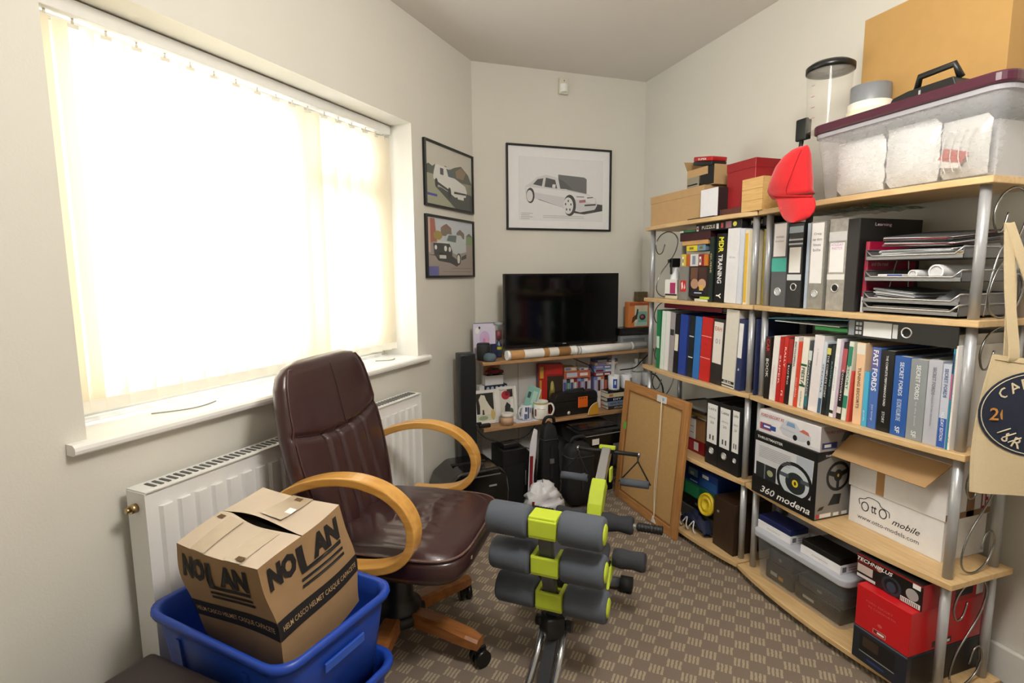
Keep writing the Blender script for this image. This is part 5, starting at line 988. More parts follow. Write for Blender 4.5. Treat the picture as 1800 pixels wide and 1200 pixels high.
t = thing('camera_clip', 'small black clip device at the left end of the lower plank', 'device', (onY(852, 750, 2.735).x, 2.735, DZ2), .1); MB().rbox(-.032, .032, -.012, .012, 0.0005, .02, .003).obj('body', BLACK, t); MB().rbox(-.045, -.02, -.008, .008, .0205, .032, .002).obj('arm', BLACK, t)
ystk = 2.90
o, W, h = dbox('storage_carton', 'pale grey carton behind the photo frames', 'box', 842, 893, 690, ystk, DZ2, .06, mat('#d6d5d2', .6)); zs_ = DZ2+h+.001
o, W, h = dbox('tea_light_pack', 'flat blue and white patterned pack on the pale grey carton', 'packet', 853, 893, 678.5, ystk, zs_, .05, mat('#26303e', .4), [(mat('#b9cbe0', .4), ell(.12+.2*k, .5, .07, .32, 10)) for k in range(5)]); 
o2, W2, h2 = dbox('small_pack', 'tiny white pack beside the blue patterned pack', 'packet', 843, 852, 679, ystk, zs_, .05, WHT); zs_ += h+.001
o, W, h = dbox('white_carton', 'white carton in the stack carrying the red toy car', 'box', 853, 886, 661, ystk, zs_, .05, mat('#f0f0f0', .5)); zs_ += h+.001
o, W, h = dbox('backing_card', 'orange brown card standing behind the red toy car', 'card', 850, 880, 643, ystk+.045, zs_, .004, mat('#b98a64', .6), hmax=DZ1-.022-zs_)
car = thing('toy_car', 'shiny dark red toy car on the white carton', 'toy car', (onY(869, 655, ystk+.02).x, ystk+.02, zs_), RZD)
prof = [(-.05, .008), (-.052, .02), (-.044, .026), (-.03, .028), (-.018, .042), (.014, .043), (.03, .03), (.05, .026), (.053, .012), (.05, .008)]
MB().prism([(x, -.018, z) for x, z in prof], (0, .036, 0)).obj('body', mat('#8c1a2a', .15, coat=.5), car, bevel=.003)
MB().prism([(-.026, -.0185, .03), (-.016, -.0185, .04), (.012, -.0185, .041), (.022, -.0185, .031)], (0, .037, 0)).obj('windows', mat('#20242a', .1), car)
for x in (-.03, .03):
    for y in (-.019, .019): MB().cyl((x, y-.003, .0105), (x, y+.003, .0105), .0105, n=16).obj('wheel', BLACK, car)
MB().box(-.053, .053, -.022, .022, -.0, .0005).obj('stand', BLACK, car)
# mug, card, big cup
def mug(label, c, r, h, M, handle=0, rim=None, items=None, group=None, name='mug'):
    t = thing(name, label, 'mug', c, 0, group)
    MB().lathe([(.001, .004), (r*.86, .002), (r*.92, 0), (r, .01), (r*1.0, h), (r*.93, h), (r*.92, .01), (.001, .008)], 28, caps=False).obj('body', M, t)
    a = handle; ux = V((math.cos(a), math.sin(a), 0))
    MB().tube(catmull([ux*r*.96+V((0, 0, h*.82)), ux*(r*1.45)+V((0, 0, h*.85)), ux*(r*1.75)+V((0, 0, h*.55)), ux*(r*1.45)+V((0, 0, h*.22)), ux*r*.96+V((0, 0, h*.2))], 5), .0055, 8).obj('handle', M, t)
    if rim: MB().lathe([(r*1.004, h*.86), (r*1.004, h*.98)], 28, caps=False).obj('rim_band', rim, t)
    if items:
        b = MB()
        for k, (Mx, a0, a1, z0, z1_) in enumerate(items): b = MB(); b.grid(lambda p, q: ((r*1.006+.0003*k)*math.cos(math.radians(a0+(a1-a0)*p)), (r*1.006+.0003*k)*math.sin(math.radians(a0+(a1-a0)*p)), h*(z0+(z1_-z0)*q)), 6, 1); b.obj('printed_panel', Mx, t)
    return t
yb1 = 2.80
mug('blue and white printed mug holding a teal card', (onY(925, 733, yb1).x, yb1, DZ2+.0026), .032, .088, mat('#dfe2ea', .3), math.radians(200), items=[(mat('#5f6f98', .4), 230, 262, .1, .45), (mat('#3a4668', .4), 265, 280, .15, .9), (mat('#8f9cc0', .4), 285, 310, .5, .85), (mat('#4a5678', .4), 240, 260, .6, .9)])
t = thing('greeting_card', 'teal and white greeting card leaning out of the printed mug', 'card', (onY(930, 710, yb1).x, yb1, DZ2+.075), rot=(math.radians(-6), math.radians(22), .1)); MB().box(-.038, .038, 0, .0015, 0, .12).obj('front_leaf', mat('#8fc4b8', .5), t); MB().box(.0, .05, .004, .0055, .005, .115).obj('back_leaf', mat('#dfe2e0', .5), t); art(t, 'print', (-.038, 0, 0), XD, ZD, .076, .12, [(mat('#3f5f60', .5), R(.1, .4, .35, .7)), (mat('#b9ddd4', .5), R(.5, .2, .9, .8))])
mug('large white cup with an olive rim and a fine black drawing', (onY(951, 729, 2.79).x, 2.795, DZ2+.0026), .043, .102, mat('#ece9e0', .25), math.radians(-25), rim=mat('#b9b884', .4), items=[(mat('#4a4a48', .4), 222, 245, .62, .64), (mat('#4a4a48', .4), 250, 285, .60, .615), (mat('#6a2a34', .4), 200, 214, .2, .6)], name='large_cup')
o = MB().box(0, .21, 0, .13, 0, .002).obj('paper_mat', mat('#e9e7ee', .6), loc=(onY(908, 742, 2.75).x, 2.745, DZ2+.0003), rot=(0, 0, RZD)); tag(o, 'white paper sheet under the mug and the large cup', 'paper')
t = thing('cane_toy', 'small red and pink figure beside the large cup', 'figure', (onY(972, 722, 2.83).x, 2.85, DZ2)); MB().lathe([(.001, 0), (.014, .002), (.012, .03), (.009, .035), (.012, .045), (.008, .056), (.001, .058)], 14).obj('body', mat('#b8504a', .5), t)
# red and gold box
o, W, h = dbox('gift_box', 'big red and gold gift box with a dark picture panel', 'box', 948, 988, 641, 2.90, DZ2, .06, mat('#a3161e', .35), [(mat('#b81f1c', .35), R(0, 0, .35, 1)), (mat('#d0a03a', .3), R(.05, .72, .2, .95)), (mat('#d0a03a', .3), R(.04, .02, .12, .68)), (mat('#c42a26', .35), R(.3, .8, 1, 1)), (mat('#33261a', .4), R(.35, .05, 1, .76)), (mat('#8f8440', .4), [(.45, .1), (.62, .1), (.66, .5), (.6, .66), (.5, .6), (.42, .35)]), (mat('#c2b46a', .4), ell(.55, .56, .06, .1)), (mat('#5d5426', .4), ell(.5, .3, .08, .12))], rz=-.14, hmax=.325)
art(o, 'side_print', (0, .06, 0), -YD, ZD, .06, h, [(mat('#7d1a2c', .4), R(0, 0, 1, 1)), (mat('#96303c', .4), R(.2, .1, .35, .9))])
o.location.x -= .004
# film and game cases
CC = ['#3a4f8a', '#8aa6c8', '#5a62a0', '#c9cfe0', '#6f7fb8', '#b9b0c8', '#a34a52', '#d9d4d0', '#2c4a52', '#7db09a', '#c46a50', '#e2dccf', '#4a2f3c', '#26262a', '#8f3038', '#d8b48a']
CN = dict(zip(CC, ['navy blue', 'pale blue', 'violet blue', 'silver blue', 'periwinkle', 'lilac', 'rose red', 'off white', 'dark teal', 'mint green', 'terracotta', 'cream', 'plum', 'black', 'dark red', 'tan']))
def cases(u0, u1, vt, y, z, n, label, seed, flat=False, hmax=.2, D=.07):
    rnd = random.Random(seed); x0, x1, h = fx(y, u0, u1, vt, z); h = min(h, hmax)
    for i in range(n):
        hx = CC[(seed*5+i*3) % len(CC)]
        if flat: a, c, zz0, zz1 = x0+rnd.uniform(0, .006), x1-rnd.uniform(0, .012), z+h*i/n, z+h*(i+1)/n
        else: a, c, zz0, zz1 = x0+(x1-x0)*i/n, x0+(x1-x0)*(i+1)/n, z, z+h-rnd.uniform(0, .008)
        t = thing('disc_case', CN[hx]+' '+label, 'case', (a+.0003, y+rnd.uniform(0, .004)+(a-x0)*.11, zz0+.0004), 0, label)
        W, H_ = c-a-.0008, zz1-zz0-.0008
        MB().box(0, W, 0, D, 0, H_).obj('sleeve', mat(hx, .3), t, bevel=.0008, seg=1); art(t, 'spine_print', (0, 0, 0), XD, ZD, W, H_, [(mat(CC[(i*7+seed+1) % len(CC)], .4), R(.15, .55, .85, .9) if not flat else R(.1, .2, .5, .8)), (mat('#efece6', .4), R(.3, .1, .7, .3) if not flat else R(.6, .3, .9, .7))])
    return z+h
yA = 2.888
zt_ = cases(990, 1042, 661, yA, DZ2, 8, 'upright disc case in the row behind the black toolbox', 1)
zt_ = cases(990, 1041, 653.5, yA, zt_+.0006, 1, 'long disc case lying on the upright cases', 2, True)
cases(992, 1016, 646, yA, zt_+.0006, 1, 'short disc case lying on top of the long case', 3, True); cases(1018, 1034, 647, yA, zt_+.0006, 1, 'small disc case lying on top of the long case', 15, True)
zt_ = cases(1044, 1070, 657, yA+.01, DZ2, 4, 'upright disc case beneath the stacked film cases', 4)
zt_ = cases(1044, 1078, 643, yA+.01, zt_+.0006, 3, 'film case lying in the stack above the upright cases', 6, True)
cases(1046, 1088, 632.5, yA+.01, zt_+.0006, 2, 'film case on top of the film stack', 3, True, hmax=.045)
# toolbox
tx_a, tx_b = onY(974, 727, 2.785).x, onY(1056, 722, 2.785).x
tb = thing('toolbox', 'black plastic toolbox with an orange tag on the lower plank', 'toolbox', (tx_a, 2.785, DZ2+.0005), RZD); W, h, D = (tx_b-tx_a), .135, .055
MB().prism([(.014, 0, 0), (W-.014, 0, 0), (W, 0, h*.62), (0, 0, h*.62)], (0, D, 0)).obj('base', mat('#151516', .45), tb, bevel=.004)
MB().prism([(0, -.002, h*.63), (W, -.002, h*.63), (W-.004, -.002, h*.85), (W-.02, -.002, h), (.02, -.002, h), (.004, -.002, h*.85)], (0, D+.004, 0)).obj('lid', mat('#1a1a1b', .4), tb, bevel=.004)
MB().tube([(W*.3, D*.4, h), (W*.32, D*.4, h*1.09), (W*.7, D*.4, h*1.09), (W*.72, D*.4, h)], .007, 8).obj('handle', mat('#2a2a2c', .4), tb)
MB().box(W*.53, W*.75, -.007, -.0025, h*.3, h*.78).obj('orange_tag', mat('#e2661c', .5), tb, bevel=.002); 
for k in range(3): MB().box(W*(.56+.06*k), W*(.59+.06*k), -.0078, -.0071, h*.70, h*.74).obj('tag_hole', BLACK, tb)
MB().lathe([(.011, 0), (.001, .0006)], 20, (W*.33, -.0005, h*.12), -YD).obj('sticker', WHT, tb)
t = thing('set_square', 'yellow quarter disc protractor leaning on the toolbox', 'protractor', (tx_a+W*.70, 2.765, DZ2+.001), rot=(math.radians(-6), 0, RZD)); MB().prism([(0, 0, 0), (.072, 0, .0)]+[(.072-.072*math.sin(a), 0, .068*math.cos(a)) for a in [i*math.pi/2/8*.97 for i in range(9)]][:9], (0, .003, 0)).obj('plate', mat('#c9902e', .4), t); MB().tube([(.072-.074*math.sin(a), .0, .07*math.cos(a)) for a in [i*math.pi/2/10 for i in range(11)]], .002, 6).obj('edge', mat('#e6dcc0', .4), t)
# book stack and mugs
zb_ = DZ2+.0004
for k, (u0, u1, hh, hx, tx_, th, lb_) in enumerate(((1064, 1120, .022, '#33302e', 'ATLAS', '#d9d4cc', 'dark book at the bottom of the stack under the white mugs'), (1063, 1120, .028, '#7d8fa8', 'HOW TO USE', '#14181e', 'grey blue book lettered HOW TO USE under the white mugs'), (1062, 1120, .024, '#151a3a', 'DIY', '#f2f2f2', 'navy book lettered DIY in the stack under the white mugs'), (1062, 1120, .026, '#d9cfa8', '', '#c87a5a', 'cream book with an orange patch in the stack under the white mugs'), (1063, 1122, .014, '#141416', '', '#333333', 'thin black book directly beneath the white mugs'))):
    x0, x1 = onY(u0+6, 700, 2.83).x, onY(u1, 700, 2.83).x; o = thing('book', lb_, 'book', (x0, 2.832, zb_), RZD); W = x1-x0
    MB().box(0, W, 0, .0025, 0, hh).box(0, W, .0025, .085, 0, .0022).box(0, W, .0025, .085, hh-.0022, hh).obj('cover', mat(hx, .4), o); MB().box(.003, W-.003, .0026, .084, .0023, hh-.0023).obj('page_block', mat('#e6dfcc', .8), o)
    if tx_: txt(o, tx_, mat(th, .5), (W*.36, -.0005, hh*.5), XD, ZD, W*(.3 if len(tx_) < 6 else .55), hh*.5, .02)
    else: MB().box(W*.06, W*.2, -.0008, -.0001, hh*.2, hh*.8).obj('spine_mark', mat(th, .5), o)
    zb_ += hh+.0005
for u, y, r, hd, it, lb_ in ((1079, 2.862, .035, 100, [(mat('#3a55a8', .4), 232, 275, .18, .8), (mat('#d9e2f2', .4), 245, 262, .42, .68)], 'white mug with a blue square panel on the book stack'), (1101, 2.872, .036, 80, [(mat('#a88f86', .4), 275, 305, .35, .8), (mat('#a9b4c0', .4), 270, 300, .1, .33)], 'white mug with a brown picture on the book stack'), (1118, 2.93, .036, 120, None, 'plain white mug behind the pictured mugs'), (1137, 2.90, .036, 60, None, 'plain white mug nearest the bookcase')):
    x = onY(u, 680, y).x
    zz = zb_
    mug(lb_, (x, y, zz+.0004), r, .09, mat('#eceef2', .25), math.radians(hd), items=it)
o, W, h = dbox('shelf_riser', 'dark slim box carrying the rear white mugs', 'box', 1122, 1150, 684, 2.86, DZ2, .1, mat('#26262a', .5), rz=0, hmax=zb_-DZ2-.0002)
t = thing('plug_adapter', 'white plug adapter block below the upper plank', 'plug', (onY(1124, 640, 2.93).x, 2.94, DZ2+.215)); MB().rbox(-.03, .03, -.02, .02, 0, .05, .006).obj('body', WHT, t); MB().rbox(-.024, -.008, -.014, .008, .0505, .085, .004).rbox(.008, .024, -.014, .008, .0505, .08, .004).obj('plug', WHT, t)
t.location = (onY(1124, 640, 2.91).x, 2.925, zb_+.0905)
# ================================================================== under the shelf unit
sp_x = onY(821, 622, 2.66).x
t = thing('tower_speaker', 'tall slim black tower speaker standing by the window wall corner', 'speaker', (sp_x, 2.68, 0), .05); hz = onY(821, 622, 2.66).z
MB().rbox(-.042, .042, -.03, .06, .014, hz, .004).obj('cabinet', mat('#131416', .35), t); MB().box(-.038, .038, -.0335, -.0305, .03, hz-.008).obj('grille', mat('#0b0c0e', .8, bump=.3, bscale=900), t); MB().rbox(-.06, .06, -.05, .08, .0005, .0135, .004).obj('base', mat('#0f1012', .4), t)
sh = thing('paper_shredder', 'glossy black rounded bin shredder behind the leather chair', 'shredder', (.605, 2.50, 0), .12)
sw, sd, shh = .17, .12, .31
GLB = mat('#0b0c0d', .12, coat=.6)
def rounded(x0, x1, y0, y1, r, n=6):
    pts = []
    for cx, cy, a0 in ((x1-r, y1-r, 0), (x0+r, y1-r, 90), (x0+r, y0+r, 180), (x1-r, y0+r, 270)):
        for k in range(n+1): a = math.radians(a0+90*k/n); pts.append((cx+r*math.cos(a), cy+r*math.sin(a)))
    return pts
pf = [(-sw, 0.001), (-sw-.004, .19), (-sw+.02, .26), (-sw+.09, shh), (sw-.05, shh), (sw-.01, .27), (sw, .19), (sw-.01, 0.001)]
MB().prism([(x, -sd, z) for x, z in pf], (0, 2*sd, 0)).obj('bin', GLB, sh, bevel=.014, seg=4)
MB().box(-.05, .12, -sd-.002, -sd+.03, .275, .281).obj('chrome_strip', mat('#c9cbcd', .2, metal=.9), sh); MB().box(-.09, .09, -.012, .012, shh, shh+.003).obj('paper_slot', BLACK, sh); MB().box(.06, .10, -sd-.003, -sd+.0, .22, .228).obj('switch', mat('#9a9a98', .3), sh)
sb_ = thing('subwoofer', 'black cabinet with a chamfered top corner beside the shredder', 'subwoofer', (.905, 2.58, 0), .1)
MB().prism([(-.1, 0, .0005), (.1, 0, .0005), (.1, 0, .25), (.035, 0, .325), (-.1, 0, .325)], (0, .16, 0)).obj('cabinet', mat('#101113', .4), sb_, bevel=.004); MB().box(.03, .036, -.003, 0, .12, .2).obj('trim', mat('#6d6f70', .3), sb_); MB().box(-.08, .02, -.004, -.0005, .02, .24).obj('grille', mat('#0b0b0c', .8), sb_)
t = thing('power_adapter', 'small black power adapter on the subwoofer', 'adapter', (.86, 2.62, .3256), .1); MB().rbox(-.045, .045, -.025, .025, 0, .028, .005).obj('body', BLACK, t)
CBL = mat('#141414', .5)
def cable(label, pts, r=.0032):
    P = [V(p) for p in pts]; o = MB().tube([V(q)-P[0] for q in catmull(P, 6)], r, 6).obj('cable', CBL, loc=P[0]); tag(o, label, 'cable')
y_ = 2.66
cable('black cable sagging from the lower plank to the power adapter', [onY(840, 757, 2.72), onY(855, 770, 2.68), onY(880, 777, 2.64), (.88, 2.625, .345), (.87, 2.62, .354)])
cable('black cable looping from under the lower plank to the white bag', [onY(940, 748, 2.76), onY(925, 766, 2.77), onY(905, 772, 2.775), onY(892, 775, 2.78), onY(905, 781, 2.785), onY(930, 788, 2.785)])
cable('thin black cable hanging down from the upper plank behind the film stack', [onY(1005, 628, 2.84), onY(1015, 633, 2.86), onY(1035, 642, 2.86), onY(1045, 655, 2.865)], .0028)
cable('black cables gathered beside the white mugs', [onY(1145, 618, 2.86), onY(1128, 634, 2.85), onY(1115, 646, 2.85), onY(1090, 650, 2.85)], .004)
cable('black mains cable coiled at the bookcase end', [onX(1143, 656, 1.7), onX(1153, 660, 1.7), onX(1163, 675, 1.7), onX(1166, 690, 1.7), onX(1168, 705, 1.7)], .0045)
t = thing('red_pot', 'glossy dark red round pot seen below the binders', 'pot', (1.66, 2.33, ZS[1]+.0006)); MB().lathe([(.001, 0), (.04, 0), (.05, .03), (.05, .15), (.044, .165), (.04, .165), (.04, .03), (.001, .03)], 24).obj('body', mat('#7d1024', .2, coat=.4), t)
# plastic bag
bag = thing('plastic_bag', 'white and dark red plastic carrier bag on the carpet', 'bag', (.985, 2.44, 0)); rnd = random.Random(5); N = 16
no = [[rnd.uniform(-1, 1) for _ in range(N+2)] for _ in range(N+2)]
def bagf(a, c):
    th = 2*math.pi*a; k1, k2 = int(a*N) % N, int(c*N)
    r = (.10*math.sqrt(max(0, 1-c**2.2))+.006)*(1+.17*no[k1][k2])
    return V((r*math.cos(th)*1.0-.01*c, r*math.sin(th)*.75, .0015+.185*c+.014*no[k1][(k2+3) % N]*min(1, 3*c)))
MB().grid(bagf, 32, 18).obj('film', mat('#dfdfe3', .3, bump=.2, bscale=20), bag)
art(bag, 'red_print', (-.105, -.078, .01), V((1, .12, 0)), V((0, .25, 1)), .10, .11, [(mat('#7d0f1c', .4), [(0, .2), (.5, 0), (.95, .5), (.85, .75), (.2, .95)]), (mat('#e6e0e2', .4), ell(.6, .5, .16, .2)), (mat('#3a0a10', .4), ell(.6, .5, .08, .1))], .004)
sh_ = [(-.075, .02), (-.04, .03), (-.03, .2), (-.01, .33), (.0, .43), (-.02, .44), (-.045, .36), (-.06, .2)]
MB().prism([(x-.0, .045+.1*z_, z_) for x, z_ in sh_], (.004, .012, 0)).obj('raised_side', mat('#d6d6dc', .35, bump=.2, bscale=20), bag, bevel=.003)
MB().prism([(-.062, .046+.1*.08, .08), (-.046, .046+.1*.08, .08), (-.03, .046+.03, .30), (-.048, .046+.03, .30)], (0, -.004, 0)).obj('red_stripe', mat('#7d0f1c', .4), bag)
# camera bags
def softbag(label, x, y, wx, wy, hz, seed, tri=0, straps=True, rz=0):
    o = thing('equipment_bag', label, 'bag', (x, y, 0), rz); rnd = random.Random(seed); M = mat('#101112', .75, bump=.3, bscale=120)
    no = [[rnd.uniform(-1, 1) for _ in range(14)] for _ in range(14)]
    def f(a, c):
        th = 2*math.pi*a; s = max(.02, min(1, (1-abs(2*c-1)**6)))**.5; cx, sx = math.cos(th), math.sin(th); q = (abs(cx)**5+abs(sx)**5)**(-1/5)
        return V((wx*cx*q*s*(1-tri*c)*(1+.04*no[int(a*12)][int(c*12)]), wy*sx*q*s*(1-tri*.5*c), .001+hz*c))
    MB().grid(f, 32, 16).obj('body', M, o)
    MB().tube([f(k/32, .78)*1.01 for k in range(32)], .0035, 5, closed=True).obj('zip', mat('#2c2e30', .4), o)
    MB().tube(catmull([(-wx*.5, 0, hz*.98), (-wx*.3, -.01, hz*1.06), (wx*.3, -.01, hz*1.06), (wx*.5, 0, hz*.98)], 5), .009, 8).obj('carry_handle', M, o)
    if straps:
        MB().box(-.006, .006, -wy*1.03-.002, -wy*1.0, hz*.3, hz*.72).obj('strap', mat('#1c1e1f', .6), o); MB().box(-.012, .012, -wy*1.06-.004, -wy*1.03-.001, hz*.5, hz*.56).obj('buckle', mat('#b9bbbd', .3, metal=.8), o)
    return o
softbag('tall black equipment bag with a pale buckle beside the white bag', 1.205, 2.50, .085, .06, .36, 1, .12)
softbag('black shoulder bag leaning between the white bag and the tall bag', 1.09, 2.63, .065, .045, .44, 2, .35)
# printer on a computer tower
pc = thing('computer_tower', 'black computer tower on the carpet under the shelf unit', 'computer', (1.30, 2.60, 0), RZD); MB().rbox(0, .19, 0, .3, .001, .285, .006).obj('case', mat('#0e0f11', .3), pc); MB().box(.02, .17, -.002, 0, .2, .24).obj('drive_bay', mat('#17181a', .3), pc); MB().cyl((.15, -.001, .15), (.15, -.003, .15), .008, n=16).obj('power_button', mat('#5a5d60', .3), pc)
pr = thing('printer', 'black printer with a grey edged lid on the computer tower', 'printer', (1.255, 2.56, .2865), RZD); MB().rbox(0, .30, 0, .33, 0, .085, .008).obj('body', mat('#0c0d10', .25), pr)
MB().tube([(.0, -.002, .075), (.03, -.004, .066), (.27, -.004, .066), (.30, -.002, .075)], .0025, 6).obj('lid_edge', mat('#8a8c8e', .3), pr); MB().box(.07, .115, -.0015, -.0002, .012, .045).obj('white_label', mat('#e9e9e6', .5), pr); MB().rbox(.02, .28, .05, .30, .0852, .093, .003).obj('scanner_lid', mat('#141518', .2), pr)
# ================================================================== corkboard leaning on the bookcase
ck = thing('corkboard', 'wooden framed corkboard leaning on the bookcase with its back outwards', 'corkboard', (1.458, 1.990, .0012), rot=(0, math.radians(5.0), 0)); CW, CH, fwd = .566, .655, .045
CWD = wood('#a5713f', '#bd8a54', 'z', .45, 7, 10); CWD2 = wood('#a5713f', '#bd8a54', 'y', .45, 7, 10)
MB().box(0, .018, 0, fwd, 0, CH).obj('side_rail', CWD, ck, bevel=.003); MB().box(0, .018, CW-fwd, CW, 0, CH).obj('side_rail', CWD, ck, bevel=.003)
MB().box(0, .018, fwd+.0003, CW-fwd-.0003, 0, fwd).obj('end_rail', CWD2, ck, bevel=.003); MB().box(0, .018, fwd+.0003, CW-fwd-.0003, CH-fwd, CH).obj('end_rail', CWD2, ck, bevel=.003)
SLP = mat('#8a5c34', .5)
for y0_, y1_, z0_, z1_ in ((fwd+.0002, fwd+.008, fwd, CH-fwd), (CW-fwd-.008, CW-fwd-.0002, fwd, CH-fwd), (fwd+.009, CW-fwd-.009, fwd+.0002, fwd+.008), (fwd+.009, CW-fwd-.009, CH-fwd-.008, CH-fwd-.0002)): MB().box(.004, .0088, y0_, y1_, z0_, z1_).obj('inner_slip', SLP, ck)
MB().box(.009, .015, fwd+.0003, CW-fwd-.0003, fwd+.0003, CH-fwd-.0003).obj('panel', mat('#b8935e', .85, var=.12, scale=80, bump=.15, bscale=300), ck)
MB().tube(catmull([(-.003, CW*.37, CH-.03), (.002, CW*.355, CH*.6), (.0, CW*.35, CH*.3), (-.004, CW*.30, .03)], 6), .0022, 6).obj('string', mat('#d9cdb2', .7), ck)
MB().tube(catmull([(-.002, CW*.365, CH-.03), (.0, CW*.34, CH*.6), (.001, CW*.33, CH*.3), (-.004, CW*.30, .03)], 6), .0018, 6).obj('string', mat('#d9cdb2', .7), ck)
MB().box(-.002, -.0002, CW*.30, CW*.44, CH-.045, CH-.012).obj('paper_label', mat('#d6d2d2', .6), ck); MB().box(-.003, -.0021, CW*.33, CW*.36, CH-.035, CH-.02).obj('label_mark', mat('#8fb4d6', .5), ck)
MB().prism([(-.002, CW*.27, .015), (-.002, CW*.335, .012), (-.002, CW*.32, .045)], (-.004, 0, 0)).obj('paper_tab', mat('#dcdad2', .6), ck)
MB().box(-.002, -.0002, CW-.06, CW-.032, CH*.60, CH*.66).obj('green_tag', mat('#6fb04a', .5), ck)
# ================================================================== leather swivel chair
LEA = mat('#3b2223', .30, var=.10, scale=14, bump=.10, bscale=260, coat=.3)
LEAD = mat('#2a1718', .45, bump=.1, bscale=200)
BENT = wood('#c08a3e', '#d9a557', 'x', .28, 5, 8, coat=.3)
LEGW = wood('#8a5428', '#a96c38', 'x', .35, 5, 8)
chr_ = thing('office_chair', 'brown leather swivel chair with bentwood arms and wooden star base', 'chair', (.168, 1.730, 0), math.radians(-32))
def loft(rings, b=None, cap=True):
    b = b or MB(); n = len(rings[0]); k = len(b.v)
    for r in rings: b.v += [V(p) for p in r]
    for i in range(len(rings)-1):
        for j in range(n): q = (j+1) % n; b.f.append([k+i*n+j, k+i*n+q, k+(i+1)*n+q, k+(i+1)*n+j]); b.m.append(0); b.sm.append(True)
    if cap: b.f.append([k+j for j in reversed(range(n))]); b.m.append(0); b.sm.append(True); b.f.append([k+(len(rings)-1)*n+j for j in range(n)]); b.m.append(0); b.sm.append(True)
    return b
def sup(a, n): c = math.cos(a); return math.copysign(abs(c)**(2/n), c)
def sus(a, n): c = math.sin(a); return math.copysign(abs(c)**(2/n), c)
# seat cushion
SX0, SX1, SY0, SY1, SZ = -.19, .305, -.245, .255, .355
scx, scy, shx, shy = (SX0+SX1)/2, (SY0+SY1)/2, (SX1-SX0)/2, (SY1-SY0)/2
def seat_top(x, y):
    rx, ry = (x-scx)/shx, (y-scy)/shy
    z = .468-.018*rx**2-.010*ry**2 - (.022*max(0, rx-.55)**1.0)
    z -= .015*math.exp(-((rx+.05+.12*ry*ry)/.045)**2)                     # seam across the seat
    if rx > -.05: z += .003*math.sin(ry*34)*math.exp(-((rx-.28)/.22)**2)      # gathers
    if rx > -.05: z += .006*(1-2*abs(math.sin(rx*11+.8*math.sin(ry*5))))*(1-abs(ry))*math.exp(-((rx-.2)/.3)**2)
    else: z += .009*math.sin((rx+ry*.7)*18)*(1-abs(ry))*.8
    return z
rings = []
NA = 88
for lv, (ins, zz) in enumerate(((.045, SZ), (.012, SZ+.006), (.0, SZ+.03), (.0, SZ+.06), (.006, SZ+.085))):
    rings.append([(scx+(shx-ins)*sup(2*math.pi*k/NA, 5), scy+(shy-ins)*sus(2*math.pi*k/NA, 5), zz) for k in range(NA)])
for fr in [.985, .965, .94]+[.92-.9*i/44 for i in range(45)]:
    rg = []
    for k in range(NA):
        x, y = scx+(shx-.006)*fr*sup(2*math.pi*k/NA, 5), scy+(shy-.006)*fr*sus(2*math.pi*k/NA, 5)
        e = 1-fr; z = seat_top(x, y)-.022*max(0, 1-e/.14)**2
        rg.append((x, y, z))
    rings.append(rg)
st = loft(rings).obj('seat', LEA, chr_)
PIPE = mat('#6a5048', .5, var=.5, scale=60)
MB().tube([(scx+(shx-.002)*sup(2*math.pi*k/NA, 5), scy+(shy-.002)*sus(2*math.pi*k/NA, 5), SZ+.0845) for k in range(NA)], .0035, 6, closed=True).obj('piping', PIPE, st, label='worn pale brown piping')
MB().prism([(scx+shx+.0004, -.14, SZ+.05), (scx+shx+.0004, -.128, SZ+.047), (scx+shx+.0004, -.126, SZ+.056), (scx+shx+.0004, -.138, SZ+.058)], (.0008, 0, 0)).obj('scuff', mat('#b5a294', .7), st)
# backrest
ts = [0, .03, .1, .22, .36, .5, .64, .78, .88, .94, .975, 1.0]
ws = [.18, .205, .222, .243, .258, .264, .261, .252, .238, .220, .195, .13]
th = [.018, .036, .042, .045, .047, .047, .046, .044, .041, .036, .028, .010]
rings = []; NB = 44
def bcen(t): return V((-.128-.015*math.sin(math.pi*t)-.115*t-.02*t*t, .005, .405+.574*t))
def bpt(t, w_, h_, a):
    c = bcen(t); nrm = V((.975, 0, .22)); s = sup(a, 3.2); d = sus(a, 3.2)
    q = c+V((0, 1, 0))*(w_*s)+nrm*(h_*d)
    if d > .2:                                             # stitched panel lines on the front
        f = 0
        if t < .60:
            for yc in (-.115, -.04, .04, .115):
                f -= .013*math.exp(-((w_*s-yc*(1-.12*(t-.3)))/.009)**2)
        f -= .016*math.exp(-((t-.60-.07*(s*s)+.03)/.016)**2)
        q += nrm*(f*(1-abs(s)**10))
    return q
ANG = [math.acos(math.copysign(abs(s_)**1.6, s_)) for s_ in [1-2*i/70 for i in range(70)]]+[2*math.pi-math.acos(math.copysign(abs(s_)**1.6, s_)) for s_ in [-1+2*i/24 for i in range(24)]]
for t in [i/70 for i in range(71)]:
    k = max(i for i in range(len(ts)) if ts[i] <= t+1e-9); k = min(k, len(ts)-2); fr = (t-ts[k])/(ts[k+1]-ts[k])
    w_, h_ = ws[k]+(ws[k+1]-ws[k])*fr, th[k]+(th[k+1]-th[k])*fr
    rings.append([bpt(t, w_, h_, a_) for a_ in ANG])
bk = loft(rings).obj('backrest', LEA, chr_)
def wht(t):
    k = max(i for i in range(len(ts)) if ts[i] <= t+1e-9); k = min(k, len(ts)-2); fr = (t-ts[k])/(ts[k+1]-ts[k]); return ws[k]+(ws[k+1]-ws[k])*fr, th[k]+(th[k+1]-th[k])*fr
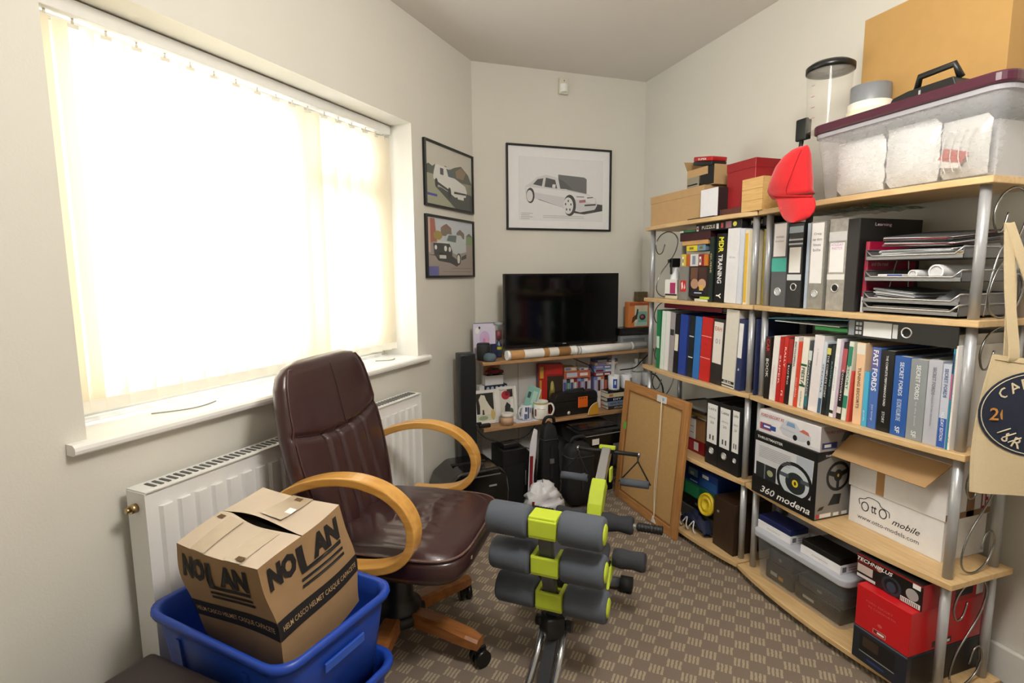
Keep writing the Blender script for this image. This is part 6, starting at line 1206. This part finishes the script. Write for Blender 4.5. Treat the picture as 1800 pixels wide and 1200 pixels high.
for aa in (55,):
    ptsL = [bpt(t, *wht(t), math.radians(180-28))+V((.002, -.001, 0)) for t in [i/24 for i in range(1, 24)]]; ptsR = [bpt(t, *wht(t), math.radians(28))+V((.002, .001, 0)) for t in [i/24 for i in range(1, 24)]]
    MB().tube(ptsL+list(reversed(ptsR)), .003, 6).obj('piping', mat('#4d3230', .4), bk)
STC = mat('#1f1011', .6); NRM = V((.975, 0, .22))
def bsurf(t, y): 
    w_, h_ = wht(t); s = max(-.97, min(.97, (y-.0)/w_)); return bpt(t, w_, h_, math.acos(math.copysign(abs(s)**1.6, s)))+NRM*.0012
for yc in (-.115, -.04, .04, .115): MB().tube([bsurf(t, yc*(1-.12*(t-.3))) for t in [.06+.47*i/22+.0*yc for i in range(23)]], .0014, 5).obj('stitching', STC, bk)
MB().tube([bsurf(.57+.07*(y/.25)**2, y) for y in [-.225+.45*i/24 for i in range(25)]], .002, 5).obj('stitching', STC, bk)
MB().tube([bsurf(t, .0) for t in [.60+.34*i/14 for i in range(15)]], .0009, 5).obj('stitching', STC, bk)
MB().tube([(scx+shx*(-.05-.12*q*q), scy+shy*q, seat_top(scx+shx*(-.05-.12*q*q), scy+shy*q)+.001) for q in [-.9+1.8*i/24 for i in range(25)]], .002, 5).obj('stitching', STC, st)
# arms
def arm(y):
    path = [(-.225, .575), (-.21, .612), (-.15, .648), (-.06, .674), (.03, .677), (.11, .655), (.165, .612), (.19, .555), (.18, .495), (.14, .452), (.08, .43), (.0, .42), (-.06, .42)]
    P = catmull([(x, y, z) for x, z in path], 6)
    MB().tube(P, .02, flat=(.028, .0125, (0, 1, 0))).obj('arm', BENT, chr_, bevel=.004)
    MB().box(-.05, .06, min(y*.86, y*.97), max(y*.86, y*.97), .408, .432).obj('arm_bracket', BLACK, chr_)
arm(-.278); arm(.288)
MB().rbox(-.13, .15, -.10, .11, .325, .356, .01).obj('seat_plate', BLACK, chr_)
MB().rbox(-.24, -.16, -.05, .06, .33, .44, .015).obj('back_bracket', BLACK, chr_)
MB().lathe([(.001, .10), (.072, .10), (.075, .135), (.055, .15), (.05, .165), (.046, .225), (.038, .235), (.036, .29), (.028, .295), (.027, .326), (.001, .326)], 28).obj('column', mat('#141516', .4), chr_)
MB().lathe([(.001, .075), (.06, .075), (.085, .09), (.088, .115), (.07, .125), (.001, .126)], 28).obj('hub', mat('#17181a', .45), chr_)
a0 = math.atan2(1.89-1.743, .428-.155)-math.radians(-32)
for k in range(5):
    a = a0+k*2*math.pi/5; ux, uy = V((math.cos(a), math.sin(a), 0)), V((-math.sin(a), math.cos(a), 0))
    b = MB(); pr_ = [(.07, .084, .126), (.17, .080, .122), (.27, .072, .108), (.312, .068, .098)]
    rg = []
    for r_, z0, z1_ in pr_:
        hw = .029 if r_ < .3 else .022
        rg.append([ux*r_+uy*hw+V((0, 0, z0)), ux*r_+uy*hw+V((0, 0, z1_-.006)), ux*r_+uy*(hw-.01)+V((0, 0, z1_)), ux*r_-uy*(hw-.01)+V((0, 0, z1_)), ux*r_-uy*hw+V((0, 0, z1_-.006)), ux*r_-uy*hw+V((0, 0, z0))])
    loft(rg, b); b.sm = [False]*len(b.sm)
    lg = b.obj('star_leg', LEGW, chr_)
    c = ux*.30
    b = MB(); ang = a+1.1; vx = V((math.cos(ang), math.sin(ang), 0)); vy = V((-math.sin(ang), math.cos(ang), 0)); cc = c+vx*.012
    for s in (-1, 1): b.cyl(cc+vy*(s*.006)+V((0, 0, .0275)), cc+vy*(s*.024)+V((0, 0, .0275)), .0265, n=20)
    b.cyl(c+V((0, 0, .03)), c+V((0, 0, .07)), .008, n=10); b.obox(cc+V((0, 0, .046)), vx*.02, vy*.005, V((0, 0, .012))); b.obj('castor', mat('#0f1011', .35), lg)
# ================================================================== sit-up exercise machine
EA, EB, EH = V((.76, -.65, 0)), V((.65, .76, 0)), V((.60, 1.413, 0))
em = thing('exercise_machine', 'grey and lime sit-up exercise machine with foam rollers', 'exercise machine', EH); 
def E(t, z, off=0): return EB*t+EA*off+V((0, 0, z))
FOAM = mat('#565c66', .95, var=.08, scale=300, bump=.25, bscale=900); LIME = mat('#c3d63c', .4); GUN = mat('#63656a', .35, metal=.5); DKP = mat('#1b1c1e', .5); CHR = mat('#b8babd', .2, metal=.9); FOAMD = mat('#35373d', .9, bump=.2, bscale=700)
post = [(.012, .175), (-.012, .262), (-.040, .34), (-.055, .402), (-.068, .47), (-.075, .525), (-.080, .548)]
MB().tube([E(t, z) for t, z in post], .02, flat=(.020, .013, tuple(EA))).obj('upright', GUN, em, bevel=.003)
for (t, z, sc) in ((-.072, .523, 1.0), (-.052, .400, .99), (-.012, .268, .97)):
    cl = []
    d = .026
    b = MB(); c = E(t, z)
    b.obox(c+EB*(-.03), EA*.042, EB*.006, V((0, 0, .026))); 
    for s in (-1, 1): b.obox(c+EA*(s*.036), EA*.007, EB*.034, V((0, 0, .028)))
    b.obox(c+V((0, 0, -.026))+EB*(-.012), EA*.042, EB*.022, V((0, 0, .006)))
    if z > .5: b.obox(c+V((0, 0, .028))+EB*.0, EA*.042, EB*.032, V((0, 0, .006)))
    cp = b.obj('clamp', LIME, em, bevel=.004)
    MB().cyl(c-EA*.175, c+EA*.175, .012, n=14).obj('axle', DKP, em)
    for s in (-1, 1):
        r_ = .048*sc; p, q = c+EA*(s*.048), c+EA*(s*.172); ax = (q-p).normalized(); L_ = (q-p).length
        MB().lathe([(r_*.3, .0), (r_*.9, .0), (r_, .008), (r_*1.0, L_-.008), (r_*.9, L_), (r_*.3, L_)], 28, p, ax).obj('foam_roller', FOAM, em)
        MB().lathe([(.001, L_+.006), (r_*.55, L_+.004), (r_*.62, L_+.0005), (r_*.3, L_-.001)], 24, p, ax).obj('end_cap', LIME if s > 0 else DKP, em)
# front rails, hinge and foot
for s in (-1, 1): MB().tube([E(.03, .17, s*.034), E(-.045, .09, s*.036), E(-.15, .018, s*.04)], .011, 10).obj('rail', CHR, em)
MB().tube([E(.02, .16), E(-.03, .095), E(-.10, .016)], .02, flat=(.018, .012, tuple(EA))).obj('front_beam', mat('#3a3c40', .4, metal=.4), em)
for s in (-1, 1): MB().cyl(E(.015, .16, s*.03), E(.015, .16, s*.058), .017, n=16).obj('hinge_knob', DKP, em)
MB().rbox(-.03, .03, -.03, .03, .13, .2, .006).obj('hinge_block', DKP, em)
MB().cyl(E(-.15, .018, -.09), E(-.15, .018, .09), .017, n=16).obj('front_foot', DKP, em)
# long beam, rear foot
MB().tube([E(.0, .14), E(.2, .12), E(.5, .09), E(.56, .09)], .02, flat=(.022, .02, tuple(EA))).obj('main_beam', GUN, em, bevel=.003)
MB().cyl(E(.52, .03, -.16), E(.52, .03, .115), .02, n=18).obj('rear_foot', GUN, em)
for s, e in ((-1, .20), (1, .16)): MB().cyl(E(.52, .03, s*(e-.045)), E(.52, .03, s*e), .03, n=18).obj('rubber_end', mat('#0e0e0f', .7), em)
MB().tube([E(.52, .04), E(.52, .1)], .02, flat=(.018, .018, tuple(EA))).obj('rear_riser', GUN, em)
# seat pad
P_ = [(.10, .262), (.16, .292), (.26, .285), (.36, .262), (.44, .232), (.45, .21), (.12, .218)]
rg = []
for off, sc in ((-.12, .82), (-.113, .94), (-.09, 1), (0, 1), (.09, 1), (.113, .94), (.12, .82)):
    cx = sum(p[0] for p in P_)/len(P_); cz = sum(p[1] for p in P_)/len(P_)
    rg.append([E(cx+(t-cx)*sc, cz+(z-cz)*sc, off*(1-.25*max(0, (t-.3)/.15))) for t, z in P_])
pad = loft(rg).obj('seat_pad', FOAMD, em)
MB().prism([E(.12, .20, -.10), E(.44, .19, -.07), E(.44, .19, .07), E(.12, .20, .10)], (0, 0, .012)).obj('seat_base', LIME, em, bevel=.004)
MB().prism([E(.20, .19, .122), E(.40, .19, .112), E(.37, .235, .112), E(.30, .24, .114), E(.22, .215, .12)], EA*.010).obj('side_guard', LIME, em, bevel=.003)
MB().prism([E(.20, .19, -.122), E(.40, .19, -.112), E(.37, .235, -.112), E(.30, .24, -.114), E(.22, .215, -.12)], EA*-.010).obj('side_guard', LIME, em, bevel=.003)
MB().tube([E(.28, .2), E(.28, .12)], .02, flat=(.03, .02, tuple(EA))).obj('seat_post', GUN, em)
for k, pts in enumerate(([(.155, -.02), (.165, .0), (.185, -.005), (.19, .012), (.205, .02), (.21, .0)], [(.16, .032), (.18, .028), (.2, .04)], [(.225, .03), (.235, .042), (.22, .05)])):
    MB().tube([E(t, .2965-max(0, (t-.16))*.07, o_) for t, o_ in catmull(pts, 4)], .0028, 6).obj('seat_lettering', WHT, em)
MB().cyl(E(.285, .235, -.12), E(.285, .235, .12), .012, n=12).obj('lower_bar', DKP, em)
for s in (-1, 1): MB().lathe([(.012, 0), (.03, .002), (.034, .03), (.03, .07), (.034, .10), (.03, .112), (.01, .113)], 22, E(.30, .255, s*.125), EA*s).obj('hip_foam', FOAMD, em)
# back bar with foam and ribbed handles
MB().cyl(E(.545, .262, -.26), E(.545, .262, .26), .011, n=14).obj('back_bar', CHR, em)
for s in (-1, 1):
    MB().lathe([(.012, 0), (.034, .002), (.038, .03), (.030, .07), (.036, .115), (.032, .125), (.012, .126)], 22, E(.545, .262, s*.03), EA*s).obj('back_foam', FOAMD, em)
    b = MB(); b.lathe(sum([[(.0155, .012*k), (.0175, .012*k+.003), (.0175, .012*k+.008), (.0155, .012*k+.011)] for k in range(8)], []), 18, E(.545, .262, s*.172), EA*s); b.obj('ribbed_grip', DKP, em)
# rear pole
b = MB(); b.tube([E(.53, .10), E(.545, .22), E(.60, .335), E(.775, .478)], .02, flat=(.02, .02, tuple(EA))); b.obj('rear_pole', CHR, em, bevel=.004)
MB().tube([E(.558, .262), E(.575, .31), E(.605, .35), (E(.645, .383))], .03, flat=(.03, .029, tuple(EA))).obj('pole_joint', LIME, em, bevel=.007)
MB().obox(E(.785, .487), EA*.035, EB*.012, V((0, 0, .007))).obj('pole_cap', LIME, em, bevel=.003)
MB().obox(E(.70, .40, .034), EA*.004, EB*.02, V((0, 0, .028))).obj('pole_clip', LIME, em)
MB().cyl(E(.80, .463, -.13), E(.80, .463, .13), .009, n=12).obj('cross_bar', DKP, em)
for s, t1, z1_ in ((1, .74, .365), (-1, .74, .36)):
    top = E(.80, .463, s*.13); a_, c_ = E(t1-.02, z1_, s*.13-.065), E(t1-.02, z1_, s*.13+.065)
    MB().tube([top, top+V((0, 0, -.03)), a_], .0035, 6).obj('band', BLACK, em); MB().tube([top, top+V((0, 0, -.03)), c_], .0035, 6).obj('band', BLACK, em)
    MB().cyl(a_+EA*.006, c_-EA*.006, .0165, n=18).obj('pull_grip', FOAM, em); MB().lathe([(.010, 0), (.013, .004), (.010, .01)], 12, top, EA*s).obj('band_end', CHR, em)
# ================================================================== blue crates and the helmet box
BLU = mat('#1a43a8', .38, var=.04, scale=20); CY = math.radians(134)
def crate(label, z, x=-.170, y=1.352, sc=1.0):
    o = thing('storage_crate', label, 'crate', (x, y, z), CY)
    L_, W_, H_ = .232*sc, .170*sc, .268
    def rg(hx, hy, zz, r=.05, n=5):
        pts = []
        for cx, cy, q0 in ((hx-r, hy-r, 0), (-hx+r, hy-r, 90), (-hx+r, -hy+r, 180), (hx-r, -hy+r, 270)):
            for k in range(n+1): a = math.radians(q0+90*k/n); pts.append((cx+r*math.cos(a), cy+r*math.sin(a), zz))
        return pts
    out = [rg(L_*.86, W_*.84, .001), rg(L_*.975, W_*.965, H_-.05)]
    inn = [rg(L_*.965, W_*.952, H_-.05), rg(L_*.85, W_*.825, .005)]
    rings = out+[rg(L_*.978, W_*.968, H_-.012), rg(L_*1.03, W_*1.035, H_-.022), rg(L_*1.045, W_*1.055, H_-.012), rg(L_*1.035, W_*1.045, H_-.001), rg(L_*1.0, W_*1.0, H_), rg(L_*.972, W_*.962, H_-.006)]+inn
    loft(rings).obj('shell', BLU, o)
    MB().prism([(-L_*.985, -.06, H_-.085), (-L_*.985, .06, H_-.085), (-L_*.991, .06, H_-.062), (-L_*.991, -.06, H_-.062)], (-.006, 0, 0)).obj('grip_lip', mat('#2c57ba', .35), o, bevel=.002)
    for k in (-.5, .5): MB().prism([(k*L_, W_*.90, .06), (k*L_+.012, W_*.90, .06), (k*L_+.012, W_*.968, H_-.05), (k*L_, W_*.968, H_-.05)], (0, .004, 0)).obj('rib', BLU, o)
    return o
crate('lower blue plastic crate standing on the carpet', .0006)
crate('upper blue plastic crate nested in the lower one, holding the helmet box', .194, sc=.995)
hb = bpy.data.objects.new('helmet_box', None); COL.objects.link(hb); tag(hb, 'battered cardboard box lettered NOLAN in the upper blue crate', 'box')
MR = Matrix.Rotation(2.368, 4, 'Z') @ Matrix.Rotation(-.180, 4, 'X') @ Matrix.Rotation(.005, 4, 'Y')
hb.matrix_world = Matrix.Translation((-.167, 1.334, .550)) @ MR
BW, BD, BH = .268, .240, .228
KR = mat('#9a7b57', .85, var=.10, scale=18, bump=.12, bscale=90); KR_LIT = mat('#bfae9a', .6, var=.10, scale=14); KTAPE = mat('#a8957d', .3, var=.08, alpha=1)  # top flaps paler than the sides: tape tone plus window light put into colour
# crumpled walls: every side a slightly dented grid
rnd = random.Random(9)
def dent(p):
    x, y, z = p
    return V((x+.007*math.sin(14*z+5*y)+.003*math.sin(27*y), y+.007*math.sin(11*x+15*z)+.003*math.sin(37*z), z+.005*math.sin(17*x)*math.cos(15*y)))
def side(fn, name, M=KR, nu=22, nv=22): return MB().grid(lambda a, c: dent(fn(a, c)), nu, nv, sm=True).obj(name, M, hb)
hx, hy, hz = BW/2, BD/2, BH/2
ZBOT = -hz-.05
side(lambda a, c: (-hx+BW*a, hy, ZBOT+(hz-ZBOT)*c), 'side_panel'); side(lambda a, c: (-hx, hy-BD*a, ZBOT+(hz-ZBOT)*c), 'side_panel')
side(lambda a, c: (hx-BW*a, -hy, ZBOT+(hz-ZBOT)*c), 'side_panel'); side(lambda a, c: (hx, -hy+BD*a, ZBOT+(hz-ZBOT)*c), 'side_panel'); side(lambda a, c: (-hx+BW*a, -hy+BD*c, ZBOT), 'base_panel')
# the two top flaps with the open slit between them
gap = lambda a: .0015+.007*math.sin(math.pi*min(1, max(0, a*1.25-.05)))
side(lambda a, c: (-hx+BW*a, hy-(hy-gap(a))*c, hz+.006*c*math.sin(math.pi*a)+.003*math.sin(9*a)*c), 'top_flap', KR_LIT)
side(lambda a, c: (-hx+BW*a, -hy+(hy-gap(a))*c, hz+.014*c*math.sin(math.pi*a)), 'top_flap', KR_LIT)
MB().grid(lambda a, c: dent((-hx+.01+(BW-.02)*a, -.02+.04*c, hz-.012)), 10, 4).obj('slit_shade', mat('#2a221a', .9), hb)  # dark sheet below the slit, painting the shade inside the box
for x_, w_ in ((.055, .05), (-.06, .05)): MB().grid(lambda a, c: dent((x_+w_*(a-.5), .012+(hy-.012)*c, hz+.0022+.006*(1-c)*math.sin(math.pi*(x_/BW+.5)))), 6, 10).obj('packing_tape', KTAPE, hb)
MB().grid(lambda a, c: dent((-.02+.07*(a-.5), -.02-(hy-.02)*c, hz+.0024+.014*(1-c)*.95)), 6, 10).obj('packing_tape', KTAPE, hb)
MB().grid(lambda a, c: dent((-.055+.022*a, -hy*.55+.03*c, hz+.012)), 3, 3).obj('address_label', mat('#e3e4e6', .5), hb)
for x_, y_ in ((-.02, -hy+.015), (hx-.03, hy-.1), (-.075, hy-.012)): MB().grid(lambda a, c: dent((x_+.022*(a-.5), y_+.012*(c-.5), hz+.0055)), 3, 3).obj('torn_patch', mat('#5d4526', .9), hb)
INKB = mat('#191513', .7)
def nolan(org, xd, W, H_, nrm):
    """the heavy slanted word with its double underline"""
    X, N_ = V(xd), V(nrm)
    def put(ob):
        if ob is None: return
        for v in ob.data.vertices: v.co = dent(v.co)+N_*.0022
    put(txt(hb, 'NO', INKB, V(org)+X*(W*.21)+V((0, 0, H_*.62)), X, ZD, W*.36, H_*.46, .06, .12, 0)); put(txt(hb, 'AN', INKB, V(org)+X*(W*.78)+V((0, 0, H_*.62)), X, ZD, W*.40, H_*.46, .06, .12, 0))
    for sh in ([(.41, .83), (.49, .83), (.48, .36), (.95, .36), (.94, .28), (.40, .28)], [(.38, .20), (.94, .20), (.935, .14), (.37, .14)], [(.36, .08), (.93, .08), (.925, .02), (.35, .02)]):
        b = MB(); n = 14; dense = []
        for i in range(len(sh)):
            a, c = sh[i], sh[(i+1) % len(sh)]
            for k in range(3): dense.append((a[0]+(c[0]-a[0])*k/3, a[1]+(c[1]-a[1])*k/3))
        b.ngon([dent(V(org)+X*(W*p)+V((0, 0, H_*q)))+N_*.0022 for p, q in dense]); b.obj('lettering', INKB, hb, fix=False)
nolan((hx-.012, hy, -.005), (-1, 0, 0), .225, .122, (0, 1, 0))
nolan((-hx, hy-.008, -.005), (0, -1, 0), .215, .122, (-1, 0, 0))
for fn, nr, L_, nm in ((lambda a, c: (hx-BW*a, hy, -.075+.045*c), V((0, 1, 0)), BW, 0), (lambda a, c: (-hx, hy-BD*a, -.075+.045*c), V((-1, 0, 0)), BD, 1)):
    MB().grid(lambda a, c: dent(fn(a, c))+nr*.0014, 22, 4).obj('printed_band', INKB, hb)
    ob = txt(hb, 'HELM CASCO HELMET CASQUE CAPACETE', mat('#b99a72', .7), fn(.5, .5), (-1, 0, 0) if nm == 0 else (0, -1, 0), ZD, L_*.92, .015, .008, 0, 0)
    for v in ob.data.vertices: v.co = dent(v.co)+nr*.003
# ================================================================== leather footstool in the corner of the view
fs = bpy.data.objects.new('footstool', None); COL.objects.link(fs); tag(fs, 'dark brown leather footstool between the radiator and the blue crates', 'footstool')
p_ = onZ(268, 1139, .40); fs.matrix_world = frame((p_.x, p_.y, 0), -LD, ZD.cross(-LD))
DLE = mat('#241a17', .5, bump=.1, bscale=250)
MB().rbox(0, .40, .0, .30, .36, .40, .018, 4).obj('cushion', DLE, fs); MB().rbox(.006, .394, .006, .294, .04, .359, .01, 3).obj('body', DLE, fs)
for x in (.04, .36):
    for y in (.04, .26): MB().cyl((x, y, 0.0), (x, y, .04), .015, n=12).obj('foot', BLACK, fs)
# ================================================================== tote bag hanging on the side brace
ROT = math.radians(-32); TP = V((1.578, .872, 0)); TXd = V((math.cos(ROT), math.sin(ROT), 0)); TNn = TXd.cross(ZD)
def tpx(u, v): p = onP(u, v, TP, TNn); return V(((p-TP).dot(TXd), 0, p.z))
tl, bl_ = tpx(1746, 622), tpx(1736, 866); xl = tpx(1712, 700).x; zt, zb0 = tl.z, bl_.z
tg = thing('tote_bag', 'natural canvas tote bag with a round navy print hanging at the bookcase end', 'bag', TP+TXd*xl+V((0, 0, zb0)), ROT); TWt, THt = .335, zt-zb0
CAN = mat('#cfbc98', .9, var=.06, scale=200, bump=.2, bscale=1200)
def cl(a, c, s):
    w0 = -.0+(.035*c**2 if a < .5 else 0)*(1-2*a)+.018*(1-c)*(1-2*a if a < .5 else 0)
    th_ = (.026*math.sin(math.pi*min(1, max(0, a)))**.5*(1-.6*c)+.002)
    fold = .006*math.sin(7*a+4*c)+.004*math.sin(15*a)*c
    return V((TWt*a+w0*(1-a), s*th_+fold, THt*c-.012*math.sin(math.pi*a)*c+.02*(a*(1-c))))
MB().grid(lambda a, c: cl(a, c, -1), 22, 22).obj('front_panel', CAN, tg); MB().grid(lambda a, c: cl(a, c, 1), 22, 22).obj('back_panel', CAN, tg)
MB().grid(lambda a, c: cl(0, c, -1)+(cl(0, c, 1)-cl(0, c, -1))*a+V((-.008*math.sin(math.pi*a), 0, 0)), 4, 22).obj('side_gusset', CAN, tg)
MB().tube([cl(k/20, .965, -1)+V((0, -.0012, 0)) for k in range(21)], .0012, 5).obj('hem_stitch', mat('#a8946c', .8), tg)
hkp = onY(1773, 392, .905)-(TP+TXd*xl+V((0, 0, zb0))); hkl = V((hkp.dot(TXd), -hkp.dot(TNn), hkp.z))
for s, dx in ((-1, 0), (1, .004)):
    for a in (.14, .52):
        q = cl(a, .97, s); mid = q*.5+hkl*.5+V((.004*s, -.004, 0))
        MB().tube([tuple(p) for p in catmull([q, q+V((0, 0, .03)), mid, hkl+V((dx, .004*s, 0))], 5)], .01, flat=(.0125, .0015, (1, .2, 0))).obj('strap', CAN, tg)
NAV = mat('#1d2438', .7); cx_, cz_ = tpx(1806, 724).x-xl, tpx(1806, 724).z-zb0; rr = (tpx(1806, 650).z-tpx(1806, 798).z)/2
def onbag(x, z, lift): 
    a = x/TWt; c = z/THt; p = cl(a, c, -1); return V((x, p.y-lift, z))
pr2 = MB(); N_ = 8
pr2.grid(lambda a, c: onbag(cx_+rr*c*math.cos(2*math.pi*a), cz_+rr*c*math.sin(2*math.pi*a), .0008), 40, N_); pr2.obj('round_print', NAV, tg)
MB().tube([onbag(cx_+rr*.94*math.cos(2*math.pi*k/48), cz_+rr*.94*math.sin(2*math.pi*k/48), .0012) for k in range(48)], .0012, 5, closed=True).obj('print_ring', mat('#d9cfb8', .7), tg)
CRM = mat('#dccfb2', .7); ORG = mat('#c98a3e', .7)
def glyph(ch_, ang, M=CRM, r_=.74, s=.24, flip=False):
    a = math.radians(ang); up = V((math.cos(a), 0, math.sin(a)))*(-1 if flip else 1); xd = V((up.z, 0, -up.x)); c = onbag(cx_+rr*r_*math.cos(a), cz_+rr*r_*math.sin(a), .0012); txt(tg, ch_, M, c, xd, up, None, rr*s, .01, lift=.0014)
for i, ch_ in enumerate('CARFEST'): glyph(ch_, 142-18*i)
for i, ch_ in enumerate('SRER'): glyph(ch_, 232+17*i, flip=True) if i > 0 else glyph(ch_, 232, flip=True)
c = onbag(cx_-rr*.62, cz_-rr*.05, .0012); txt(tg, '20', ORG, c, XD, ZD, None, rr*.30, .01, lift=.0014); c = onbag(cx_+rr*.6, cz_-rr*.05, .0012); txt(tg, '16', ORG, c, XD, ZD, None, rr*.30, .01, lift=.0014)
c = onbag(cx_-rr*.12, cz_+rr*.12, .0012); txt(tg, '1', CRM, c, XD, ZD, None, rr*.5, .0, lift=.0014)
for k in range(3): MB().tube([onbag(cx_-rr*(.62-.1*k), cz_-rr*(.50+.10*k), .0018), onbag(cx_-rr*(.40-.1*k), cz_-rr*(.36+.10*k), .0018)], .0016, 5).obj('wing_mark', CRM, tg)
